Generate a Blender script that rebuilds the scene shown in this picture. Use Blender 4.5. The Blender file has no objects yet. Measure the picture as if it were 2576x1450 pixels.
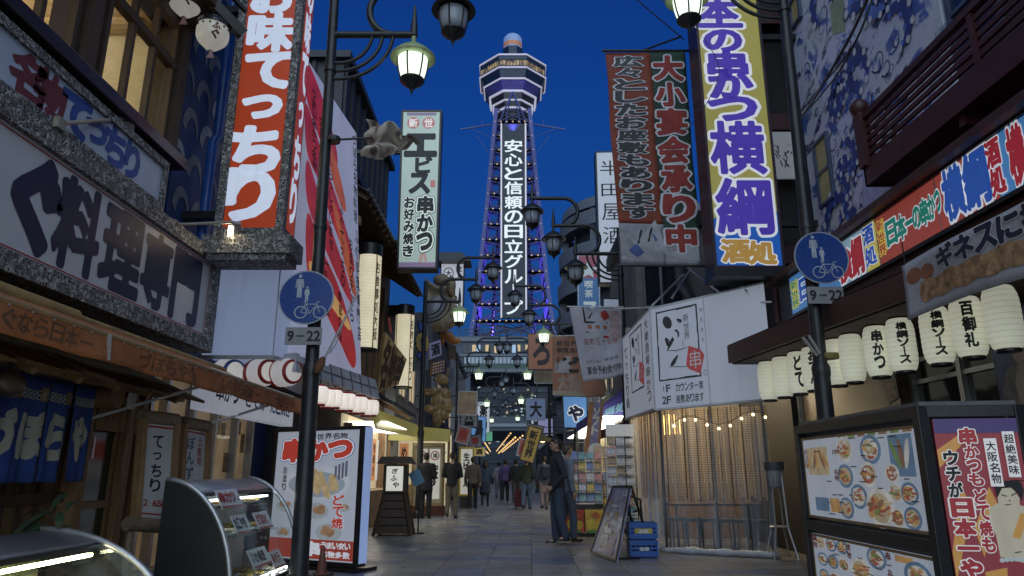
import bpy, math, random
import numpy as np
from mathutils import Vector, Matrix
rnd = random.Random(7)
S = bpy.context.scene
C = S.collection
R = math.radians

# ------------------------------------------------------------------ camera
FPX, CZ, PITCH = 1750.0, 1.2, 14.88          # focal length in px of a 2576 px wide frame, eye height, upward pitch
cd = bpy.data.cameras.new('street_camera'); cam = bpy.data.objects.new('street_camera', cd); C.objects.link(cam)
cd.sensor_width = 36.0; cd.lens = 36.0 * FPX / 2576.0; cd.clip_start = 0.05; cd.clip_end = 3000
cam.location = (0, 0, CZ); cam.rotation_euler = (R(90 + PITCH), 0, 0)
S.camera = cam
S.render.resolution_x, S.render.resolution_y = 1024, 576

# ------------------------------------------------------------------ dusk sky
W = bpy.data.worlds.new('World'); S.world = W; W.use_nodes = True
nt = W.node_tree; nt.nodes.clear()
sky = nt.nodes.new('ShaderNodeTexSky'); sky.sky_type = 'NISHITA'; sky.sun_disc = False
sky.sun_elevation = R(2.0); sky.sun_rotation = R(180); sky.altitude = 0; sky.air_density = 1.6; sky.dust_density = 0.3; sky.ozone_density = 6.0
mul = nt.nodes.new('ShaderNodeMix'); mul.data_type = 'RGBA'; mul.blend_type = 'MULTIPLY'; mul.inputs[0].default_value = 1.0
mul.inputs[7].default_value = (0.32, 0.60, 1.05, 1)
bgn = nt.nodes.new('ShaderNodeBackground'); bgn.inputs[1].default_value = SKY = 0.29
won = nt.nodes.new('ShaderNodeOutputWorld')
nt.links.new(sky.outputs[0], mul.inputs[6]); nt.links.new(mul.outputs[2], bgn.inputs[0]); nt.links.new(bgn.outputs[0], won.inputs[0])
# the last glow of the day: a very weak, very soft sun low behind the camera
sd = bpy.data.lights.new('afterglow_sun', 'SUN'); sd.energy = 3.1; sd.angle = R(110); sd.color = (0.80, 0.95, 1.0)
so = bpy.data.objects.new('afterglow_sun', sd); C.objects.link(so); so.rotation_euler = (R(67), 0, R(5))
S.view_settings.view_transform = 'Standard'; S.view_settings.look = 'None'
S.view_settings.exposure = 0.0; S.view_settings.gamma = 1.0; S.view_settings.use_curve_mapping = False
S.cycles.use_denoising = True
S.cycles.max_bounces = 6; S.cycles.diffuse_bounces = 2; S.cycles.glossy_bounces = 2; S.cycles.transmission_bounces = 4
S.cycles.transparent_max_bounces = 12; S.cycles.sample_clamp_indirect = 4.0; S.cycles.caustics_reflective = False; S.cycles.caustics_refractive = False

# ------------------------------------------------------------------ measuring helpers (photo point + known real plane -> metres)
_c, _s = math.cos(R(PITCH)), math.sin(R(PITCH))
def _ray(px, py):
    u = (px - 1288) / FPX; v = (725 - py) / FPX
    return Vector((u, _c - v * _s, _s + v * _c))
def at(px, py, Y):
    d = _ray(px, py); return Vector((0, 0, CZ)) + d * (Y / d.y)
def atx(px, py, X):
    d = _ray(px, py); return Vector((0, 0, CZ)) + d * (X / d.x)
def atz(px, py, Z=0.0):
    d = _ray(px, py); return Vector((0, 0, CZ)) + d * ((Z - CZ) / d.z)

# ------------------------------------------------------------------ materials
_mats = {}
def _new(name):
    m = bpy.data.materials.new(name); m.use_nodes = True
    t = m.node_tree; t.nodes.clear()
    o = t.nodes.new('ShaderNodeOutputMaterial'); p = t.nodes.new('ShaderNodeBsdfPrincipled')
    t.links.new(p.outputs[0], o.inputs[0])
    return m, t, p, o
def _n(t, kind, **kw):
    n = t.nodes.new(kind)
    for k, v in kw.items():
        if k.startswith('i_'):
            key = k[2:]; n.inputs[int(key) if key.isdigit() else key.replace('_', ' ')].default_value = v
        else: setattr(n, k, v)
    return n
def _mixc(t, fac, a, b, blend='MIX'):
    n = t.nodes.new('ShaderNodeMix'); n.data_type = 'RGBA'; n.blend_type = blend
    for idx, val in ((0, fac), (6, a), (7, b)):
        if hasattr(val, 'is_linked') or hasattr(val, 'links'): t.links.new(val, n.inputs[idx])
        elif idx == 0: n.inputs[0].default_value = val
        else: n.inputs[idx].default_value = (*val[:3], 1)
    return n.outputs[2]
def _ramp(t, src, stops, interp='LINEAR'):
    r = t.nodes.new('ShaderNodeValToRGB'); r.color_ramp.interpolation = interp
    e = r.color_ramp.elements
    while len(e) < len(stops): e.new(0.5)
    for k, (p, c) in enumerate(stops): e[k].position = p; e[k].color = (*c, 1)
    t.links.new(src, r.inputs[0]); return r.outputs[0]
def _coord(t, scale=(1, 1, 1), kind='Object', rot=(0, 0, 0)):
    tc = t.nodes.new('ShaderNodeTexCoord'); mp = t.nodes.new('ShaderNodeMapping')
    mp.inputs['Scale'].default_value = scale; mp.inputs['Rotation'].default_value = rot
    t.links.new(tc.outputs[kind], mp.inputs[0]); return mp.outputs[0]
def _noise(t, co, scale, detail=4, rough=.6, dist=0.0):
    n = _n(t, 'ShaderNodeTexNoise'); n.inputs['Scale'].default_value = scale; n.inputs['Detail'].default_value = detail
    n.inputs['Roughness'].default_value = rough; n.inputs['Distortion'].default_value = dist
    t.links.new(co, n.inputs[0]); return n.outputs[0]
def _bump(t, p, h, strength=.3, dist=.02):
    b = t.nodes.new('ShaderNodeBump'); b.inputs['Strength'].default_value = strength; b.inputs['Distance'].default_value = dist
    t.links.new(h, b.inputs['Height']); t.links.new(b.outputs[0], p.inputs['Normal'])

def M(name, col, rough=.6, metal=0.0, var=.25, scale=4.0, bump=0.0, bscale=30.0, stretch=(1, 1, 1), dirt=.25):
    if name in _mats: return _mats[name]
    m, t, p, o = _new(name)
    co = _coord(t, stretch)
    a = _noise(t, co, scale); b = _noise(t, co, scale * 7, 3)
    c0 = tuple(c * (1 - var) for c in col); c1 = tuple(min(1, c * (1 + var)) for c in col)
    c = _ramp(t, a, [(.3, c0), (.7, c1)])
    if dirt: c = _mixc(t, _ramp(t, b, [(.45, (0, 0, 0)), (.75, (dirt,) * 3)]), c, tuple(x * .45 for x in col))
    t.links.new(c, p.inputs['Base Color'])
    rr = _n(t, 'ShaderNodeMapRange'); t.links.new(b, rr.inputs[0]); rr.inputs[3].default_value = max(0.02, rough - .12); rr.inputs[4].default_value = min(1, rough + .12)
    t.links.new(rr.outputs[0], p.inputs['Roughness']); p.inputs['Metallic'].default_value = metal
    if bump: _bump(t, p, _noise(t, co, bscale, 5), bump, .01)
    _mats[name] = m; return m
def E(name, col, strength, var=.10, scale=1.6, base=None, rough=.35):
    """something that gives off light: lit acrylic, paper over a bulb, a lamp globe; also walls, cloth and sheets given their lamplight as glow"""
    if name in _mats: return _mats[name]
    m, t, p, o = _new(name)
    co = _coord(t); a = _noise(t, co, scale, 2)
    c = _ramp(t, a, [(.3, tuple(x * (1 - var) for x in col)), (.7, col)])
    g = _noise(t, _coord(t, (7, 7, .55)), 1.0, 5, .7)          # rain streaks and dust on the outside of the acrylic
    c = _mixc(t, _ramp(t, g, [(.50, (0, 0, 0)), (.74, (.34,) * 3)]), c, tuple(x * .55 for x in col))
    t.links.new(c, p.inputs['Emission Color']); p.inputs['Emission Strength'].default_value = strength
    p.inputs['Base Color'].default_value = (*(base or tuple(x * .34 for x in col)), 1); p.inputs['Roughness'].default_value = rough
    _mats[name] = m; return m
def paper(name, col, strength, rib=6.3):
    # oiled paper over thin bamboo hoops, a bulb inside
    if name in _mats: return _mats[name]
    m, t, p, o = _new(name); co = _coord(t); a = _noise(t, co, 3.0, 3)
    w = t.nodes.new('ShaderNodeTexWave'); w.bands_direction = 'Z'; w.inputs['Scale'].default_value = rib; w.inputs['Distortion'].default_value = .15; t.links.new(co, w.inputs[0])
    c = _ramp(t, a, [(.3, tuple(x * .84 for x in col)), (.7, col)]); c = _mixc(t, _ramp(t, w.outputs[0], [(.04, (.42,) * 3), (.22, (0, 0, 0))]), c, tuple(x * .45 for x in col))
    t.links.new(c, p.inputs['Emission Color']); p.inputs['Emission Strength'].default_value = strength; t.links.new(c, p.inputs['Base Color']); p.inputs['Roughness'].default_value = .7
    _mats[name] = m; return m
def wood(name, col, axis=2, rough=.65, var=.45, scale=3.0):
    if name in _mats: return _mats[name]
    st = [9.0, 9.0, 9.0]; st[axis] = .7
    m, t, p, o = _new(name); co = _coord(t, tuple(st))
    a = _noise(t, co, scale, 6, .65, .6); b = _noise(t, _coord(t), 1.4, 3)
    c = _ramp(t, a, [(.25, tuple(x * (1 - var) for x in col)), (.55, col), (.8, tuple(x * (1 + var) for x in col))])
    c = _mixc(t, _ramp(t, b, [(.4, (0, 0, 0)), (.7, (.5,) * 3)]), c, tuple(x * .4 for x in col))
    t.links.new(c, p.inputs['Base Color']); p.inputs['Roughness'].default_value = rough
    _bump(t, p, a, .35, .006); _mats[name] = m; return m
def rockmat(name='carved_stone_trim', light=(.33, .33, .34), dark=(.012, .012, .015), scale=15):
    if name in _mats: return _mats[name]
    m, t, p, o = _new(name); co = _coord(t)
    a = _noise(t, co, scale, 2, .5, 3.2)
    v = t.nodes.new('ShaderNodeTexVoronoi'); v.inputs['Scale'].default_value = scale * 1.1; t.links.new(co, v.inputs[0])
    c = _ramp(t, a, [(.44, dark), (.50, light), (.62, tuple(x * 1.3 for x in light))])
    c = _mixc(t, _ramp(t, v.outputs[0], [(.35, (0, 0, 0)), (.7, (.8,) * 3)]), c, tuple(x * .25 for x in light))
    t.links.new(c, p.inputs['Base Color']); p.inputs['Roughness'].default_value = .75
    _bump(t, p, a, 1.0, .03); _mats[name] = m; return m
def glassmat(name='window_glass', tint=(.9, .95, 1), gloss=.05, rough=.02):
    if name in _mats: return _mats[name]
    m, t, p, o = _new(name); t.nodes.remove(p)
    tr = t.nodes.new('ShaderNodeBsdfTransparent'); tr.inputs[0].default_value = (*tint, 1)
    g = t.nodes.new('ShaderNodeBsdfGlossy'); g.inputs['Roughness'].default_value = rough
    lw = t.nodes.new('ShaderNodeLayerWeight'); lw.inputs[0].default_value = .25
    mr = _n(t, 'ShaderNodeMapRange'); t.links.new(lw.outputs['Facing'], mr.inputs[0]); mr.inputs[1].default_value = .45; mr.inputs[3].default_value = gloss; mr.inputs[4].default_value = min(.9, gloss + .22)
    mx = t.nodes.new('ShaderNodeMixShader'); t.links.new(mr.outputs[0], mx.inputs[0]); t.links.new(tr.outputs[0], mx.inputs[1]); t.links.new(g.outputs[0], mx.inputs[2])
    t.links.new(mx.outputs[0], o.inputs[0]); _mats[name] = m; return m
def sheetmat(name, col, opac=.35, rough=.15, stripes=(14, 1, 1)):
    """thin clear plastic sheet: part see-through, part milky, glossy, with vertical folds"""
    if name in _mats: return _mats[name]
    m, t, p, o = _new(name); co = _coord(t, stripes)
    a = _noise(t, co, 1.0, 4, .6)
    p.inputs['Base Color'].default_value = (*col, 1); p.inputs['Roughness'].default_value = rough
    tr = t.nodes.new('ShaderNodeBsdfTransparent'); mx = t.nodes.new('ShaderNodeMixShader')
    f = _ramp(t, a, [(.35, (opac * .25,) * 3), (.65, (min(1, opac * 1.6),) * 3)])
    t.links.new(f, mx.inputs[0]); t.links.new(tr.outputs[0], mx.inputs[1]); t.links.new(p.outputs[0], mx.inputs[2])
    t.links.new(mx.outputs[0], o.inputs[0]); _bump(t, p, a, .8, .03); _mats[name] = m; return m

# ------------------------------------------------------------------ objects
def thing(name, label, cat, loc=(0, 0, 0), rotz=0.0, group=None):
    o = bpy.data.objects.new(name, None); C.objects.link(o); o.empty_display_size = .2
    o.location = loc; o.rotation_euler = (0, 0, rotz); o['label'] = label; o['category'] = cat
    if group: o['group'] = group
    return o
def tag(o, label, cat, group=None):
    o['label'] = label; o['category'] = cat
    if group: o['group'] = group
    return o
def dup(root, loc=None, rotz=None, label=None, group=None, scale=None):
    r = root.copy(); C.objects.link(r)
    if loc is not None: r.location = loc
    if rotz is not None: r.rotation_euler = (0, 0, rotz)
    if scale is not None: r.scale = (scale,) * 3
    if label: r['label'] = label
    if group: r['group'] = group
    for ch in list(root.children):
        c = ch.copy(); C.objects.link(c); c.parent = r
        for g in list(ch.children):
            d = g.copy(); C.objects.link(d); d.parent = c
    return r

class MB:
    """collects world-space shapes; build() links them as ONE mesh object (local to its thing's origin)"""
    def __init__(s): s.v = []; s.f = []; s.mi = []; s.k = 0; s.cut = []
    def _add(s, vs, fs):
        b = len(s.v); s.cut.append((b, len(s.f))); s.v += [tuple(p) for p in vs]; s.f += [tuple(b + i for i in f) for f in fs]; s.mi += [s.k] * len(fs); return s
    def mat(s, k): s.k = k; return s
    def box(s, c, d, rot=None):
        x, y, z = (q / 2 for q in d); c = Vector(c)
        vs = [Vector((i * x, j * y, k * z)) for i in (-1, 1) for j in (-1, 1) for k in (-1, 1)]
        if rot is not None: vs = [rot @ v for v in vs]
        return s._add([c + v for v in vs], [(0, 1, 3, 2), (4, 6, 7, 5), (0, 4, 5, 1), (2, 3, 7, 6), (0, 2, 6, 4), (1, 5, 7, 3)])
    def span(s, x0, x1, y0, y1, z0, z1): return s.box(((x0 + x1) / 2, (y0 + y1) / 2, (z0 + z1) / 2), (abs(x1 - x0), abs(y1 - y0), abs(z1 - z0)))
    def bar(s, a, b, w, h=None, up=(0, 0, 1)):
        a, b = Vector(a), Vector(b); d = b - a; L = d.length; d.normalize(); up = Vector(up)
        r = d.cross(up)
        if r.length < 1e-4: r = d.cross(Vector((1, 0, 0)))
        r.normalize(); u = r.cross(d); m = Matrix((r, d, u)).transposed()
        return s.box((a + b) / 2, (w, L, h or w), m)
    def quad(s, *p): return s._add(p, [tuple(range(len(p)))])
    def hexa(s, a, b):       # a, b: four corners front / back
        return s._add(list(a) + list(b), [(0, 1, 2, 3), (7, 6, 5, 4), (0, 4, 5, 1), (1, 5, 6, 2), (2, 6, 7, 3), (3, 7, 4, 0)])
    def tube(s, pts, r, n=8, caps=True):
        pts = [Vector(p) for p in pts]; rs = r if isinstance(r, (list, tuple)) else [r] * len(pts)
        vs = []; prev = None
        for i, p in enumerate(pts):
            d = (pts[min(i + 1, len(pts) - 1)] - pts[max(i - 1, 0)]).normalized()
            if prev is None:
                a = d.cross(Vector((0, 0, 1)));
                if a.length < 1e-3: a = d.cross(Vector((1, 0, 0)))
            else: a = prev - d * prev.dot(d)
            a.normalize(); prev = a; b = d.cross(a)
            vs += [p + (a * math.cos(2 * math.pi * k / n) + b * math.sin(2 * math.pi * k / n)) * rs[i] for k in range(n)]
        fs = [(i * n + k, i * n + (k + 1) % n, (i + 1) * n + (k + 1) % n, (i + 1) * n + k) for i in range(len(pts) - 1) for k in range(n)]
        if caps: fs += [tuple(range(n))[::-1], tuple((len(pts) - 1) * n + k for k in range(n))]
        return s._add(vs, fs)
    def lathe(s, prof, c=(0, 0, 0), n=20, rot=None, sx=1, sy=1, caps=True):
        c = Vector(c); vs = []
        for r, z in prof:
            for k in range(n):
                v = Vector((r * sx * math.cos(2 * math.pi * k / n), r * sy * math.sin(2 * math.pi * k / n), z))
                vs.append(c + (rot @ v if rot is not None else v))
        fs = [(i * n + k, i * n + (k + 1) % n, (i + 1) * n + (k + 1) % n, (i + 1) * n + k) for i in range(len(prof) - 1) for k in range(n)]
        if caps: fs += [tuple(range(n))[::-1], tuple((len(prof) - 1) * n + k for k in range(n))]
        return s._add(vs, fs)
    def ball(s, c, r, n=12, rot=None):
        r = r if isinstance(r, (tuple, list)) else (r,) * 3
        m = max(4, n // 2); prof = [(max(1e-4, math.sin(math.pi * i / m)), -math.cos(math.pi * i / m)) for i in range(m + 1)]
        sc = Matrix.Diagonal(Vector(r)).to_3x3(); rr = rot @ sc if rot is not None else sc
        return s.lathe(prof, c, n, rr, caps=False)
    def grid(s, fn, nu, nv, thick=None):
        vs = [Vector(fn(i / nu, j / nv)) for j in range(nv + 1) for i in range(nu + 1)]
        w = nu + 1
        fs = [(j * w + i, j * w + i + 1, (j + 1) * w + i + 1, (j + 1) * w + i) for j in range(nv) for i in range(nu)]
        if thick:
            n0 = len(vs); t = Vector(thick); vs2 = [v + t for v in vs]
            ed = [(i, i + 1) for i in range(nu)] + [((j) * w + nu, (j + 1) * w + nu) for j in range(nv)] + [(nv * w + i + 1, nv * w + i) for i in range(nu)] + [((j + 1) * w, j * w) for j in range(nv)]
            fs = fs + [tuple(q + n0 for q in f[::-1]) for f in fs] + [(b, a, a + n0, b + n0) for a, b in ed]
            vs = vs + vs2
        return s._add(vs, fs)
    def poly(s, face, pts, h0, h1=None):     # outline in a face's own (s,t); flat decal or slab
        f = [face.pt(a, b, h0 if h1 is None else h1) for a, b in pts]; n = len(pts)
        if h1 is None: return s._add(f, [tuple(range(n))])
        g = [face.pt(a, b, h0) for a, b in pts]
        return s._add(f + g, [tuple(range(n)), tuple(range(2 * n - 1, n - 1, -1))] + [(i, n + i, n + (i + 1) % n, (i + 1) % n) for i in range(n)])
    def disc(s, face, cs, ct, rs, rt, h0, h1=None, n=18, rot=0.0):
        return s.poly(face, [(cs + rs * math.cos(2 * math.pi * k / n) * math.cos(rot) - rt * math.sin(2 * math.pi * k / n) * math.sin(rot),
                              ct + rs * math.cos(2 * math.pi * k / n) * math.sin(rot) + rt * math.sin(2 * math.pi * k / n) * math.cos(rot)) for k in range(n)], h0, h1)
    def build(s, name, mats, parent=None, smooth=False, bevel=0.0, label=None):
        me = bpy.data.meshes.new(name)
        off = Vector((0, 0, 0)); p = parent
        while p is not None: off += p.location; p = p.parent
        vs = [(v[0] - off.x, v[1] - off.y, v[2] - off.z) for v in s.v]
        me.from_pydata(vs, [], s.f); me.update()
        mats = mats if isinstance(mats, (list, tuple)) else [mats]
        for m in mats: me.materials.append(m)
        if len(mats) > 1: me.polygons.foreach_set('material_index', s.mi)
        if smooth is True: me.polygons.foreach_set('use_smooth', [True] * len(me.polygons))
        elif smooth: me.polygons.foreach_set('use_smooth', [True] * len(me.polygons)); me.set_sharp_from_angle(angle=R(smooth))
        o = bpy.data.objects.new(name, me); C.objects.link(o)
        if parent is not None: o.parent = parent
        if bevel:
            b = o.modifiers.new('bevel', 'BEVEL'); b.width = bevel; b.segments = 2; b.limit_method = 'ANGLE'; b.angle_limit = R(40)
        if label: o['label'] = label
        return o

    def each(s, name, mats, parent=None, smooth=False, bevel=0.0):
        # every shape added becomes a part of its own
        out = []; cuts = s.cut + [(len(s.v), len(s.f))]
        for (v0, f0), (v1, f1) in zip(cuts, cuts[1:]):
            q = MB(); q.v = s.v[v0:v1]; q.f = [tuple(i - v0 for i in f) for f in s.f[f0:f1]]; q.mi = s.mi[f0:f1]; out.append(q.build(name, mats, parent, smooth, bevel))
        return out
class Quad:
    """a flat (or gently twisted) four-cornered face; s runs left to right, t bottom to top as one stands in front of it"""
    def __init__(s, bl, br, tr, tl):
        s.c = [Vector(q) for q in (bl, br, tr, tl)]
        d0 = s.c[2] - s.c[0]; d1 = s.c[3] - s.c[1]; pn = d0.cross(d1).normalized(); ctr = sum(s.c, Vector()) / 4
        s.c = [q - pn * (q - ctr).dot(pn) for q in s.c]          # keep the face truly flat
        s.n = ((s.c[1] - s.c[0] + s.c[2] - s.c[3]).cross(s.c[3] - s.c[0] + s.c[2] - s.c[1])).normalized()
        s.w = ((s.c[1] - s.c[0]).length + (s.c[2] - s.c[3]).length) / 2; s.h = ((s.c[3] - s.c[0]).length + (s.c[2] - s.c[1]).length) / 2
    def pt(s, a, b, h=0.0):
        bl, br, tr, tl = s.c
        return bl * ((1 - a) * (1 - b)) + br * (a * (1 - b)) + tr * (a * b) + tl * ((1 - a) * b) + s.n * h
    def sub(s, a0, a1, b0, b1, h=0.0): return Quad(s.pt(a0, b0, h), s.pt(a1, b0, h), s.pt(a1, b1, h), s.pt(a0, b1, h))
class Fn:
    def __init__(s, fn, w, h): s.fn = fn; s.w = w; s.h = h
    def pt(s, a, b, h=0.0): return Vector(s.fn(a, b, h))
def facing_cam(x0, x1, y, z0, z1, y1=None): y1 = y if y1 is None else y1; return Quad((x0, y, z0), (x1, y1, z0), (x1, y1, z1), (x0, y, z1))
def on_left(X, y0, y1, z0, z1): return Quad((X, y0, z0), (X, y1, z0), (X, y1, z1), (X, y0, z1))
def on_right(X, y0, y1, z0, z1): return Quad((X, y1, z0), (X, y0, z0), (X, y0, z1), (X, y1, z1))   # y1 = far end (left as seen)

# ------------------------------------------------------------------ lettering: outline font -> distance field -> flat shapes of any weight
_gl = {}; _sdf = {}
_tc = bpy.data.curves.new('glyph_source', 'FONT'); _to = bpy.data.objects.new('glyph_source', _tc)
_tscene = bpy.data.scenes.new('glyph_scene'); _tscene.collection.objects.link(_to)
NG = 60
def _glyph_sdf(ch):
    if ch in _sdf: return _sdf[ch]
    _tc.body = ch; _tc.resolution_u = 3
    vl = _tscene.view_layers[0]; vl.update(); dg = vl.depsgraph
    me = bpy.data.meshes.new_from_object(_to.evaluated_get(dg), depsgraph=dg)
    V = np.array([v.co[:2] for v in me.vertices], dtype=float).reshape(-1, 2)
    cnt = {}
    for p in me.polygons:
        for e in p.edge_keys: cnt[e] = cnt.get(e, 0) + 1
    ed = np.array([e for e, k in cnt.items() if k == 1], dtype=int)
    bpy.data.meshes.remove(me)
    if len(ed) == 0: _sdf[ch] = None; return None
    A = V[ed[:, 0]]; B = V[ed[:, 1]]
    lo = V.min(0); hi = V.max(0); pad = .16
    size = hi - lo; L = max(size.max(), .5)
    step = (L + 2 * pad) / NG
    nx = int(math.ceil((size[0] + 2 * pad) / step)) + 1; ny = int(math.ceil((size[1] + 2 * pad) / step)) + 1
    X = lo[0] - pad + np.arange(nx) * step; Y = lo[1] - pad + np.arange(ny) * step + 1e-5
    P = np.stack(np.meshgrid(X, Y), -1).reshape(-1, 2)
    d2 = np.full(len(P), 9e9); ins = np.zeros(len(P), bool)
    for a, b in zip(A, B):
        ab = b - a; q = P - a; tt = np.clip((q @ ab) / max(1e-12, ab @ ab), 0, 1); r = q - tt[:, None] * ab
        d2 = np.minimum(d2, (r * r).sum(1))
        if a[1] != b[1]:
            cr = ((a[1] > P[:, 1]) != (b[1] > P[:, 1])) & (P[:, 0] < (b[0] - a[0]) * (P[:, 1] - a[1]) / (b[1] - a[1]) + a[0]); ins ^= cr
    D = np.sqrt(d2) * np.where(ins, -1, 1)
    _sdf[ch] = (X, Y, D.reshape(ny, nx), lo, hi); return _sdf[ch]
_CASE = {1: [(0, 'b', 'l')], }
def glyph(ch, bold):
    key = (ch, round(bold, 3))
    if key in _gl: return _gl[key]
    g = _glyph_sdf(ch)
    if g is None: _gl[key] = None; return None
    X, Y, D, lo, hi = g; D = D - bold
    ny, nx = D.shape; vs = []; fs = []; idx = {}
    def vert(k, p):
        if k not in idx: idx[k] = len(vs); vs.append(p)
        return idx[k]
    def gv(i, j): return vert(('g', i, j), (X[i], Y[j]))
    def ev(i, j, i2, j2):
        a, b = D[j, i], D[j2, i2]; f = a / (a - b)
        return vert(('e', min(i, i2), min(j, j2), i == i2), (X[i] + (X[i2] - X[i]) * f, Y[j] + (Y[j2] - Y[j]) * f))
    In = D < 0
    full = In[:-1, :-1] & In[1:, :-1] & In[:-1, 1:] & In[1:, 1:]; some = (In[:-1, :-1] | In[1:, :-1] | In[:-1, 1:] | In[1:, 1:]) & ~full
    for j in range(ny - 1):
        i = 0; row = full[j]
        while i < nx - 1:
            if row[i]:
                k = i
                while k < nx - 1 and row[k] and k - i < 6: k += 1
                fs.append((gv(i, j), gv(k, j), gv(k, j + 1), gv(i, j + 1))); i = k
            else: i += 1
    for j, i in zip(*np.nonzero(some)):
        cs = [(i, j), (i + 1, j), (i + 1, j + 1), (i, j + 1)]; poly = []
        for q in range(4):
            a = cs[q]; b = cs[(q + 1) % 4]; ia, ib = In[a[1], a[0]], In[b[1], b[0]]
            if ia: poly.append(gv(*a))
            if ia != ib: poly.append(ev(a[0], a[1], b[0], b[1]))
        if len(poly) >= 3: fs.append(tuple(poly))
    _gl[key] = (np.array(vs), fs, lo, hi); return _gl[key]
_THIN = set('ー一・。、，!！-－.,1l|:々っゃゅょッャュョ〜')
def letters(face, items, h=.004, bold=None, mb=None, jitter=0.0):
    """items: (char, centre s, centre t, width, height in the face's fractions[, bold, rotation]) -> one MB of flat glyphs"""
    mb = mb or MB()
    for it in items:
        ch, cs, ct, w, hh = it[:5]; bo = it[5] if len(it) > 5 and it[5] is not None else (.03 if bold is None else bold)
        rot = it[6] if len(it) > 6 else 0.0
        if bold is not None and len(it) > 5 and it[5] is not None and mb is not None and bold < 0: bo = it[5] - bold
        g = glyph(ch, bo)
        if g is None: continue
        vs, fs, lo, hi = g; sz = hi - lo; mid = (lo + hi) / 2
        if ch in _THIN:
            kx = w / .92; ky = hh / .92
            if ch in 'っゃゅょッャュョ': kx *= 1.05; ky *= 1.05
        elif ord(ch) < 128: ky = hh / max(.3, .73); kx = w / max(.25, sz[0])
        else: kx = w / max(.45, sz[0]); ky = hh / max(.45, sz[1])
        cr, sr = math.cos(rot), math.sin(rot); asp = face.w / face.h
        out = []
        for x, y in vs:
            a = (x - mid[0]) * kx; b = (y - mid[1]) * ky
            if rot: a, b = a * cr - b / asp * sr, a * asp * sr + b * cr
            out.append(face.pt(cs + a, ct + b, h))
        mb._add(out, fs)
    return mb
def col(txt, s, t0, t1, w, hh=None, bold=None, lean=0.0):
    """vertical writing from t0 (top) down to t1"""
    n = len(txt); st = (t0 - t1) / n; out = []
    for k, ch in enumerate(txt):
        if ch == ' ': continue
        out.append((ch, s + lean * (k / max(1, n - 1)), t0 - st * (k + .5), w, hh or st * .86, bold, math.pi / 2 if ch in 'ー－-' else 0.0))
    return out
def row(txt, s0, s1, t, hh, w=None, bold=None, slope=0.0):
    n = len(txt); st = (s1 - s0) / n
    return [(ch, s0 + st * (k + .5), t + slope * k, w or st * .88, hh, bold) for k, ch in enumerate(txt) if ch != ' ']
def write(parent, face, items, m, h=.004, halo=None, bold=None, name='lettering', halo2=None):
    """lettering with optional outline (material, extra weight) laid 3 mm under it"""
    lv = 0
    for hl in (halo2, halo):
        if hl: letters(face, [(*i[:5], (i[5] if len(i) > 5 and i[5] is not None else (bold if bold is not None else .03)) + hl[1], *(i[6:])) for i in items], h + lv * .003).build(name + '_outline', hl[0], parent); lv += 1
    return letters(face, items, h + lv * .003, bold).build(name, m, parent)

def slab(mb, face, a0, a1, b0, b1, h0, h1):
    mb.hexa([face.pt(a0, b0, h1), face.pt(a1, b0, h1), face.pt(a1, b1, h1), face.pt(a0, b1, h1)], [face.pt(a0, b0, h0), face.pt(a1, b0, h0), face.pt(a1, b1, h0), face.pt(a0, b1, h0)]); return mb
def frame_bars(face, fw, h0, h1, mb=None, ft=None):
    """a picture frame: four butted bars, fw metres wide"""
    mb = mb or MB(); a = fw / face.w; b = (ft or fw) / face.h
    slab(mb, face, 0, 1, 0, b, h0, h1); slab(mb, face, 0, 1, 1 - b, 1, h0, h1)
    slab(mb, face, 0, a, b, 1 - b, h0, h1); slab(mb, face, 1 - a, 1, b, 1 - b, h0, h1); return mb
def sign(name, label, cat, face, panel, framem, depth=.2, fw=.05, proud=.02, group=None, ft=None, body=None):
    """a box sign: casing behind, lit or painted panel, raised frame. Returns (root, panel face)"""
    root = thing(name, label, cat, face.pt(0, 0), group=group)
    b = MB(); slab(b, face, 0, 1, 0, 1, -depth, 0); b.build('casing', body or framem, root)
    a = fw / face.w; bb = (ft or fw) / face.h
    inner = face.sub(a, 1 - a, bb, 1 - bb, .004)
    pm = MB(); slab(pm, inner, 0, 1, 0, 1, -.002, .004); pm.build('panel', panel, root)
    if fw > 0: frame_bars(face, fw, .001, proud, ft=ft).build('frame', framem, root, bevel=0.004 if proud > .015 else 0)
    return root, inner.sub(0, 1, 0, 1, .004)

# ------------------------------------------------------------------ shared materials
BLACK = M('black_paint', (.012, .012, .014), .35, dirt=.1)
DARKMETAL = M('dark_green_grey_post_paint', (.020, .023, .027), .38, .2, .3, 5)
STEEL = M('brushed_steel', (.48, .49, .52), .36, .65, .14, 3, stretch=(1, 1, 14))
ALU = M('aluminium_trim', (.36, .38, .41), .35, .7, .12)
WHITEP = M('white_paint', (.62, .63, .66), .5, var=.08, dirt=.15)
INK = M('black_ink', (.010, .010, .013), .5, var=.1, dirt=0)
INKBLUE = M('navy_ink', (.012, .016, .05), .5, var=.1, dirt=0)
INKRED = M('red_ink', (.33, .03, .02), .5, var=.1, dirt=0)
INKWHITE = M('white_ink', (.6, .61, .63), .5, var=.06, dirt=.1)
STONE = rockmat()
DARKWOOD = wood('dark_stained_wood', (.065, .042, .028), 2)
BROWNWOOD = wood('weathered_brown_wood', (.27, .16, .08), 2)
BROWNWOODY = wood('weathered_brown_wood_lengthwise', (.28, .17, .085), 1)
LOGWOOD = wood('grey_bark_log', (.22, .17, .125), 1)
GLASS = glassmat()

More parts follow.
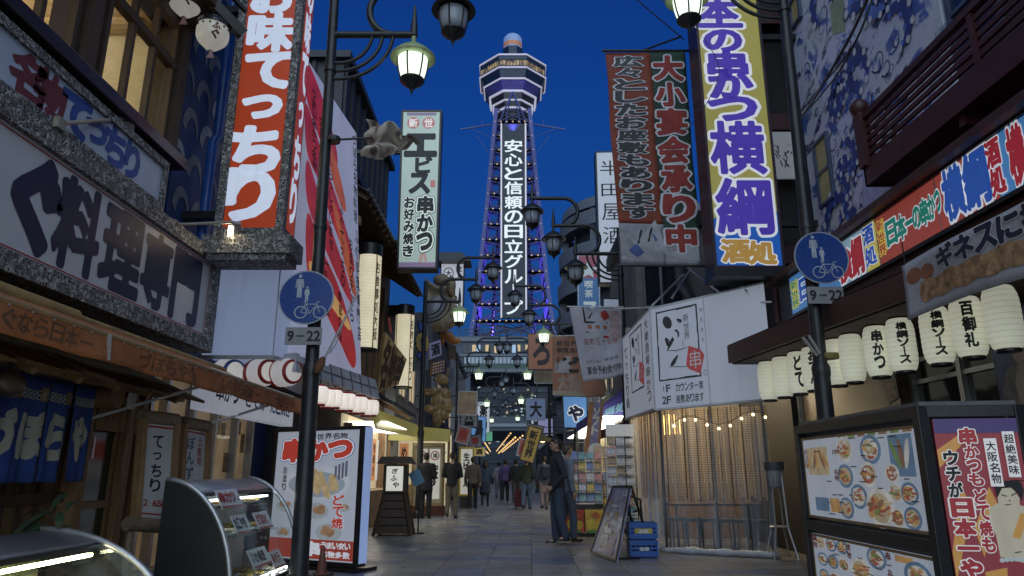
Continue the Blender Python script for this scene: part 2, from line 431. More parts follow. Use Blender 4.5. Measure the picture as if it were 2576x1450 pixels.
# ================================================================== SETTING
def paving():
    m, t, p, o = _new('stone_paving'); tc = t.nodes.new('ShaderNodeTexCoord')
    mp = t.nodes.new('ShaderNodeMapping'); mp.inputs['Rotation'].default_value = (0, 0, R(1.5)); t.links.new(tc.outputs['Object'], mp.inputs[0])
    sx = t.nodes.new('ShaderNodeSeparateXYZ'); t.links.new(mp.outputs[0], sx.inputs[0])
    def math_(op, a, b=None):
        n = t.nodes.new('ShaderNodeMath'); n.operation = op
        for k, q in enumerate((a, b)):
            if q is None: continue
            if isinstance(q, (int, float)): n.inputs[k].default_value = q
            else: t.links.new(q, n.inputs[k])
        return n.outputs[0]
    tw, tl = .60, .42
    u = math_('DIVIDE', sx.outputs[0], tw); v = math_('DIVIDE', sx.outputs[1], tl)
    cx = t.nodes.new('ShaderNodeCombineXYZ'); t.links.new(math_('FLOOR', u), cx.inputs[0]); t.links.new(math_('FLOOR', v), cx.inputs[1])
    wn = t.nodes.new('ShaderNodeTexWhiteNoise'); wn.noise_dimensions = '3D'; t.links.new(cx.outputs[0], wn.inputs[0])
    cell = _ramp(t, wn.outputs[0], [(0, (0.290, 0.268, 0.254)), (.28, (0.341, 0.319, 0.297)), (.5, (0.239, 0.225, 0.225)), (.68, (0.304, 0.246, 0.210)), (.80, (0.145, 0.181, 0.290)), (.9, (0.217, 0.239, 0.297))], 'CONSTANT')
    band = math_('LESS_THAN', math_('FRACT', math_('DIVIDE', sx.outputs[1], tl * 5)), .2)
    wn2 = t.nodes.new('ShaderNodeTexWhiteNoise'); t.links.new(cx.outputs[0], wn2.inputs[0])
    blue = math_('MULTIPLY', band, math_('GREATER_THAN', wn.outputs[0], .35))
    c = _mixc(t, math_('MULTIPLY', blue, .8), cell, (.12, .15, .25))
    # joints
    def joint(q, size, wdt):
        f = math_('FRACT', q); e = math_('MINIMUM', f, math_('SUBTRACT', 1.0, f)); return math_('LESS_THAN', math_('MULTIPLY', e, size), wdt)
    j = math_('MAXIMUM', joint(u, tw, .006), joint(v, tl, .004))
    co = mp.outputs[0]; a = _noise(t, co, 1.1, 6, .65); b = _noise(t, co, 38, 4, .7)
    c = _mixc(t, _ramp(t, a, [(.38, (0, 0, 0)), (.72, (.55,) * 3)]), c, (.13, .125, .12))
    c = _mixc(t, _ramp(t, b, [(.5, (0, 0, 0)), (.8, (.45,) * 3)]), c, (.10, .095, .09))
    sp = t.nodes.new('ShaderNodeTexVoronoi'); sp.inputs['Scale'].default_value = 5.5; t.links.new(co, sp.inputs[0])
    c = _mixc(t, _ramp(t, sp.outputs[0], [(.045, (.75,) * 3), (.075, (0, 0, 0))]), c, (.03, .03, .03))      # trodden chewing gum
    c = _mixc(t, _ramp(t, _noise(t, _coord(t, (1, .35, 1)), .55, 5, .7), [(.50, (0, 0, 0)), (.62, (.5,) * 3)]), c, (.10, .095, .085))   # old spills
    c = _mixc(t, j, c, (.018, .018, .02))
    t.links.new(c, p.inputs['Base Color'])
    rr = _n(t, 'ShaderNodeMapRange'); t.links.new(a, rr.inputs[0]); rr.inputs[1].default_value = .3; rr.inputs[2].default_value = .7; rr.inputs[3].default_value = .22; rr.inputs[4].default_value = .50
    t.links.new(rr.outputs[0], p.inputs['Roughness'])
    h = math_('SUBTRACT', math_('MULTIPLY', b, .25), j); _bump(t, p, h, .35, .006)
    return m
g = MB(); g.quad((-400, -60, -.02), (400, -60, -.02), (400, 900, -.02), (-400, 900, -.02))
g.build('ground', M('asphalt', (.05, .05, .052), .8, var=.3, scale=.5))['kind'] = 'structure'
g = MB(); n = 40
g.quad((-9, -4, 0), (9, -4, 0), (9, 150, 0), (-9, 150, 0))
g.build('pavement', paving())['kind'] = 'structure'

# ------------------------------------------------------------------ mural and facade materials
def wavemat(name, sea, crest, line, scale=1.0, third=None):
    m, t, p, o = _new(name); co = _coord(t, (scale,) * 3)
    w = t.nodes.new('ShaderNodeTexWave'); w.wave_type = 'RINGS'; w.rings_direction = 'SPHERICAL'; w.inputs['Scale'].default_value = .55; w.inputs['Distortion'].default_value = 9; w.inputs['Detail'].default_value = 3; w.inputs['Detail Scale'].default_value = 1.3
    t.links.new(co, w.inputs[0]); a = _noise(t, co, 1.5, 5, .6, 1.5); b = _noise(t, co, 6, 3, .55, 2.5)
    c = _ramp(t, w.outputs[0], [(.30, sea), (.42, tuple(.5 * x + .5 * y for x, y in zip(sea, crest))), (.52, crest), (.86, crest), (.90, line)])
    c = _mixc(t, _ramp(t, a, [(.44, (0, 0, 0)), (.50, (1, 1, 1))]), c, crest)
    c = _mixc(t, _ramp(t, b, [(.66, (0, 0, 0)), (.69, (1, 1, 1))]), c, sea)
    if third: c = _mixc(t, _ramp(t, _noise(t, co, .8, 2), [(.55, (0, 0, 0)), (.68, (.7,) * 3)]), c, third)
    t.links.new(c, p.inputs['Base Color']); p.inputs['Roughness'].default_value = .55; return m
MURAL_R = wavemat('painted_wave_mural', (.06, .11, .36), (.50, .53, .68), (.03, .04, .12), .75, (.45, .52, .48))
MURAL_L = wavemat('painted_blue_wave_wall', (.01, .04, .17), (.012, .05, .20), (.2, .23, .28), 1.1)
PLASTER = M('grey_plaster_wall', (.20, .20, .21), .8, var=.2, scale=1.2)
DARKPLASTER = M('dark_facade_wall', (.035, .036, .045), .8, var=.3, scale=.8)
TILEROOF = M('dark_roof_tile', (.035, .037, .045), .45, var=.35, scale=6)
def tilewall(name, c1, c2, mortar, sx=.09, sz=.045):
    m, t, p, o = _new(name); tc = t.nodes.new('ShaderNodeTexCoord'); mp = t.nodes.new('ShaderNodeMapping'); mp.inputs['Rotation'].default_value = (R(90), 0, R(90)); t.links.new(tc.outputs['Object'], mp.inputs[0])
    s = t.nodes.new('ShaderNodeSeparateXYZ'); t.links.new(tc.outputs['Object'], s.inputs[0])
    ad = t.nodes.new('ShaderNodeMath'); ad.operation = 'ADD'; t.links.new(s.outputs[0], ad.inputs[0]); t.links.new(s.outputs[1], ad.inputs[1])
    cb = t.nodes.new('ShaderNodeCombineXYZ'); t.links.new(ad.outputs[0], cb.inputs[0]); t.links.new(s.outputs[2], cb.inputs[1])
    b = t.nodes.new('ShaderNodeTexBrick'); t.links.new(cb.outputs[0], b.inputs[0]); b.inputs['Scale'].default_value = 1
    b.inputs['Brick Width'].default_value = sx; b.inputs['Row Height'].default_value = sz; b.inputs['Mortar Size'].default_value = .004
    b.inputs[1].default_value = (*c1, 1); b.inputs[2].default_value = (*c2, 1); b.inputs[3].default_value = (*mortar, 1)
    t.links.new(b.outputs[0], p.inputs['Base Color']); p.inputs['Roughness'].default_value = .45; _bump(t, p, b.outputs[1], -.3, .004); return m
DARKTILE = tilewall('dark_wall_tile', (.035, .032, .036), (.05, .045, .05), (.02, .02, .02), .30, .15)
BROWNTILE = tilewall('brown_wall_tile', (.07, .045, .03), (.10, .065, .04), (.03, .02, .018))

# ================================================================== LEFT: the restaurant with the big signboards
def left_restaurant():
    root = thing('restaurant_building', 'wooden restaurant with lit upstairs windows above the big stone framed signboards', 'building', (-4.3, 5, 0))
    w = MB()
    w.span(-9, -4.32, -2, 8.1, 2.25, 4.85)
    w.span(-9, -4.32, -2, 8.1, 6.85, 10)
    for y0, y1 in ((-2, 2.1), (3.75, 4.1), (6.0, 6.42), (7.86, 8.1)): w.span(-4.6, -4.32, y0, y1, 4.85, 6.85)
    w.build('wall', wood('dark_brown_boards', (.055, .034, .02), 2), root)
    r = MB(); r.span(-8.98, -8.9, -2, 8.1, 4.86, 6.84); r.span(-8.9, -4.6, 8.0, 8.09, 4.86, 6.84); r.span(-8.9, -4.6, -2, -1.9, 4.86, 6.84)
    r.build('room_wall', M('cream_room_wall', (.62, .56, .40), .8, var=.1), root)
    r = MB(); r.span(-8.9, -4.6, -1.9, 8.0, 4.86, 4.9); r.build('room_floor', BROWNWOOD, root)
    r = MB(); r.span(-8.9, -4.6, -1.9, 8.0, 6.76, 6.83)
    for k in range(9): r.span(-8.9, -4.7, -1.2 + k * 1.1, -1.1 + k * 1.1, 6.66, 6.76)
    r.build('room_ceiling', wood('pale_ceiling_boards', (.50, .38, .22), 0), root)
    # counters and a hanging scroll seen through the glass
    f = MB(); f.span(-8.1, -7.5, 2.5, 7.6, 4.9, 5.9); f.span(-5.6, -5.2, 7.2, 7.95, 4.9, 5.6); f.build('room_counter', BROWNWOODY, root)
    f = MB()
    for y, z in ((6.9, 5.75), (7.3, 5.7), (6.6, 6.0)): f.span(-7.2, -7.15, y, y + .3, z, z + .55)
    f.each('room_notice', M('paper_notice', (.6, .55, .42), .8), root)
    for (x, y, z, q) in ((-6.0, 6.75, 6.1, .22), (-6.6, 5.2, 6.1, .22), (-6.2, 3.2, 6.15, .22)):
        l = MB(); l.lathe([(.04, -.24), (q * .8, -.18), (q, -.05), (q, .06), (q * .8, .18), (.05, .24)], (x, y, z), 16)
        l.build('room_lamp', E('warm_paper_lamp', (1, .82, .50), 22), root, True)
    # the two big windows
    for y0, y1, nb in ((4.1, 6.0, 4), (6.42, 7.86, 3), (2.1, 3.75, 4)):
        fr = MB(); X = -4.34; th = .07
        fr.span(X - .04, X + .05, y0, y1, 4.85, 4.98); fr.span(X - .04, X + .05, y0, y1, 6.72, 6.85); fr.span(X - .04, X + .06, y0, y1, 6.16, 6.26)
        for k in range(nb + 1):
            yy = y0 + .03 + (y1 - y0 - .06) * k / nb
            fr.span(X - .03, X + .045, yy - .03, yy + .03, 4.98, 6.16); fr.span(X - .03, X + .045, yy - .025, yy + .025, 6.26, 6.72)
        wn = fr.build('window', DARKWOOD, root)
        gl = MB(); gl.quad((X, y0 + .02, 4.98), (X, y1 - .02, 4.98), (X, y1 - .02, 6.72), (X, y0 + .02, 6.72)); gl.build('pane', GLASS, wn)
    # sill eave above the signs, thick corner post
    e = MB(); e.hexa([(-3.92, -2, 4.72), (-3.92, 7.75, 4.72), (-3.92, 7.75, 4.86), (-3.92, -2, 4.86)], [(-4.31, -2, 4.72), (-4.31, 7.75, 4.72), (-4.31, 7.75, 4.98), (-4.31, -2, 4.98)])
    e.build('sill_eave', M('aubergine_metal_flashing', (.05, .035, .045), .3, .5, .2), root, bevel=.01)
    e = MB()
    for y in (6.1, 7.9): e.span(-4.32, -4.24, y, y + .16, 4.99, 6.9)
    e.each('post', DARKWOOD, root)
    e = MB(); e.span(-4.3, -3.75, -2, 8.15, 6.9, 7.02); e.build('upper_eave', DARKWOOD, root)
    # ground floor: posts, boarded wall, door with dark glass
    e = MB(); e.span(-9, -4.36, -2, 8.1, 0, 2.24); e.build('boarded_wall', wood('boarded_wall_brown', (.20, .12, .06), 2), root)
    for y in (3.0, 4.35, 6.95, 7.72, 8.02):
        e = MB(); e.span(-4.35, -4.19, y, y + .15, 0, 2.1); e.build('post', BROWNWOOD, root, bevel=.008)
    e = MB()
    for k in range(10): e.span(-4.35, -4.31, 4.55 + k * .23, 4.58 + k * .23, .05, 2.0)
    for z in (.5, .93): e.span(-4.35, -4.29, 4.5, 6.95, z, z + .09)
    e.build('lattice', DARKWOOD, root)
    e = MB(); e.span(-4.358, -4.352, 4.55, 6.0, .97, 1.98); e.build('lit_room_pane', E('warm_lit_room', (.85, .60, .30), .42, .6, 3.5), root)
    e = MB(); e.span(-4.36, -4.3, 7.1, 7.72, .35, 1.95); d = e.build('door', M('dark_olive_glass', (.03, .035, .018), .12, dirt=.1), root)
    e = MB()
    for z in (.35, .85, 1.88): e.span(-4.30, -4.25, 7.1, 7.72, z, z + .07)
    e.span(-4.298, -4.26, 7.1, 7.15, .42, 1.88); e.span(-4.298, -4.26, 7.67, 7.72, .42, 1.88)
    e.build('door_frame', BROWNWOOD, d)
    e = MB(); e.box((-4.23, 7.2, 1.45), (.02, .03, .22)); e.build('handle', STEEL, d)
    # row of short round timbers under the eave, bracket head
    e = MB()
    for k in range(7): e.tube([(-4.22, 8.0 - k * .13, 1.62), (-4.22, 8.0 - k * .13, 2.0)], .045, 8)
    e.each('short_post', BROWNWOOD, root)
    e = MB(); e.tube([(-4.4, 6.85, 1.93), (-3.85, 6.85, 1.93)], .12, 14); e.build('beam_end', BROWNWOOD, root, 40)
    # shingled eave
    e = MB(); rn = random.Random(3)
    for k in range(52):
        y = -1.9 + k * .192; dz = rn.uniform(-.012, .012); ov = rn.uniform(-.05, .05); wd = .185
        e.hexa([(-3.55 + ov, y, 1.97 + dz), (-3.55 + ov, y + wd, 1.97 + dz), (-3.55 + ov, y + wd, 2.0 + dz), (-3.55 + ov, y, 2.0 + dz)],
               [(-4.36, y, 2.34 + dz), (-4.36, y + wd, 2.34 + dz), (-4.36, y + wd, 2.37 + dz), (-4.36, y, 2.37 + dz)])
    e.build('shingle_eave', wood('silvered_shingles', (.22, .15, .085), 0, var=.6), root)
    e = MB()
    for k in range(17): e.bar((-3.62, -1.7 + k * .58, 1.95), (-4.36, -1.7 + k * .58, 2.29), .05, .06)
    e.each('rafter', BROWNWOOD, root)
    e = MB(); e.span(-3.9, -3.78, -2, 8.1, 1.99, 2.07); e.build('eave_beam', BROWNWOODY, root)
    return root
left_restaurant()

def blue_alley_house():
    root = thing('mural_house', 'narrow house painted deep blue with wave scallops behind the red hanging sign', 'building', (-4.3, 9, 0))
    e = MB(); e.span(-9, -4.3, 8.12, 12.4, 0, 9.5); e.build('wall', M('deep_blue_painted_wall', (.010, .032, .13), .6, var=.3), root)
    f = on_left(-4.296, 8.14, 9.9, 2.6, 9.4)
    cr = MB(); lines = MB()
    for j in range(12):
        for i in range(4):
            cs = (i + (j % 2) * .5) * .29 + .02; ct = .03 + j * .083
            outer = [(cs + .13 * math.cos(a), ct + .045 * math.sin(a)) for a in [math.pi * k / 10 for k in range(11)]]
            inner = [(cs + .085 * math.cos(a) + .02, ct - .012 + .038 * math.sin(a)) for a in [math.pi * (10 - k) / 10 for k in range(11)]]
            for k in range(10):
                (cr if (i * 3 + j * 5) % 4 else lines).poly(f, [outer[k], outer[k + 1], inner[9 - k], inner[10 - k]], .004)
    cr.build('wave_print', M('pale_grey_blue_paint', (.13, .15, .19), .6), root); lines.build('wave_print', M('white_paint_crest', (.24, .27, .32), .6), root)
    e = MB(); e.tube([(-4.12, 8.75, 3.0), (-4.12, 8.75, 5.6), (-4.16, 8.95, 5.8), (-4.16, 8.95, 9)], .07, 10); e.build('drain_pipe', M('blue_painted_pipe', (.015, .06, .26), .35), root, 50)
    e = MB(); q = on_left(-4.2, 8.35, 9.0, 3.3, 4.1); frame_bars(q, .05, 0, .06, e); e.build('grille_frame', M('blue_painted_pipe', (.015, .06, .26)), root)
    return root
blue_alley_house()
# open-fronted shop below the lavender box sign, between restaurant and sloping sign
def glass_front_shop():
    root = thing('corner_shop', 'small shop with sliding glass doors behind the wooden framed menu signs', 'building', (-4.2, 9, 0))
    e = MB()
    for y in (8.12, 8.5, 9.25, 9.98, 10.75, 11.4): e.span(-4.29, -4.17, y, y + .07, 0, 2.35)
    e.span(-4.29, -4.15, 8.12, 11.5, 2.35, 2.5); e.span(-4.29, -4.17, 8.12, 11.5, 0, .12)
    e.build('door_frame', ALU, root)
    e = MB()
    for y0, y1 in ((8.57, 9.25), (9.32, 9.98), (10.05, 10.75), (10.82, 11.4)): e.quad((-4.22, y0, .12), (-4.22, y1, .12), (-4.22, y1, 2.35), (-4.22, y0, 2.35))
    e.build('pane', GLASS, root)
    e = MB(); e.span(-4.285, -4.275, 8.15, 11.4, .13, 2.34); e.build('interior_wall', E('warm_lit_shop_interior', (.80, .52, .26), .16, .5, 2.2), root)  # wall made to glow for the light inside the shop
    e = MB(); rn = random.Random(4)
    for k in range(14):
        y = 8.6 + k * .2; z = rn.uniform(.9, 1.9); e.span(-4.272, -4.262, y, y + .14, z, z + rn.uniform(.18, .34))
    e.each('poster', M('brown_paper_poster', (.30, .16, .08), .7, var=.6, scale=7), root)
    return root
glass_front_shop()

# ================================================================== LEFT: signs, awning, curtain, counters
LAV = E('lavender_lit_acrylic', (.62, .66, .92), .42, .06, .8)
PANELW = M('off_white_signboard', (.50, .52, .58), .5, var=.07, scale=1.2, dirt=.12)
PANELB = M('blue_grey_signboard', (.40, .46, .60), .5, var=.08, scale=1.2, dirt=.1)
def big_signs():
    f = on_left(-3.9, 2.6, 8.82, 2.68, 3.98)
    r, p = sign('signboard', 'long white signboard with huge black brush characters in a carved stone frame', 'sign', f, PANELW, STONE, .3, .17, .06)
    P = lambda px, py: atx(px, py, -3.9)
    ln = MB(); q = p.sub(0, 1, 0, 1, .002)
    frame_bars(p.sub(.006, .994, .03, .97), .012, .001, .003, ln); ln.build('red_border', INKRED, r)
    def fs(y): return (y - p.pt(0, 0).y) / (p.pt(1, 0).y - p.pt(0, 0).y)
    it = []
    for ch, x0, x1, yc, hh, bo in (('ぐ', 30, 142, 525, .76, .075), ('料', 135, 247, 583, .80, .05), ('理', 250, 350, 660, .80, .045), ('専', 352, 422, 712, .80, .045), ('門', 428, 494, 752, .80, .05)):
        a = P(x0, yc); b = P(x1, yc); m = (a + b) / 2
        it.append((ch, fs(m.y), .5, (b.y - a.y) / p.w * 1.02, hh, bo))
    for ch, k in (('ふ', 1), ): it.append((ch, fs(3.45), .5, .13, .76, .075))
    write(r, p, it, INKBLUE)
    f = on_left(-4.0, 2.6, 7.42, 4.06, 4.66)
    r, p = sign('signboard', 'narrow blue grey signboard with red and blue brush characters under the upstairs windows', 'sign', f, PANELB, STONE, .28, .09, .04)
    def fs2(px, py): y = atx(px, py, -4.0).y; return (y - p.pt(0, 0).y) / p.w
    it = [('名', fs2(65, 215), .5, .085, .86, .05), ('物', fs2(120, 262), .5, .085, .86, .05)]
    write(r, p, it, M('maroon_ink', (.13, .02, .025), .5, dirt=0))
    it = [(c, fs2(x, y), .5, w, hh, .055) for c, x, y, w, hh in (('て', 182, 320, .085, .85), ('っ', 235, 360, .085, .8), ('ち', 283, 400, .075, .85), ('り', 325, 440, .055, .85))]
    write(r, p, it, M('royal_blue_ink', (.015, .06, .28), .5, dirt=0))
    f = Quad((-3.98, 5.0, 4.07), (-3.98, 7.5, 4.07), (-3.98, 7.5, 4.6), (-3.98, 5.0, 4.6))
big_signs()

def sign_lamp(lab, a, b, lit):
    a, b = Vector(a), Vector(b); root = thing('sign_lamp', lab, 'lamp', a)
    m = MB(); m.tube([a, b], .02, 8); m.box(a, (.05, .1, .1)); m.build('arm', M('beige_lamp_arm', (.25, .22, .19), .5), root)
    d = (b - a).normalized(); dn = Vector((-.5, .25, -1)).normalized() if not lit else Vector((-.35, .9, -.85)).normalized()
    c = b + d * .04
    m = MB(); m.lathe([(.03, .05), (.06, .04), (.085, 0), (.10, -.10), (.095, -.14), (.07, -.12)], c, 14, dn.to_track_quat('-Z', 'Y').to_matrix()) if not lit else m.bar(c, c + dn * .17, .15, .06)
    if not lit: m.box(c + Vector((0, 0, .06)), (.09, .09, .08))
    m.build('head', M('grey_lamp_housing', (.22, .22, .23), .45), root, 40)
    if lit:
        n = Vector((-.7, -.15, -.55)).normalized()
        m = MB(); m.bar(c + n * .05 + dn * .02, c + n * .05 + dn * .16, .05, .03); m.build('tube_light', E('warm_tube', (1, .78, .45), 70), root)
    else:
        m = MB(); m.ball(c + dn * .11, .045); m.build('bulb', M('amber_bulb', (.45, .28, .12), .2), root, True)
sign_lamp('grey sign spotlight on a long arm over the blue grey signboard', atx(150, 312, -3.9), at(318, 298, 6.55), False)
sign_lamp('switched on sign lamp on an arm at the end of the big white signboard', atx(440, 566, -3.9), at(583, 560, 8.1), True)

def red_sign():
    f = facing_cam(-3.75, -2.88, 8.3, 4.08, 9.6)
    red = E('red_orange_lit_acrylic', (.64, .075, .02), .32, .2, .9)
    r, p = sign('hanging_sign', 'tall red vertical sign with white brush characters and a carved stone edge', 'sign', f, red, STONE, .42, .10, .05)
    def it2(ch, px, py, w, h): q = at(px, py, 8.3); return (ch, (q.x - p.pt(0, 0).x) / p.w, (q.z - p.pt(0, 0).z) / p.h, w / p.w, h / p.h, .055)
    wl = E('white_lit_letter', (.70, .80, 1.0), .62, .1)
    write(r, p, [it2(*q) for q in (('お', 690, -10, .56, .52), ('味', 682, 82, .58, .56), ('て', 678, 178, .60, .50), ('っ', 660, 270, .60, .5), ('ち', 642, 378, .60, .62), ('り', 627, 490, .58, .66))], wl, .008)
    sd_ = Quad((-2.88, 8.34, 4.2), (-2.88, 8.70, 4.2), (-2.88, 8.70, 9.5), (-2.88, 8.34, 9.5))
    m = MB(); slab(m, sd_, .1, .9, 0, 1, .001, .012); m.build('side_panel', red, r)
    write(r, sd_.sub(.1, .9, 0, 1, .012), col('自慢の味てっちり', .5, .98, .02, .8, .105, .05), wl, .003)
    m = MB(); m.span(-3.86, -2.76, 8.22, 8.76, 3.84, 4.08); m.span(-3.80, -2.82, 8.26, 8.72, 3.76, 3.84); m.build('stone_foot', STONE, r)
    m = MB(); m.span(-4.3, -3.75, 8.5, 8.7, 7.5, 7.6); m.span(-4.3, -3.75, 8.5, 8.7, 4.4, 4.5); m.build('bracket', BLACK, r)
red_sign()

def lavender_box():
    root = thing('box_sign', 'blank lavender white box sign below the red vertical sign', 'sign', (-4.05, 9.0, 2.7))
    b = MB(); b.hexa([(-4.05, 9.0, 2.68), (-3.12, 9.0, 2.68), (-3.12, 9.0, 3.96), (-4.05, 9.0, 3.96)], [(-4.05, 9.75, 2.68), (-2.98, 9.75, 2.68), (-2.98, 9.75, 3.96), (-4.05, 9.75, 3.96)])
    b.build('panel', E('lavender_white_box', (.48, .59, .90), .27, .14, .7), root)
    m = MB(); m.span(-4.08, -3.10, 8.97, 9.0, 2.63, 2.68); m.bar((-3.12, 8.99, 2.66), (-2.97, 9.76, 2.66), .03, .04); m.bar((-3.12, 8.995, 2.69), (-3.12, 8.995, 3.95), .012)
    m.build('trim', ALU, root)
lavender_box()

def slope_sign():
    f = Quad((-2.93, 9.35, 2.72), (-2.36, 11.7, 2.66), (-3.10, 11.9, 7.35), (-2.98, 9.35, 7.35))
    root = thing('facade_sign', 'tall slanting white wall sign with red fins and rows of brush writing', 'sign', f.pt(0, 0))
    m = MB(); n = f.n
    m.hexa([f.pt(0, 0), f.pt(1, 0), f.pt(1, 1), f.pt(0, 1)], [f.pt(0, 0, -.5), f.pt(1, 0, -.5), f.pt(1, 1, -.5), f.pt(0, 1, -.5)])
    m.build('panel', E('white_lit_banner', (.60, .64, .90), .30, .15), root)
    def blob(pts, mat, nm, h):
        # closed smooth outline through the given points
        out = []; k = len(pts)
        for i in range(k):
            p0, p1, p2, p3 = (Vector(pts[(i + q) % k]) for q in (-1, 0, 1, 2))
            for u in (0, .25, .5, .75):
                out.append(tuple(.5 * ((2 * p1) + (p2 - p0) * u + (2 * p0 - 5 * p1 + 4 * p2 - p3) * u * u + (3 * p1 - p0 - 3 * p2 + p3) * u ** 3)))
        b = MB(); b.poly(f, out, h); return b.build(nm, mat, root)
    red = E('red_lit_fin', (.55, .035, .03), .42, .35, 2.5); org = E('orange_lit_fin', (.62, .13, .03), .42, .3, 2.5)
    blob([(.02, .99), (.30, .93), (.55, .80), (.50, .72), (.30, .74), (.12, .80), (.0, .86)], red, 'fin', .004)
    blob([(.0, .83), (.3, .70), (.62, .58), (.84, .47), (.88, .40), (.74, .42), (.45, .50), (.2, .60), (0, .66)], red, 'fin', .005)
    blob([(.32, .83), (.60, .72), (.72, .62), (.64, .60), (.45, .67)], org, 'fin', .007)
    blob([(.42, .60), (.7, .50), (.88, .36), (.92, .30), (.80, .33), (.6, .44)], org, 'fin', .0085)
    blob([(0, .63), (.2, .55), (.5, .44), (.75, .33), (.80, .27), (.6, .30), (.3, .38), (0, .48)], red, 'fin', .010)
    blob([(.0, .45), (.25, .37), (.55, .29), (.82, .16), (.88, .07), (.78, .04), (.55, .10), (.28, .17), (0, .24)], red, 'fin', .0055)
    blob([(.05, .30), (.4, .26), (.74, .19), (.72, .165), (.4, .20), (.05, .25)], E('gold_lit_streak', (.8, .45, .15), .5, .3), 'streak', .012)
    rn = random.Random(11); it = []
    for cs, t0, t1, word in ((.12, .92, .62, 'うまい串かつ名物'), (.25, .86, .5, '大阪新世界の味'), (.40, .74, .40, 'いらっしゃいませ'), (.62, .62, .30, 'ふぐてっちり'), (.80, .52, .20, 'お造り天ぷら'), (.93, .98, .60, 'づぼら名物料理'), (.95, .58, .15, 'ふぐ料理専門店'), (.30, .36, .16, '一品料理'), (.55, .28, .10, '季節の味'), (.12, .44, .22, '宴会承り')):
        it += [(c, s_ + rn.uniform(-.01, .01), t_, w_, h_, .02) for c, s_, t_, w_, h_, *_ in col(word, cs, t0, t1, .07)]
    write(root, f, it, INK, .014)
    # grey panelled ledge under it
    m = MB(); m.hexa([(-2.86, 9.2, 2.50), (-2.22, 11.75, 2.40), (-2.30, 11.75, 2.72), (-2.90, 9.25, 2.76)], [(-3.5, 9.3, 2.50), (-3.4, 11.8, 2.40), (-3.4, 11.8, 2.64), (-3.5, 9.3, 2.70)])
    m.build('ledge', M('grey_metal_ledge', (.40, .41, .46), .5, dirt=.2), root)
    m = MB(); q = Quad((-2.86, 9.2, 2.50), (-2.22, 11.75, 2.40), (-2.30, 11.75, 2.72), (-2.90, 9.25, 2.76))
    for k in range(1, 8): slab(m, q, k / 8 - .004, k / 8 + .004, 0, 1, .001, .006)
    slab(m, q, 0, 1, .48, .52, .001, .005); m.build('panel_seam', M('dark_seam', (.06, .06, .075), .6), root)
slope_sign()

# ---- lanterns: one maker for every paper lantern in the street
def lantern(name, label, cat, c, rad, h, glow, group=None, text=None, tmat=None, capm=None, ang=-90, tw=70, ribs=9, prof=None, cord=.12):
    c = Vector(c); root = thing(name, label, cat, c + Vector((0, 0, h / 2)), group=group)
    def rz(t):
        if prof: return prof(t)
        e = abs(2 * t - 1); return rad * (.60 + .40 * math.sqrt(max(0, 1 - (max(0, e - .35) / .66) ** 2.2)))
    N = ribs * 4; pr = []
    for k in range(N + 1):
        t = k / N; pr.append((rz(t) * (1 - .018 * (1 + math.cos(2 * math.pi * t * ribs)) / 2), -h / 2 + h * t))
    m = MB(); m.lathe(pr, c, 20, caps=False); body = m.build('paper_shade', glow, root, True)
    m = MB(); k0 = rz(0) * 1.02; k1 = rz(1) * 1.02
    m.lathe([(k0 * .9, -h / 2 - .025), (k0, -h / 2 - .02), (k0, -h / 2 + .015)], c, 18); m.lathe([(k1, h / 2 - .015), (k1, h / 2 + .02), (k1 * .9, h / 2 + .025)], c, 18)
    m.build('rim', capm or BLACK, root, 40)
    m = MB(); m.tube([c + Vector((0, 0, h / 2)), c + Vector((0, 0, h / 2 + cord))], .008, 6); m.build('cord', BLACK, root)
    if text:
        def fn(a, b, hh):
            th = R(ang) + R(tw) * (a - .5); r_ = rz(b) * 1.005 + hh; return c + Vector((math.cos(th) * r_, math.sin(th) * r_, -h / 2 + h * b))
        face = Fn(fn, R(tw) * rad, h)
        write(root, face, text, tmat or INK, .004)
    return root
GLOWW = paper('cream_lit_paper', (.92, .90, .66), .36)
# blowfish lanterns under the dark bracket, upper left
for k, (px, py, sz) in enumerate(((467, 8, .42), (534, 92, .42))):
    c = at(px, py, 7.6 + k * .15)
    lb = ('white blowfish shaped lantern hanging lower of two, beside the red vertical sign', 'white blowfish shaped lantern hanging higher, cut by the top of the picture')[0 if k else 1]
    r_ = lantern('fish_lantern', lb, 'lantern', c, .19, .42, E('grey_white_lit_paper', (.70, .68, .62), .34, .15, 3), 'blowfish lanterns at the restaurant corner', [('ふ', .62, .62, .2, .22, .05), ('ぐ', .62, .36, .2, .22, .05)], M('maroon_ink', (.13, .02, .025)), ang=-70, tw=130, ribs=3,
                 prof=lambda t: .20 * math.sqrt(max(.02, 1 - ((t - .58) / .60) ** 2)) * (.55 + .45 * min(1, t / .35)))
    m = MB(); m.lathe([(.17, .12), (.203, .13), (.19, .19), (.12, .235), (.03, .25)], c, 18); m.build('dark_cap', M('dark_navy_lacquer', (.02, .022, .035), .25), r_, 50)
    m = MB()
    for q in range(14):
        a = 2 * math.pi * q / 14; m.ball(c + Vector((math.cos(a) * .196, math.sin(a) * .196, .085)), .014, 6)
    m.build('spots', INK, r_)
    m = MB(); m.grid(lambda u, v: c + Vector((.02 + .10 * (u - .5) * v, -.03, -.2 - .13 * v)), 4, 3, (0, .01, 0)); m.build('tail', M('pink_paper_fin', (.35, .22, .26), .7), r_)
m = MB(); b0 = at(600, 40, 7.9)
brk = thing('sign_bracket', 'dark metal bracket holding the blowfish lanterns beside the red sign', 'bracket', b0)
m.bar(at(515, -10, 7.55), at(612, 88, 7.9), .10, .14); m.bar(at(470, -60, 7.55), at(600, 60, 7.95), .05, .05); m.bar(at(535, -60, 7.6), at(620, 30, 7.95), .05, .05); m.build('bracket_frame', BLACK, brk)

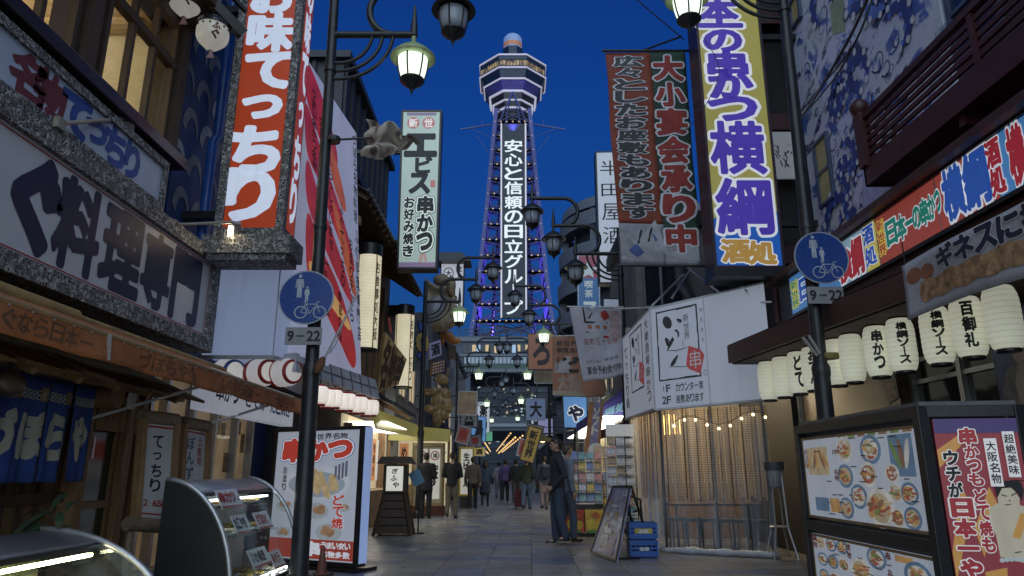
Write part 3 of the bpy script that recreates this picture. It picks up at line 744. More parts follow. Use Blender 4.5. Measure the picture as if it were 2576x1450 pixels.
def awning():
    root = thing('awning', 'faded orange awning with brown lettering on its hanging valance', 'awning', (-3, 6, 2.1))
    cl = M('faded_orange_canvas', (.34, .12, .045), .8, var=.25, scale=2.2, bump=.15, dirt=.35)
    def sheet(u, v): y = 1.5 + 8.5 * u; return (-3.82 + .82 * v, y, 2.52 - .34 * v - .05 * math.sin(math.pi * v) + .012 * math.sin(y * 7) * v)
    m = MB(); m.grid(sheet, 60, 6, (0, 0, .008)); m.build('canvas', cl, root, True)
    rn = random.Random(5)
    def val(u, v, h=0):
        y = 1.5 + 8.5 * u; return Vector((-2.99 + h + .018 * math.sin(y * 5.3) * v + .01 * math.sin(y * 13) * v, y, 2.185 - .195 * v + .006 * math.sin(y * 6.1)))
    m = MB(); m.grid(lambda u, v: val(u, v), 110, 5, (-.006, 0, 0)); m.build('valance', cl, root, True)
    face = Fn(lambda a, b, h: val(a, 1 - b, h), 8.5, .195)
    brn = M('brown_faded_ink', (.13, .06, .03), .8, dirt=0)
    it = []
    for s0, s1, wd in ((.27, .40, 'ふぐなら日本一'), (.475, .60, 'づぼらやへ'), (.66, .80, 'ふぐなら日本一'), (.86, .96, 'づぼらや')): it += row(wd, s0, s1, .5, .62, None, .02)
    write(root, face, it, brn, .003)
    m = MB(); m.tube([(-3.0, 1.4, 2.19), (-3.0, 10.02, 2.19)], .022, 8); m.build('front_bar', M('tan_bar', (.28, .18, .09), .5), root)
    m = MB(); m.tube([(-3.8, 1.4, 2.50), (-3.8, 5.9, 2.50)], .075, 12); m.tube([(-3.8, 5.9, 2.50), (-3.8, 10, 2.50)], .045, 10); m.build('roller', M('ochre_canvas_roll', (.26, .17, .07), .8, dirt=.3), root, 40)
    for y in (3.2, 7.0, 9.1):
        m = MB(); m.tube([(-4.18, y, 1.72), (-3.02, y + .35, 2.16)], .017, 8); m.build('support_arm', WHITEP, root)
    m = MB()
    for k in range(40): m.ball((-2.98, 1.7 + k * .21, 2.165), .008, 6)
    m.build('grommets', STEEL, root)
    m = MB(); m.bar((-2.97, 5.05, 2.19), (-2.97, 5.08, 2.0), .03, .01); m.build('metal_clip', STEEL, root)
awning()

def noren():
    root = thing('door_curtain', 'deep blue split door curtain with white characters and a looped rope pattern', 'curtain', (-3.97, 5, 2))
    m = MB(); m.tube([(-3.99, 3.4, 2.0), (-3.99, 6.86, 2.0)], .018, 8); m.build('rod', DARKWOOD, root)
    cl = M('indigo_cloth', (.025, .06, .25), .85, var=.18, scale=3, bump=.3, bscale=160, dirt=.1)
    wht = M('unbleached_white_dye', (.42, .42, .36), .85, var=.08, dirt=.1); gold = M('tan_dye', (.23, .17, .075), .85, dirt=.1)
    ys = [6.68 - .335 * (9 - k) for k in range(10)]
    for k in range(9):
        y0, y1 = ys[k] + .006, ys[k + 1] - .006
        def fn(u, v, h=0, y0=y0, y1=y1, k=k):
            y = y0 + (y1 - y0) * u; return Vector((-3.97 + h + (.022 * math.sin(u * 5 + k * 1.7) + .02 * math.sin(u * 11 + k)) * (.25 + v) * .8, y, 1.99 - .86 * v - .01 * math.sin(u * 3)))
        m = MB(); m.grid(lambda u, v: fn(u, v), 16, 10, (-.004, 0, 0)); m.build('cloth', cl, root, True)
        face = Fn(lambda a, b, h, fn=fn: fn(a, 1 - b, h), y1 - y0, .86)
        ch = '     づぼらや'[k]
        if ch.strip(): write(root, face, [(ch, .5, .44, .74, .40, .07)], wht, .005)
        b = MB()
        for q in range(6):
            cs = (q + .5) / 6
            for dt in (.0, .045):
                for i in range(10):
                    a0, a1 = 2 * math.pi * i / 10, 2 * math.pi * (i + 1) / 10
                    b.quad(*[face.pt(min(1, max(0, cs + rr * math.cos(a) * .078)), .80 + dt + rr * math.sin(a) * .026, .004 + dt * .05) for rr, a in ((1, a0), (1, a1), (.5, a1), (.5, a0))])
        b.build('rope_pattern', wht, root)
        b = MB()
        if k in (5, 6, 7): slab(b, face, .62, .92, .765, .90, .006, .010); b.build('tassel_knot', gold, root)
noren()
lamp = thing('wall_lamp', 'unlit dark egg shaped lamp hung over the blue door curtain', 'lamp', atx(18, 965, -3.75)); m = MB(); c = atx(20, 965, -3.75)
m.ball(c, (.10, .14, .10), 14); m.build('globe', M('dull_bronze_globe', (.07, .05, .04), .35), lamp, True)
m = MB(); m.tube([c, c + Vector((0, 0, .25))], .012); m.build('stem', BLACK, lamp)
pl = thing('house_number', 'small white plate with a black mark on the brown beam by the door', 'plate', (-3.83, 7.0, 1.9)); f = on_left(-3.83, 7.02, 7.13, 1.82, 1.98)
m = MB(); slab(m, f, 0, 1, 0, 1, -.02, 0); m.build('plate', WHITEP, pl); write(pl, f, [('1', .6, .5, .25, .7, .05)], INK, .002)

def potted_plant():
    c = Vector((-3.35, 5.35, 0)); root = thing('potted_plant', 'dark leafy plant below the blue door curtain', 'plant', c)
    m = MB(); m.lathe([(.12, 0), (.17, .05), (.19, .3), (.21, .32), (.17, .31)], c, 18); m.build('pot', M('brown_glazed_pot', (.06, .035, .02), .25), root, 40)
    rn = random.Random(9); m = MB(); st = MB()
    for k in range(4): st.tube([c + Vector((0, 0, .3)), c + Vector((rn.uniform(-.08, .08), rn.uniform(-.08, .08), .8))], .012, 6)
    for k in range(46):
        a = rn.uniform(0, 6.28); el = rn.uniform(-.5, .9); L = rn.uniform(.18, .34); w = .03
        o_ = c + Vector((rn.uniform(-.07, .07), rn.uniform(-.07, .07), rn.uniform(.55, .95))); d = Vector((math.cos(a) * math.cos(el), math.sin(a) * math.cos(el), math.sin(el))); sd_ = d.cross(Vector((0, 0, 1))).normalized()
        pts = []
        for t in (0, .35, .7, 1): pts.append(o_ + d * L * t + Vector((0, 0, -.22 * L * t * t * 2)))
        ws = (.004, w * .9, w, .002)
        for i in range(3): m.quad(pts[i] - sd_ * ws[i], pts[i] + sd_ * ws[i], pts[i + 1] + sd_ * ws[i + 1], pts[i + 1] - sd_ * ws[i + 1])
    st.build('stem', DARKWOOD, root); m.build('leaves', M('dark_green_leaf', (.035, .065, .035), .4, var=.4), root)
potted_plant()

def framed_sign(lab, bl, br, tr, tl, items, log_dx, redm):
    f = Quad(bl, br, tr, tl); root = thing('framed_sign', lab, 'sign', bl)
    m = MB(); slab(m, f, 0, 1, 0, 1, -.02, 0); m.build('panel', M('white_enamel_board', (.5, .51, .54), .45, var=.06, dirt=.12), root)
    m = MB(); a = .055 / f.w
    slab(m, f, -a, 0, -.03, 1.03, -.04, .05); slab(m, f, 1, 1 + a, -.03, 1.03, -.04, .05); m.build('side_rail', BROWNWOOD, root, bevel=.006)
    for tt, nm in ((1.06, 'top_log'), (-.08, 'bottom_log')):
        m = MB(); p0, p1 = f.pt(-.32 if nm == 'bottom_log' else -.1, tt), f.pt(1.1, tt); m.tube([p0, p1], .065, 14); m.build(nm, LOGWOOD, root, 40)
    m = MB(); slab(m, f, .02, .98, .95, .97, .001, .003); slab(m, f, .02, .98, .03, .045, .001, .003); m.build('red_line', INKRED, root)
    for its, mt in items: write(root, f, its, mt, .003)
    lg = MB()
    for s0 in (-.1, .95): p0 = f.pt(s0, -.05); lg.tube([p0 + f.n * -.03, Vector((p0.x - .02, p0.y, 0.0))], .035, 8)
    lg.build('leg', LOGWOOD, root)
framed_sign('wooden framed white menu board for てっちり with a red price, beside the door', at(347, 1300, 6.9), at(420, 1306, 7.25), at(437, 1070, 7.25), at(362, 1062, 6.9),
            [(col('てっちり', .5, .88, .26, .34, .13, .02), INK), (row('2,650', .14, .92, .15, .07, .15, .02), INKRED)], 0, INKRED)
framed_sign('wooden framed white menu board with blue writing, standing behind the てっちり board', at(452, 1290, 7.55), at(505, 1296, 7.9), at(518, 1085, 7.9), at(463, 1076, 7.55),
            [(col('ぽんず', .34, .92, .38, .34, .15, .02), M('teal_ink', (.03, .10, .16), .5)), (col('土産用', .75, .92, .56, .22, .10, .015), INKRED)], 0, INKRED)

# ---- refrigerated display counters
def counter(lab, x0, x1, y0, y1, h, zg, lit, endm, contents):
    root = thing('display_counter', lab, 'display case', (x0, y0, 0))
    def arc(u, y): a = u * math.pi / 2; return Vector((x0 + (x1 - x0) * math.sin(a) ** 1.04, y, zg + (h - zg) * math.cos(a) ** 1.0))
    P = [arc(k / 14, 0) for k in range(15)]
    for y, nm in ((y0, 'near'), (y1, 'far')):
        m = MB(); a = [Vector((p.x, y, p.z)) for p in P] + [Vector((x1, y, .12)), Vector((x0, y, .12))]; n = len(a)
        b = [q + Vector((0, .035, 0)) for q in a]
        m._add(a + b, [tuple(range(n)), tuple(range(2 * n - 1, n - 1, -1))] + [(i, (i + 1) % n, n + (i + 1) % n, n + i) for i in range(n)])
        if nm == 'near' or endm is None: m.build('end_panel', endm or GLASS, root)
        e = MB(); e.tube([Vector((p.x + .008, y + .017, p.z + .012)) for p in P] + [Vector((x1 + .008, y + .017, .12))], .024, 8); e.build('arc_trim', STEEL, root, True)
    m = MB(); m.grid(lambda u, v: arc(.30 + .66 * u, y0 + .04 + (y1 - y0 - .05) * v), 18, 1, (0, 0, .006)); m.build('curved_glass', glassmat('counter_glass', (.95, .98, .98), .03), root, True)
    m = MB(); m.grid(lambda u, v: arc(.30 * u, y0 + .04 + (y1 - y0 - .05) * v) + Vector((0, 0, .004)), 8, 1, (0, 0, -.02)); m.build('steel_top', STEEL, root, True)
    m = MB(); m.span(x0, x1 - .02, y0 + .04, y1, .10, zg - .02); m.span(x0, x0 + .04, y0 + .04, y1, zg - .02, h - .03); m.build('cabinet', contents or M('grey_steel_cabinet', (.22, .23, .24), .4), root)
    m = MB(); m.span(x0 + .04, x1 - .06, y0 + .05, y1 - .02, zg - .018, zg + .01); m.build('deck', STEEL, root)
    for sz_, dep in ((.45, .66), (.72, .42)):
        z = zg + (h - zg) * sz_; m = MB(); m.span(x0 + .05, x0 + (x1 - x0) * dep, y0 + .06, y1 - .03, z, z + .012); m.build('shelf', glassmat('shelf_glass', (.8, .88, .86), .15), root)
    m = MB(); m.bar(arc(.30, y0 + .04) + Vector((.005, 0, -.02)), arc(.30, y1) + Vector((.005, 0, -.02)), .05, .03); m.build('front_rail', BLACK, root)
    m = MB(); q = arc(.33, 0); m.span(q.x - .06, q.x - .02, y0 + .1, y1 - .08, q.z - .065, q.z - .045); m.span(x1 - .10, x1 - .07, y0 + .1, y1 - .08, zg + .03, zg + .05); m.each('tube_light', E('counter_tube_' + ('bright' if lit > 9 else 'dim'), (1, .88, .52) if lit > 9 else (.95, 1, .92), lit), root)  # lower tube added behind the front lip to light the cards
    m = MB()
    for sx in (x0 + .08, x1 - .12):
        for sy in (y0 + .1, y1 - .1): m.lathe([(.035, 0), (.035, .11)], (sx, sy, 0), 10)
    m.each('foot', BLACK, root)
    return root, arc
r1, arc1 = counter('low glass display counter with a rounded front, empty and softly lit inside', -3.35, -2.37, 2.9, 5.2, .80, .10, 24.0, None, M('cream_cabinet', (.55, .47, .26), .5))
r2, arc2 = counter('curved glass food counter with a plain dark quarter round end panel', -3.17, -2.50, 6.6, 8.6, 1.13, .12, 8.0, M('dark_grey_end_panel', (.014, .017, .018), .4, var=.1, dirt=.1), None)
m = MB(); m.span(-3.40, -2.62, 3.0, 5.1, .12, .135); 
tag(m.build('counter_liner', M('cream_tray_liner', (.55, .48, .28), .5), None), 'cream liner sheet lying inside the low glass display counter', 'liner')
# food trays and price cards in the dark-ended counter
rn = random.Random(21); foodc = [M('fried_batter', (.30, .16, .05), .7, var=.5, scale=30, bump=.5), M('dark_sauce_food', (.09, .04, .02), .4, var=.5, scale=30), M('yellow_food', (.42, .30, .08), .6, var=.4, scale=25), M('pale_dumpling', (.48, .42, .33), .6, var=.2, scale=20), M('salad_green', (.10, .17, .05), .6, var=.5, scale=30)]
tl = ['brown fried skewers', 'dark glazed food', 'yellow food', 'pale dumplings', 'green salad']
lev = [('bottom deck', .145, .30), ('middle shelf', .60, .20), ('top shelf', .87, .12)]
for li, (ln, z, wd) in enumerate(lev):
    for k in range(8 if li < 2 else 4):
        bk = k // 4; k %= 4; y = 6.87 + k * .45 - .2 * bk * (k > 0); x = (-2.70, -2.86, -3.0)[li] - .2 * bk; q = (li * 2 + k + bk * 2) % 5
        t = thing('food_tray', '%s, %s from the near end%s, %s' % (tl[q], ('first', 'second', 'third', 'fourth')[k], ' at the back' if bk else '', ln), 'food', (x, y, z), group='food trays in the curved counter')
        m = MB(); m.lathe([(.12, 0), (.17, .012), (.20, .03), (.195, .03), (.16, .014)], (x, y, z), 18, sx=.55 if li else .95); m.build('tray', WHITEP, t, 40)
        m = MB()
        for i in range(13): m.ball((x + rn.uniform(-.07, .07), y + rn.uniform(-.14, .14), z + .035 + rn.uniform(0, .02)), (rn.uniform(.02, .035), rn.uniform(.03, .06), .02), 8, Matrix.Rotation(rn.uniform(0, 3), 3, 'Z'))
        m.build('food', foodc[q], t, True)
cards = [('串カツ', INKRED, -2.82, 6.95, .93, .55, 'white price card with bold red writing on the top shelf of the food counter'), ('たこやき', INK, -2.72, 7.15, .68, .40, 'white card with black writing on the middle shelf, near end of the food counter'),
         ('さつまあげ', INKRED, -2.72, 7.75, .68, .44, 'white card with red writing on the middle shelf, far end of the food counter'), ('いか焼き', INK, -2.60, 7.35, .34, .52, 'large white card with black writing low in the food counter'), ('海老天', INKRED, -2.60, 8.0, .26, .36, 'small white card with red writing low at the far end of the food counter')]
for wd, mt, x, y, z, w, lb in cards:
    f = Quad((x + .06, y, z - .06), (x + .06, y + w, z - .06), (x - .04, y + w, z + .11), (x - .04, y, z + .11)); t = thing('price_card', lb, 'card', f.pt(0, 0), group='price cards in the food counter')
    m = MB(); slab(m, f, 0, 1, 0, 1, -.004, 0); slab(m.mat(1), f, 0, 1, 0, .12, .0005, .002); m.build('card', [M('white_card', (.62, .63, .66), .5, dirt=.05), INKRED], t)
    write(t, f, row(wd, .06, .8, .56, .55, None, .05), mt, .003)
c = (-2.3, 9.0, 0); t = thing('traffic_cone', 'small faded reddish traffic cone at the foot of the lit food sign', 'cone', c)
m = MB(); m.lathe([(.085, .02), (.065, .03), (.022, .33), (.015, .34)], c, 16); m.build('cone_shell', M('faded_red_plastic', (.16, .055, .035), .55), t, 40)
m = MB(); m.box((c[0], c[1], .011), (.24, .24, .022)); m.build('base', M('dark_rubber', (.03, .02, .02), .8), t)

# ================================================================== LEFT: standing signs, lamp posts, buildings farther up the street
PAPERW = E('white_lit_poster', (.70, .77, .92), .31, .07, .9)
def food_sign():
    f = Quad((-3.32, 10.0, .06), (-1.93, 9.25, .06), (-1.93, 9.25, 1.80), (-3.32, 10.0, 1.80))
    r, p = sign('standing_sign', 'black framed lit standing sign with red lettering over a plate of fried skewers', 'sign', f, PAPERW, BLACK, .16, .05, .03)
    red = E('red_lit_print', (.62, .07, .05), .42); blu = E('blue_lit_print', (.04, .12, .40), .4); wh = E('white_lit_print', (.8, .85, .95), .5)
    write(r, p, [('串', .22, .845, .24, .17, .075), ('か', .50, .845, .25, .15, .075), ('つ', .78, .85, .25, .12, .075)], red, .003, (wh, .05), halo2=(blu, .075))
    write(r, p, row('新世界名物', .40, .86, .955, .045, None, .02), INK, .003)
    m = MB(); m.disc(p, .52, .585, .40, .135, .001); m.build('plate_picture', E('pale_plate_print', (.62, .68, .78), .42), r)
    m = MB(); m.disc(p, .52, .575, .34, .10, .0022); m.build('plate_picture', E('blue_grey_plate_print', (.35, .42, .52), .42), r)
    rn = random.Random(2); bt = E('golden_batter_print', (.72, .54, .30), .44, .5, 16)
    for k in range(13):
        b = MB(); b.disc(p, .34 + .032 * k + rn.uniform(-.02, .02), .60 + rn.uniform(-.045, .06) - .004 * k, .034, .075, .003 + .0006 * k, None, 14, .5 + rn.uniform(-.15, .15)); b.build('skewer_picture', bt, r)
    b = MB()
    for cx, cy, q in ((.15, .40, .10), (.55, .37, .14), (.38, .25, .10), (.70, .21, .15), (.86, .40, .07), (.16, .20, .09)):
        b.k = 0; b.disc(p, cx, cy, q, q * .45, .0015); b.k = 1
        for i in range(5): b.disc(p, cx + rn.uniform(-.5, .5) * q, cy + rn.uniform(-.15, .2) * q, q * .30, q * .18, .0024 + i * .0004)
    b.build('food_picture', [E('food_bowl_print', (.45, .50, .55), .4), E('food_brown_print', (.50, .30, .17), .42, .5, 14)], r)
    write(r, p, col('どて焼', .80, .50, .24, .12, None, .035), red, .006, (wh, .02))
    write(r, p, col('お造り', .13, .72, .52, .05, None, .02), INK, .003)
    b = MB()
    for k in range(4): slab(b, p, .73 + .04 * k, .755 + .04 * k, .60 + .012 * k, .72 + .012 * k, .001, .0035)
    b.build('text_strip', E('grey_text_print', (.18, .2, .3), .3), r)
    b = MB(); slab(b, p, 0, 1, .01, .155, .001, .003); b.build('red_band', E('red_band_print', (.42, .07, .05), .42), r)
    write(r, p, row('串', .40, .62, .085, .10, None, .06), wh, .004); write(r, p, row('うまい安い', .62, .96, .115, .045, None, .04) + row('名物多数', .62, .96, .05, .045, None, .04), wh, .004)
    sf = Quad((-1.93, 9.255, .10), (-1.93 + .10, 9.255 + .13, .10), (-1.83, 9.385, 1.78), (-1.93, 9.255, 1.78))
    m = MB(); slab(m, sf, .12, .9, 0, 1, .001, .006); m.build('side_strip', E('blue_white_side_strip', (.40, .55, .95), .42), r)
    m = MB(); m.box((-2.56, 9.74, .02), (1.66, .42, .05), Matrix.Rotation(math.atan2(-.75, 1.39), 3, 'Z')); m.build('base', BLACK, r)
food_sign()

def pagoda_sign():
    c = Vector((-2.36, 14.7, 0)); root = thing('lantern_stand', 'dark wooden lantern shaped stand with a small lit white name panel', 'sign stand', c)
    m = MB(); wd = [(.33, 0), (.21, .80)]
    for k in range(5):
        z0 = .04 + k * .155; z1 = z0 + .143; a = .35 - .15 * z0 / .8; b = .35 - .15 * z1 / .8; d = .8
        m.hexa([c + Vector((-a, -a * d, z0)), c + Vector((a, -a * d, z0)), c + Vector((b, -b * d, z1)), c + Vector((-b, -b * d, z1))], [c + Vector((-a, a * d, z0)), c + Vector((a, a * d, z0)), c + Vector((b, b * d, z1)), c + Vector((-b, b * d, z1))])
    m.build('boarded_base', DARKWOOD, root, bevel=.01)
    m = MB()
    for sx in (-1, 1):
        for sy in (-1, 1): m.bar(c + Vector((sx * .36, sy * .29, 0)), c + Vector((sx * .20, sy * .16, .82)), .05)
    m.each('corner_post', DARKWOOD, root)
    m = MB(); m.box(c + Vector((0, 0, 1.09)), (.46, .36, .56)); m.build('lantern_box', DARKWOOD, root)
    f = facing_cam(c.x - .17, c.x + .17, c.y - .182, .85, 1.33); m = MB(); slab(m, f, 0, 1, 0, 1, 0, .004); m.build('panel', E('warm_white_lit_panel', (.92, .92, .82), .6), root)
    frame_bars(facing_cam(c.x - .2, c.x + .2, c.y - .181, .82, 1.36), .03, .001, .02).build('frame', DARKWOOD, root)
    write(root, f, [('ぎ', .5, .80, .34, .2, .03), ('ふ', .44, .52, .36, .22, .03), ('や', .58, .24, .36, .22, .03)], INK, .006)
    m = MB(); a, b = .36, .28
    m.hexa([c + Vector((-a, -.3, 1.38)), c + Vector((a, -.3, 1.38)), c + Vector((a, .3, 1.38)), c + Vector((-a, .3, 1.38))], [c + Vector((-b, -.22, 1.52)), c + Vector((b, -.22, 1.52)), c + Vector((b, .22, 1.52)), c + Vector((-b, .22, 1.52))]); m.build('roof', DARKWOOD, root, bevel=.01)
pagoda_sign()

# ---- cast iron street lamps: one built of parts, the rest copied
LIT = E('lit_frosted_lamp_glass', (.86, 1.0, .80), 1.6, .12, 6); UNLIT = M('unlit_frosted_lamp_glass', (.34, .38, .46), .3, var=.08, dirt=.1)
SHADE_LIT = M('glow_tinted_lamp_shade', (.30, .38, .20), .45)
_lant = {}
def lamp_lantern(parent, c, lit):
    c = Vector(c); l = MB(); l.lathe([(.03, .40), (.03, .22), (.05, .20), (.11, .17), (.20, .10), (.275, .02), (.28, .0), (.26, -.005), (.16, .03)], c, 24); L = l.build('lantern', DARKMETAL if not lit else SHADE_LIT, parent, 40)  # shade and cage paler where lit: lamp glow put into their paint
    g = MB(); g.lathe([(.185, -.01), (.18, -.08), (.165, -.18), (.135, -.29)], c, 20); g.build('globe', LIT if lit else UNLIT, L, True)
    r = MB()
    for k in range(6):
        a = 2 * math.pi * k / 6 + .3; r.tube([c + Vector((math.cos(a) * q, math.sin(a) * q, z)) for q, z in ((.19, -.005), (.186, -.08), (.171, -.18), (.14, -.30))], .011, 6)
    r.lathe([(.15, -.29), (.155, -.31), (.12, -.35), (.06, -.39), (.03, -.42), (.02, -.45), (.004, -.50)], c, 16); r.build('cage', BLACK if not lit else DARKMETAL, L, 40)
    return L
def lamp_post(label, base, d, arm_z, lit=(True, False, False), group='street lamps along the shopping street', lean=0.0, reach=0.0):
    """d = +1: arms reach to the right, -1: to the left"""
    B = Vector(base); root = thing('street_lamp', label, 'street lamp', B, group=group)
    T = arm_z + .62; m = MB()
    X = lambda z: B.x + lean * z
    m.tube([(X(0), B.y, 0), (X(.25), B.y, .25), (X(2.3), B.y, 2.3)], [.115, .094, .088], 16); m.tube([(X(2.3), B.y, 2.3), (X(T), B.y, T)], [.074, .058], 16); m.build('pole', DARKMETAL, root, 40)
    m = MB(); m.lathe([(.093, 2.22), (.097, 2.26), (.097, 2.32), (.08, 2.36)], (X(2.3), B.y, 0), 16); m.lathe([(.17, 0), (.17, .12), (.13, .2)], (B.x, B.y, 0), 16)
    for z in (3.95, arm_z - .5): m.lathe([(.076, z - .03), (.082, z), (.076, z + .03)], (X(z), B.y, 0), 14)
    m.each('collar', DARKMETAL, root, 40)
    m = MB(); r = .045; x0 = X(arm_z)
    ends = []
    for k in range(3):
        zz = arm_z + .68 * k; xe = 1.02 + .49 * k + reach; xs = 0 if k == 0 else .82 + .49 * (k - 1) + reach
        if k == 0: m.tube([(x0, B.y, zz), (x0 + d * xe, B.y, zz)], r, 10)
        else:
            # the hoop that climbs from the arm below
            zc = zz - .34; xc = xs - .05
            m.tube([(x0 + d * (xc + .02), B.y, zz - .68)] + [(x0 + d * (xc - .32 * math.sin(math.pi * q / 12)), B.y, zc - .34 * math.cos(math.pi * q / 12)) for q in range(13)] + [(x0 + d * xe, B.y, zz)], r, 10)
        ends.append((x0 + d * xe, B.y, zz))
    m.build('arm', DARKMETAL, root, 50)
    m = MB()
    for k in range(3):
        z = arm_z - .40 - .11 * k; q = .38 + .13 * k
        m.tube([(X(z), B.y, z)] + [(x0 + d * (.12 + (q) * math.sin(math.pi / 2 * i / 10)), B.y, z + .0 + (arm_z - z) * (1 - math.cos(math.pi / 2 * i / 10))) for i in range(11)], .024, 8)
    m.each('bracket', DARKMETAL, root, 50)
    for e, l in zip(ends, lit):
        m = MB(); m.tube([(e[0], e[1], e[2] + .42), (e[0], e[1], e[2] + .1), (e[0], e[1], e[2] - .02)], [.012, .045, .05], 10); m.build('hanger', DARKMETAL, root, 40)
        lamp_lantern(root, (e[0], e[1], e[2] - .34), l)
    return root
az = at(940, 88, 7.6).z
lamp_post('near street lamp whose arms and one glowing lantern reach out past the red sign', (-2.17, 7.6, 0), 1, az, lean=-.012)
lamp_post('near street lamp standing beside the yellow vertical sign, behind the photo menu box', (3.36, 7.6, 0), -1, az + .86, lean=.012, reach=.20)
lamp_post('street lamp at the left of the street behind the man in a black coat', (-2.57, 20, 0), 1, 6.1)
lamp_post('unlit street lamp in front of the white vertical liquor shop sign', (2.47, 15.2, 0), -1, 6.05, (False, False, False))
lamp_post('street lamp behind the hanging orange cloth banner', (2.1, 23.3, 0), -1, 6.1)
lamp_post('slender far street lamp on the left, before the hanging plates', (-2.6, 33, 0), 1, 6.1)
lamp_post('far street lamp on the right, beyond the souvenir racks', (1.75, 33, 0), -1, 6.1)
lamp_post('distant street lamp on the left near the end of the street', (-2.7, 47, 0), 1, 6.1)
lamp_post('distant street lamp on the right near the end of the street', (1.6, 45, 0), -1, 6.1)
lamp_post('farthest street lamp on the left, small under the tower', (-2.8, 62, 0), 1, 6.1)
lamp_post('farthest street lamp on the right, small under the tower', (1.5, 60, 0), -1, 6.1)

def ped_sign(label, c, tilt=0.0):
    c = Vector(c); root = thing('traffic_sign', label, 'road sign', c, group='round pedestrian and cycle signs')
    f = Quad(c + Vector((-.305, -.12, -.305)), c + Vector((.305, -.12, -.305)), c + Vector((.305, -.12, .305)), c + Vector((-.305, -.12, .305)))
    m = MB(); m.disc(f, .5, .5, .5, .5, -.012, 0, 48); m.build('disc', M('pale_sign_rim', (.30, .33, .40), .4), root)
    m = MB(); m.disc(f, .5, .5, .475, .475, .001, .003, 48); m.build('blue_face', M('traffic_sign_blue', (.008, .045, .22), .3, var=.06, dirt=.05), root)
    wh = M('sign_white', (.36, .40, .46), .4, dirt=0); p = MB(); h = .005
    def fig(cx, top, k):
        p.disc(f, cx, top - .045 * k, .036 * k, .042 * k, h)
        p.poly(f, [(cx - .075 * k, top - .11 * k), (cx + .075 * k, top - .11 * k), (cx + .095 * k, top - .30 * k), (cx + .065 * k, top - .30 * k), (cx + .05 * k, top - .18 * k), (cx + .05 * k, top - .52 * k), (cx + .008 * k, top - .52 * k), (cx, top - .33 * k), (cx - .008 * k, top - .52 * k), (cx - .05 * k, top - .52 * k), (cx - .05 * k, top - .18 * k), (cx - .065 * k, top - .30 * k), (cx - .095 * k, top - .30 * k)], h)
    fig(.37, .93, .84); fig(.51, .70, .52)
    p.build('pedestrian_symbol', wh, root)
    b = MB()
    def ring(cx, cy, rr, w):
        for k in range(28):
            a0, a1 = 2 * math.pi * k / 28, 2 * math.pi * (k + 1) / 28
            b.quad(*[f.pt(cx + q * math.cos(a), cy + q * math.sin(a), h) for q, a in ((rr, a0), (rr, a1), (rr - w, a1), (rr - w, a0))])
    def ln(a, c_, w=.014):
        a, c_ = Vector(a), Vector(c_); d = (c_ - a).normalized(); n = Vector((-d.y, d.x)) * w / 2
        b.quad(*[f.pt(q.x, q.y, h + .0006) for q in (a - n, c_ - n, c_ + n, a + n)])
    ring(.42, .22, .115, .018); ring(.76, .22, .115, .018)
    for a, c_ in (((.42, .22), (.50, .37)), ((.50, .37), (.70, .37)), ((.58, .20), (.51, .37)), ((.58, .20), (.70, .37)), ((.58, .20), (.42, .22)), ((.76, .22), (.69, .41)), ((.69, .41), (.76, .415)), ((.505, .37), (.495, .41)), ((.46, .415), (.53, .415))): ln(a, c_)
    b.build('bicycle_symbol', wh, root)
    q = Quad(c + Vector((-.20, -.115, -.53)), c + Vector((.20, -.115, -.53)), c + Vector((.20, -.115, -.335)), c + Vector((-.20, -.115, -.335)))
    m = MB(); slab(m, q, 0, 1, 0, 1, -.01, 0); m.build('time_plate', M('grey_white_plate', (.22, .23, .25), .45, dirt=.1), root, bevel=.012)
    write(root, q, [('9', .15, .5, .16, .58, .035), ('－', .42, .5, .24, .55, .03), ('2', .68, .5, .16, .58, .035), ('2', .87, .5, .16, .58, .035)], INK, .003)
    m = MB(); m.box(c + Vector((0, -.06, .12)), (.28, .10, .05)); m.box(c + Vector((0, -.06, -.15)), (.28, .10, .05)); m.box(c + Vector((0, -.055, -.43)), (.24, .10, .04)); m.each('clamp', STEEL, root)
ped_sign('round blue pedestrian and bicycle sign on the lamp pole by the slanting wall sign', at(775, 752, 7.5) + Vector((0, .05, 0)))
ped_sign('round blue pedestrian and bicycle sign on the lamp pole behind the menu box', at(2060, 653, 7.5) + Vector((0, .05, 0)))
# stick tied to the left pole, yellow strap on the right pole
t = thing('tied_stick', 'thin metal rod tied slantwise to the lamp pole under the 9-22 plate', 'rod', at(800, 930, 7.45)); m = MB(); m.tube([at(800, 935, 7.45), at(905, 728, 7.4)], .012, 6); m.build('rod', STEEL, t)
m = MB(); a, b = at(830, 890, 7.43), at(862, 815, 7.43); pts = [a, (a * .7 + b * .3) + Vector((.02, 0, 0)), (a * .3 + b * .7) + Vector((.02, 0, 0)), b, (a * .3 + b * .7) - Vector((.015, 0, 0)), (a * .7 + b * .3) - Vector((.015, 0, 0)), a]; m.tube(pts, .006, 5); m.build('wire_loop', STEEL, t)
m = MB(); m.ball(at(805, 918, 7.42), (.05, .03, .10), 10, Matrix.Rotation(.4, 3, 'Y')); m.build('rag_knot', M('rusty_rag', (.12, .05, .03), .9), t, True)
t = thing('pole_strap', 'yellow strap with two short sticks taped to the pole beside the white lanterns', 'strap', at(2085, 897, 7.5)); c = at(2085, 897, 7.6); m = MB(); m.lathe([(.104, -.03), (.106, 0), (.104, .03)], c, 16); m.build('band', M('olive_yellow_tape', (.16, .13, .02), .5), t)
m = MB(); m.tube([at(2062, 890, 7.46), at(2035, 845, 7.42)], .016); m.tube([at(2055, 895, 7.46), at(2020, 850, 7.42)], .016); m.build('stick', STEEL, t)

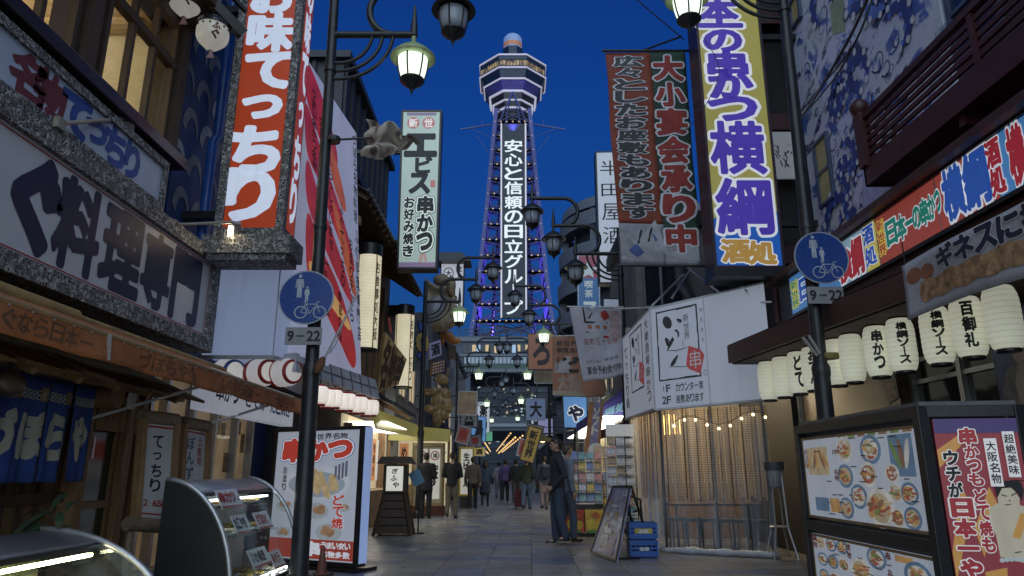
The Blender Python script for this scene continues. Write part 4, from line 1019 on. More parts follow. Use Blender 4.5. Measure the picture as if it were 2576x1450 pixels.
# ---- crumpled flag on its rod
t = thing('flag', 'crumpled cream and brown flag on a rod fixed to the lamp pole', 'flag', at(840, 352, 7.6))
m = MB(); m.tube([at(838, 352, 7.6), at(1040, 343, 7.75)], .014, 8); m.lathe([(.085, -.03), (.09, 0), (.085, .03)], at(838, 352, 7.6), 14); m.build('rod', DARKMETAL, t)
def flagfn(u, v):
    a = at(920 + 120 * u, 300 + 65 * u, 7.65); b = at(915 + 135 * u, 405 - 45 * u, 7.65)
    p = a * (1 - v) + b * v; ph = u * 9 + v * 4
    return p + Vector((.03 * math.sin(ph * 1.3 + v * 6), .10 * math.sin(ph) + .05 * math.sin(v * 13 + u * 3), .035 * math.sin(u * 14 + v * 2) + (.10 * math.sin(u * 3.1) if v < .3 else 0)))
def flagmat():
    m_, t_, p_, o_ = _new('cream_brown_flag_cloth'); co = _coord(t_); a = _noise(t_, co, 5, 3, .5, 1.0)
    c = _ramp(t_, a, [(.36, (.05, .04, .045)), (.42, (.16, .11, .10)), (.50, (.42, .38, .34)), (.70, (.46, .42, .37))]); t_.links.new(c, p_.inputs['Base Color']); p_.inputs['Roughness'].default_value = .9; return m_
m = MB(); m.grid(flagfn, 40, 24, (0, .003, 0)); m.build('cloth', flagmat(), t, True)

# ---- drum lanterns under the lavender box, small lit lanterns under the slanting sign
for k, (px, w) in enumerate(((570, .36), (655, .36), (715, .36))):
    c = at(px, 938, 9.35); t = thing('drum_lantern', ('white drum lantern with blue band lying under the box sign', 'white drum lantern with red rim, between the other two drum lanterns', 'red and white drum lantern beside the lamp pole')[k], 'lantern', c, group='drum lanterns under the box sign')
    rot = Matrix.Rotation(R(90), 3, 'Y') @ Matrix.Identity(3); rot = Matrix.Rotation(R(-35), 3, 'Z') @ rot
    rd = .185
    m = MB(); m.lathe([(rd * .84, -.19), (rd, -.12), (rd * 1.03, 0), (rd, .12), (rd * .84, .19)], c, 20, rot); m.build('shade', E('drum_lantern_paper', (.70, .68, .70), .38), t, True)
    m = MB(); m.lathe([(rd * 1.035, -.12), (rd * 1.06, -.06), (rd * 1.05, -.04)], c, 20, rot, caps=False); m.lathe([(rd * .86, .19), (rd * .9, .17), (rd * .86, .20), (rd * .7, .20)], c, 20, rot, caps=False); m.build('band', M(('blue_band', 'red_band_paint', 'red_band_paint')[k], ((.02, .08, .3), (.4, .03, .02), (.4, .03, .02))[k], .5), t, True)
    m = MB(); m.lathe([(rd * .72, .193), (rd * .5, .197), (.01, .198)], c, 20, rot); m.build('round_end', E('drum_end_paper', (.80, .78, .76), .42), t)
    m = MB(); m.tube([c + Vector((0, 0, rd)), c + Vector((0, 0, rd + .14))], .008); m.build('cord', BLACK, t)
for k in range(9):
    y = 9.9 + k * .24; x = -2.72 + .045 * k; z = 2.26 - (k % 2) * .02
    t = lantern('paper_lantern', 'small red and white glowing lantern in the row under the slanting wall sign', 'lantern', (x, y, z), .125, .25, paper('white_glow_lantern', (1, .90, .80), .62, 8), 'row of red and white lanterns under the slanting sign', None, ribs=4, capm=M('red_band_paint', (.4, .03, .02), .5), cord=.1)
    m = MB(); m.lathe([(.10, -.10), (.112, -.085), (.118, -.06)], (x, y, z), 16, caps=False); m.lathe([(.118, .06), (.112, .085), (.10, .10)], (x, y, z), 16, caps=False); m.build('red_band', E('red_lit_paper', (.75, .10, .05), .5), t, True)
# white fascia strip over the glass shop
t = thing('fascia_sign', 'long white fascia board with faint writing over the sliding glass doors', 'sign', (-3.9, 8.2, 2.1)); m = MB(); f = on_left(-3.6, 8.3, 11.6, 1.93, 2.42)
slab(m, f, 0, 1, 0, 1, -.2, 0); m.build('board', E('pale_lit_board', (.62, .68, .82), .32), t); write(t, f, row('串かつ どて焼 たこ焼き', .06, .95, .5, .42, None, .03), M('blue_ink', (.03, .10, .3), .5), .004)

# ================================================================== LEFT: houses farther along
def tile_house():
    root = thing('tiled_house', 'house with two tiers of dark tiled eaves and lit tall paper lanterns', 'building', (-4, 16, 0))
    m = MB(); m.span(-10, -3.9, 12.45, 21.5, 2.6, 7.4); m.build('wall', wood('dark_timber_wall', (.07, .045, .028), 2), root)
    m = MB(); m.span(-10, -3.9, 12.45, 21.5, 0, 2.6); m.build('shop_wall', DARKPLASTER, root)
    def eave(y0, y1, x_in, z_in, x_out, z_out, nm):
        m = MB(); n = int((y1 - y0) / .28)
        def top(u, v): y = y0 + (y1 - y0) * u; return (x_in + (x_out - x_in) * v, y, z_in + (z_out - z_in) * v + .07 + .035 * abs(math.sin(math.pi * u * n)))
        m.grid(top, n * 6, 8, (0, 0, -.05))
        for k in range(n + 1): y = y0 + (y1 - y0) * k / n; m.tube([(x_out - .03, y, z_out + .075), (x_out + .03, y, z_out + .075)], .055, 8)
        r = m.build(nm, TILEROOF, root, 40)
        m = MB()
        for k in range(int((y1 - y0) / .38)): y = y0 + .15 + k * .38; m.bar((x_out - .05, y, z_out - .03), (x_in, y, z_in - .03), .07, .09)
        m.each('rafter', wood('brown_rafter', (.20, .125, .06), 0), r)  # rafters and sheathing in a plain mid brown
        m = MB(); m.hexa([(x_out, y0, z_out + .02), (x_out, y1, z_out + .02), (x_out, y1, z_out + .05), (x_out, y0, z_out + .05)], [(x_in, y0, z_in + .02), (x_in, y1, z_in + .02), (x_in, y1, z_in + .05), (x_in, y0, z_in + .05)]); m.build('sheathing', wood('brown_sheathing', (.17, .10, .05), 1), r)
    eave(12.9, 21.3, -4.1, 7.35, -2.85, 6.55, 'eave'); eave(12.4, 21.0, -4.0, 3.35, -2.9, 2.75, 'lower_eave')
    m = MB(); m.hexa([(-4.1, 12.9, 7.4), (-4.1, 21.3, 7.4), (-6.5, 21.3, 9.0), (-6.5, 12.9, 9.0)], [(-4.1, 12.9, 7.2), (-4.1, 21.3, 7.2), (-6.5, 21.3, 8.8), (-6.5, 12.9, 8.8)]); m.build('roof', TILEROOF, root)
    m = MB(); m.span(-3.95, -3.2, 12.8, 12.95, 6.1, 6.3); m.span(-3.95, -2.9, 12.5, 12.62, 5.8, 5.95); m.span(-4.2, -3.3, 12.6, 12.9, 5.2, 6.1); m.build('beam', BROWNWOODY, root)
    m = MB(); m.quad((-3.895, 13, 3.5), (-3.895, 21, 3.5), (-3.895, 21, 5.0), (-3.895, 13, 5.0)); m.build('upper_wall_panel', wood('brown_wall_boards', (.12, .08, .045), 2), root)
    m = MB()
    for k in range(10): m.span(-3.9, -3.83, 13.1 + k * .8, 13.2 + k * .8, 3.4, 6.6)
    m.each('pillar', BROWNWOOD, root)
tile_house()
for k, (px, y0, y1, Y, r_) in enumerate(((925, 645, 880, 13.6, .24), (1016, 793, 975, 17.2, .235))):
    a = at(px, y0, Y); b = at(px, y1, Y); h = a.z - b.z; c = (a + b) / 2
    tx = col('お食事処大阪' if k == 0 else '名物くしかつ', .8, .92, .08, .3, None, .02)
    t = lantern('tall_lantern', ('tall glowing cylinder lantern under the upper tiled eave, beside the slanting sign', 'shorter glowing cylinder lantern under the timber bracket, behind the tilted wooden plaque')[k], 'lantern', c, r_, h, paper('warm_white_lit_paper', (1.0, .88, .60), .50, 5.0) if 1 else E('x', (1.0, .88, .60), .60, .2, 1.2), None, tx, M('grey_ink', (.12, .10, .08)), ang=-60, tw=90, ribs=24, prof=lambda q, r_=r_: r_)
    m = MB(); m.lathe([(r_ * 1.02, h / 2 - .02), (r_ * 1.02, h / 2 + .22), (r_ * .8, h / 2 + .25)], c, 20); m.build('dark_collar', BLACK, t, 40)
    m = MB()
    for q in range(4): a_ = R(45 + 90 * q); m.bar(c + Vector((math.cos(a_) * r_ * 1.06, math.sin(a_) * r_ * 1.06, -h / 2)), c + Vector((math.cos(a_) * r_ * 1.06, math.sin(a_) * r_ * 1.06, h / 2)), .02)
    m.each('slat_guard', M('gold_wood_slat', (.25, .17, .07), .6), t)
t = thing('wooden_plaque', 'tilted thick wooden plaque with gold characters below the tall lanterns', 'sign', at(980, 920, 15.2))
f = Quad(at(950, 990, 15.0), at(1000, 968, 15.4), at(1026, 905, 15.4), at(968, 836, 15.0)); f2 = f
m = MB(); slab(m, f, 0, 1, 0, 1, -.14, 0); m.build('board', wood('golden_wood_board', (.42, .28, .13), 2), t)
write(t, f, row('名物串', .02, .98, .5, .86, None, .05), M('dark_brown_ink', (.05, .03, .02), .5), .006)
m = MB(); m.bar(at(984, 838, 15.1), at(978, 800, 15.1), .05); m.build('red_strap', INKRED, t)

def dark_block(nm, label, x0, x1, y0, y1, z, wm, wins, sidex, parapet=True):
    root = thing(nm, label, 'building', ((x0 + x1) / 2, y0, 0)); m = MB(); m.span(x0, x1, y0, y1, 0, z); m.build('wall', wm, root)
    if parapet: m = MB(); m.span(x0 - .12, x1 + .12, y0 - .12, y1 + .12, z, z + .35); m.build('parapet', DARKPLASTER, root)
    for (yy, zz, w, h, lit) in wins:
        s = 1 if sidex > (x0 + x1) / 2 else -1
        f = MB(); f.span(sidex, sidex + s * .07, yy - .05, yy + w + .05, zz - .05, zz); f.span(sidex, sidex + s * .07, yy - .05, yy + w + .05, zz + h, zz + h + .05); f.span(sidex, sidex + s * .05, yy - .05, yy, zz, zz + h); f.span(sidex, sidex + s * .05, yy + w, yy + w + .05, zz, zz + h); f.span(sidex, sidex + s * .04, yy + w / 2 - .02, yy + w / 2 + .02, zz, zz + h)
        w_ = f.build('window', ALU, root); g_ = MB(); g_.span(sidex + s * .005, sidex + s * .012, yy, yy + w, zz, zz + h)
        g_.build('pane', E('warm_room_light', (1, .75, .42), .5, .4, 1) if lit else M('dark_window_pane', (.02, .025, .035), .08, dirt=0), w_)
    return root
rn = random.Random(31)
def wins(y0, y1, z0, z1, p=.15): return [(y0 + i * 2.2, z0 + j * 2.8, 1.3, 1.5, rn.random() < p) for i in range(max(1, int((y1 - y0) / 2.2))) for j in range(max(1, int((z1 - z0) / 2.8)))]
r_ = dark_block('dark_building', 'dark flat faced building with a ribbed top rising behind the crumpled flag', -11, -4.5, 16.5, 23.5, 11.9, M('navy_black_cladding', (.016, .02, .032), .6, var=.25), [], -4.5, False)
m = MB()
for k in range(9): m.span(-4.5, -4.42, 16.6 + k * .78, 16.7 + k * .78, 7.5, 11.9)
for k in range(8): m.span(-10.8 + k * .78, -10.7 + k * .78, 16.43, 16.5, 7.5, 11.9)
m.span(-11.1, -4.3, 16.3, 23.6, 11.9, 12.1); m.span(-4.5, -4.2, 16.5, 23.5, 9.0, 9.25); m.build('cladding_rib', M('navy_black_cladding', (.016, .02, .032)), r_)
dark_block('shop_house', 'low house over the yellow lit shop front', -10, -3.6, 21.6, 29, 6.0, PLASTER, wins(22, 29, 3.6, 6), -3.6)
dark_block('shop_house', 'plain narrow house past the skewer sculpture', -10, -3.4, 29.2, 38, 7.5, DARKPLASTER, wins(29.5, 38, 3.6, 7.5, .3), -3.4)
dark_block('shop_house', 'grey house near the far end of the street with lit panes', -10, -3.5, 38.2, 52, 8.0, PLASTER, wins(38.5, 52, 3.6, 8, .3), -3.5)
dark_block('shop_house', 'last low house before the tower on the left of the street', -12, -4.2, 52.3, 80, 7.0, DARKPLASTER, wins(53, 80, 3.6, 7, .3), -4.2)

# ---- vertical signs over the street, left
def ebisu():
    a = at(998, 678, 16.0); b = at(1100, 678, 16.0); c = at(1112, 278, 16.0); d = at(1010, 278, 16.0)
    f = Quad(a, b, c, d); r, p = sign('hanging_sign', 'tall pale green lit sign with black brush characters エビス 串かつ', 'sign', f, E('pale_green_lit_acrylic', (.55, .72, .66), .44, .16, .7), BLACK, .35, .05, .03)
    write(r, p, [('エ', .50, .775, .80, .135, .06), ('ビ', .60, .645, .42, .10, .05), ('ス', .50, .525, .52, .12, .055)], INK, .004)
    hl = (E('pale_green_halo', (.75, .88, .82), .6), .075)
    write(r, p, col('串かつ', .68, .445, .10, .40, None, .055), INK, .004, hl, halo2=(INK, .11)); write(r, p, col('お好み焼き', .24, .44, .06, .27, None, .045), INK, .004, hl, halo2=(INK, .10))
    m = MB(); m.disc(p, .28, .925, .17, .04, .002); m.disc(p, .70, .925, .17, .04, .002); m.build('round_seal', E('pink_lit_seal', (.62, .22, .22), .42), r)
    write(r, p, [('新', .28, .925, .22, .055, .03), ('世', .70, .925, .22, .055, .03)], E('white_lit_letter2', (.9, .9, .9), .6), .006)
    m = MB(); slab(m, p, 0, 1, 0, .03, .001, .003); slab(m, p, .1, .9, .975, .995, .001, .003); m.build('purple_strip', E('purple_lit_strip', (.35, .25, .45), .35), r)
    m = MB(); slab(m, p, .80, .93, .50, .545, .001, .004); m.build('small_seal', E('pink_lit_seal', (.62, .22, .22), .42), r)
    m = MB(); m.disc(p, .62, .075, .10, .035, .002, None, 14, .7); m.disc(p, .72, .055, .06, .025, .003, None, 14, -.5); m.build('flower_print', E('faint_pink_print', (.62, .42, .38), .42), r)
    m = MB(); m.span(-4.4, a.x, 16.1, 16.2, 9.0, 9.1); m.span(-4.4, a.x, 16.1, 16.2, 6.6, 6.7); m.build('bracket', BLACK, r)
ebisu()
a, b = at(1108, 818, 24.5), at(1165, 816, 24.5); c, d = at(1169, 662, 24.5), at(1108, 662, 24.5)
r_, p = sign('hanging_sign', 'white vertical sign with black characters under its own little dark roof', 'sign', Quad(a, b, c, d), E('white_lit_sign_face', (.72, .76, .88), .46, .1), BLACK, .3, .04, .02)
write(r_, p, [('の', .55, .42, .34, .10, .05), ('回', .62, .27, .46, .12, .03), ('家', .62, .12, .66, .18, .04)] + col('まん', .82, .97, .72, .22, None, .03), INK, .004)
m = MB(); m.disc(p, .32, .84, .24, .10, .002); m.disc(p, .32, .84, .19, .075, .004); m.build('ring_crest', INK, r_); m = MB(); m.disc(p, .32, .84, .20, .083, .003 + .0025); m.build('ring_crest_centre', E('white_lit_sign_face', (.72, .76, .88), .46), r_); write(r_, p, [('大', .32, .84, .26, .10, .03)], INK, .008)
q0, q1 = at(1100, 660, 24.3), at(1185, 660, 24.3); m = MB(); z = q0.z; m.hexa([(q0.x, 24.1, z), (q1.x, 24.1, z), (q1.x, 25.1, z), (q0.x, 25.1, z)], [(q0.x + .1, 24.3, z + .38), (q1.x - .35, 24.3, z + .38), (q1.x - .35, 24.9, z + .38), (q0.x + .1, 24.9, z + .38)]); m.build('roof', TILEROOF, r_)

# ---- sculptures and painted plates on the house fronts past the tall lanterns
def sculpture():
    t = thing('skewer_sculpture', 'golden brown giant fried skewer sculpture hung on the shop front', 'sculpture', at(1108, 1010, 22)); gm = M('golden_brown_fibreglass', (.25, .165, .08), .4, var=.6, scale=9, bump=.3, bscale=18)
    for px, py, rx, rz_, ro in ((1112, 955, .16, .13, .5), (1088, 985, .24, .10, -.1), (1118, 992, .16, .16, 0), (1105, 1012, .20, .24, .2), (1122, 1020, .16, .22, -.2), (1084, 1030, .16, .11, .2), (1102, 1050, .13, .26, .15), (1116, 1044, .12, .14, -.4)):
        m = MB(); m.ball(at(px, py, 22), (rx * 1.35, .18, rz_ * 1.35), 14, Matrix.Rotation(ro, 3, 'Y')); m.build('fried_lobe', gm, t, True)
    m = MB(); m.tube([at(1128, 925, 22.1), at(1098, 1080, 22.1)], .03); m.build('stick', BROWNWOOD, t)
    t = thing('fish_sculpture', 'grey and tan fish shaped sign sculpture high beside the street lamp', 'sculpture', at(1115, 740, 22.5))
    m = MB(); m.ball(at(1093, 790, 22.5), (.36, .3, .62), 16, Matrix.Rotation(.2, 3, 'Y')); m.build('body', M('grey_fibreglass', (.16, .17, .20), .35), t, True)
    m = MB(); m.grid(lambda u, v: at(1070 + 75 * u, 700 + 115 * v + 20 * math.sin(u * 3), 22.4 + .15 * math.sin(v * 6)), 10, 10, (0, .08, 0)); m.build('fan_fin', M('tan_olive_fin', (.17, .13, .08), .5, var=.5, scale=5), t, True)
    m = MB(); m.ball(at(1110, 705, 22.5), (.28, .2, .22), 12); m.ball(at(1135, 720, 22.5), (.16, .2, .36), 12); m.build('head', M('tan_olive_fin', (.17, .13, .08)), t, True)
    t = thing('picture_board', 'colourful painted board with a yellow ring and blue fish behind the lamp pole', 'sign', at(1062, 870, 21)); f = Quad(at(1042, 935, 20.6), at(1078, 930, 21.2), at(1078, 815, 21.2), at(1042, 800, 20.6))
    m = MB(); slab(m, f, 0, 1, 0, 1, -.1, 0); m.build('board', M('green_blue_painted_board', (.10, .14, .16), .6, var=.7, scale=2), t)
    m = MB()
    for k in range(14): a_ = 2 * math.pi * k / 14; m.disc(f, .5 + .32 * math.cos(a_), .55 + .15 * math.sin(a_), .13, .045, .02, .05, 10)
    m.build('yellow_ring', M('yellow_paint', (.55, .42, .14), .5), t)
    m = MB(); m.poly(f, [(.1, .30), (.5, .18), (.9, .34), (.6, .40)], .01, .04); m.poly(f, [(.2, .95), (.8, .9), (.7, .78), (.3, .80)], .01, .04); m.build('blue_shape', M('bright_blue_paint', (.05, .10, .45), .5), t)
    for lb, c4, mt, wd, im in (('lilac card shaped sign with dark writing, tilted on the house front', ((1082, 905), (1112, 893), (1108, 855), (1080, 865)), M('lilac_paint', (.36, .34, .55), .5), '酒', INK), ('brown signboard with white dots below the lilac card sign', ((1085, 945), (1118, 935), (1120, 905), (1088, 912)), M('brown_red_paint', (.20, .07, .03), .5), '', None),
                               ('small dark framed picture sign at the house corner', ((1130, 905), (1148, 903), (1148, 870), (1130, 868)), M('dark_brown_picture', (.06, .04, .03), .5), '', None), ('grey arrow shaped plate hanging under the dark framed picture sign', ((1128, 975), (1142, 972), (1142, 925), (1128, 925)), M('dull_blue_grey_paint', (.08, .11, .16), .5), '', None)):
        f = Quad(*[at(x, y, 22.2 + .3 * (i in (1, 2))) for i, (x, y) in enumerate(c4)]); t = thing('plate_sign', lb, 'sign', f.pt(0, 0)); m = MB(); slab(m, f, 0, 1, 0, 1, -.08, 0); m.build('plate', mt, t, bevel=.01)
        if wd: write(t, f, [(wd, .5, .5, .7, .7, .04)], im, .004)
        elif 'dots' in lb:
            m = MB()
            for i in range(5):
                for j in range(4): m.disc(f, .12 + i * .19, .14 + j * .24, .06, .07, .003)
            m.build('dots', INKWHITE, t)
    t = thing('orange_sculpture', 'small orange and brown claw shaped ornament on the house corner', 'sculpture', at(1135, 850, 23)); m = MB(); m.ball(at(1125, 845, 23), (.26, .15, .16), 12, Matrix.Rotation(.3, 3, 'Y')); m.ball(at(1143, 858, 23), (.24, .15, .12), 12); m.tube([at(1105, 870, 23), at(1120, 845, 23), at(1138, 832, 23)], [.08, .09, .01], 8); m.build('claw', M('orange_brown_fibreglass', (.36, .15, .05), .4, var=.4), t, True)
sculpture()
# ---- shop fronts at street level, left
def lit_shop():
    root = thing('lit_shop', 'yellow lit shop front with a striped valance and white ceiling lamp', 'shop front', (-3.5, 18, 0))
    m = MB(); f = Quad((-3.0, 15.9, 2.18), (-2.78, 21.5, 2.22), (-2.86, 21.5, 2.62), (-3.2, 15.9, 2.62)); slab(m, f, 0, 1, 0, 1, -.05, 0); m.build('valance', E('yellow_green_lit_canvas', (.62, .55, .16), .20, .3), root)
    m = MB(); m.span(-3.85, -3.8, 15.9, 24.5, 0.05, 2.5); m.build('interior_wall', E('glowing_cream_interior', (.95, .80, .50), .45, .35, 1.6), root)  # wall emits: the shop's lamplight is put into its colour
    m = MB(); m.span(-3.8, -2.9, 16.4, 21.2, 2.33, 2.36); m.build('ceiling_panel', E('white_ceiling_glow', (1, .97, .85), 4, .1), root)
    m = MB()
    for y in (15.95, 18.0, 20.2, 22.6, 24.4): m.span(-3.8, -3.62, y, y + .12, 0, 2.3)
    m.each('post', BROWNWOOD, root)
    m = MB(); m.span(-3.75, -3.2, 16.5, 20.5, 0, .8); m.build('counter', BROWNWOODY, root)
    for k in range(6):
        f = on_left(-3.79, 16.3 + k * .75, 16.85 + k * .75, 1.0, 2.1); m = MB(); slab(m, f, 0, 1, 0, 1, 0, .01); pp = m.build('menu_sheet', (E('menu_cream', (.9, .85, .6), .5), E('menu_orange', (.8, .35, .15), .4), E('menu_white', (.85, .88, .9), .5))[k % 3], root)
        write(root, f, col('名物串かつ'[k % 3:k % 3 + 3], .5, .92, .1, .5, None, .03), INK, .014)
lit_shop()
def stall():
    root = thing('street_stall', 'cream lit stall with a white tube lamp behind the straw edged signboard', 'stall', (-2.8, 22.6, 0))
    m = MB(); m.span(-3.7, -1.92, 22.6, 22.68, 0, 2.35); m.build('back_wall', E('glowing_cream_interior', (.95, .80, .50), .45), root)  # back wall glows by itself in place of falling lamplight
    m = MB(); m.span(-3.75, -1.85, 21.3, 22.75, 2.36, 2.44); m.build('roof', M('pale_stall_roof', (.3, .3, .28), .6), root)
    m = MB(); m.hexa([(-3.7, 21.28, 2.14), (-1.86, 21.28, 2.10), (-1.86, 21.28, 2.46), (-3.7, 21.28, 2.62)], [(-3.7, 21.31, 2.14), (-1.86, 21.31, 2.10), (-1.86, 21.31, 2.46), (-3.7, 21.31, 2.62)]); m.build('valance', E('yellow_green_lit_canvas', (.62, .55, .16), .30), root)
    m = MB(); m.span(-3.3, -1.95, 21.8, 21.9, 2.28, 2.33); m.build('tube_light', E('white_stall_tube', (1, .98, .9), 8), root)
    m = MB()
    for x in (-3.72, -1.93): m.span(x, x + .07, 21.35, 21.42, 0, 2.36)
    m.each('post', BROWNWOOD, root)
    m = MB(); m.span(-3.6, -2.95, 22.1, 22.55, 0, .85); m.build('counter', BROWNWOODY, root)
    for k, (x, w, tx, mt) in enumerate(((-3.55, .28, 'めし', 'menu_orange'), (-3.15, .3, 'うどん', 'menu_white'), (-2.35, .3, '串揚げ', 'menu_cream'))):
        f = facing_cam(x, x + w, 22.59, 1.0, 2.1); m = MB(); slab(m, f, 0, 1, 0, 1, 0, .01); pp = m.build('menu_sheet', _mats[mt], root); write(pp, f, col(tx, .5, .94, .06, .6, None, .03), INK, .014)
stall()
f = Quad((-2.92, 20.9, .28), (-1.98, 21.1, .28), (-1.98, 21.1, 2.05), (-2.92, 20.9, 2.05))
r_, p = sign('menu_stand', 'upright signboard edged with a straw rope pattern and two white panels', 'sign', f, M('beige_board', (.42, .36, .25), .7), M('straw_checked_edge', (.36, .28, .14), .8, var=.6, scale=22), .08, .09, .05)
m = MB()
for k in range(40):
    for s0 in (0, 1): slab(m, f, s0 * .93 + .01, s0 * .93 + .06, k / 40, k / 40 + .012, .05, .056)
m.build('rope_binding', DARKWOOD, r_)
for s0, wd in ((.06, '串かつ'), (.54, '福ます')):
    m = MB(); slab(m, p, s0, s0 + .40, .06, .95, .001, .008); m.build('white_panel', E('white_lit_menu_panel', (.80, .78, .68), .42), r_)
    m = MB(); m.disc(p, s0 + .2, .83, .17, .085, .009); m.build('red_ring', INKRED, r_); m = MB(); m.disc(p, s0 + .2, .83, .13, .065, .0115); m.build('ring_centre', E('white_lit_menu_panel', (.80, .78, .68), .42), r_)
    write(r_, p, [(wd[0], s0 + .2, .83, .16, .08, .03)] + col(wd[1:], s0 + .2, .68, .28, .24, None, .05), INK, .013)
m = MB(); m.box((-2.45, 21.05, .14), (1.0, .3, .28)); m.build('foot', M('dark_red_plinth', (.10, .03, .02), .6), r_)
f = Quad((-1.9, 25.6, .4), (-1.35, 25.7, .4), (-1.35, 25.7, 2.1), (-1.9, 25.6, 2.1)); r_, p = sign('menu_stand', 'narrow signboard with a yellow frame beside the men walking away', 'sign', f, E('white_lit_menu_panel', (.80, .78, .68), .42), M('yellow_frame_paint', (.55, .38, .05), .5), .1, .07, .03)
write(r_, p, col('生ビール', .5, .92, .15, .5, None, .04), INK, .004); m = MB(); m.span(-1.85, -1.4, 25.65, 25.8, 0, .4); m.build('foot', BLACK, r_)
t = thing('tablet_stand', 'blue board on a thin black stand beside the lantern shaped stand', 'stand', (-1.92, 15.0, 0)); m = MB(); m.tube([(-1.92, 15, 0), (-1.92, 15, 1.0)], .015); m.lathe([(.13, 0), (.13, .02), (.02, .03)], (-1.92, 15, 0), 14); m.build('pole', BLACK, t)
m = MB(); m.box((-1.98, 14.97, 1.1), (.24, .03, .30), Matrix.Rotation(R(-28), 3, 'Y')); m.build('board', M('blue_grey_board', (.10, .22, .34), .5), t)
c = Vector((-2.85, 12.2, 0)); t = thing('box_planter', 'pale plastic box standing behind the lit food sign', 'box', c); m = MB(); m.hexa([c + Vector((-.18, -.15, 0)), c + Vector((.18, -.15, 0)), c + Vector((.18, .15, 0)), c + Vector((-.18, .15, 0))], [c + Vector((-.22, -.18, .38)), c + Vector((.22, -.18, .38)), c + Vector((.22, .18, .38)), c + Vector((-.22, .18, .38))]); m.build('shell', M('cream_plastic', (.36, .33, .26), .5), t, bevel=.02); m = MB(); m.box(c + Vector((0, 0, .40)), (.48, .40, .04)); m.build('lid', M('grey_lid', (.2, .2, .2), .5), t)

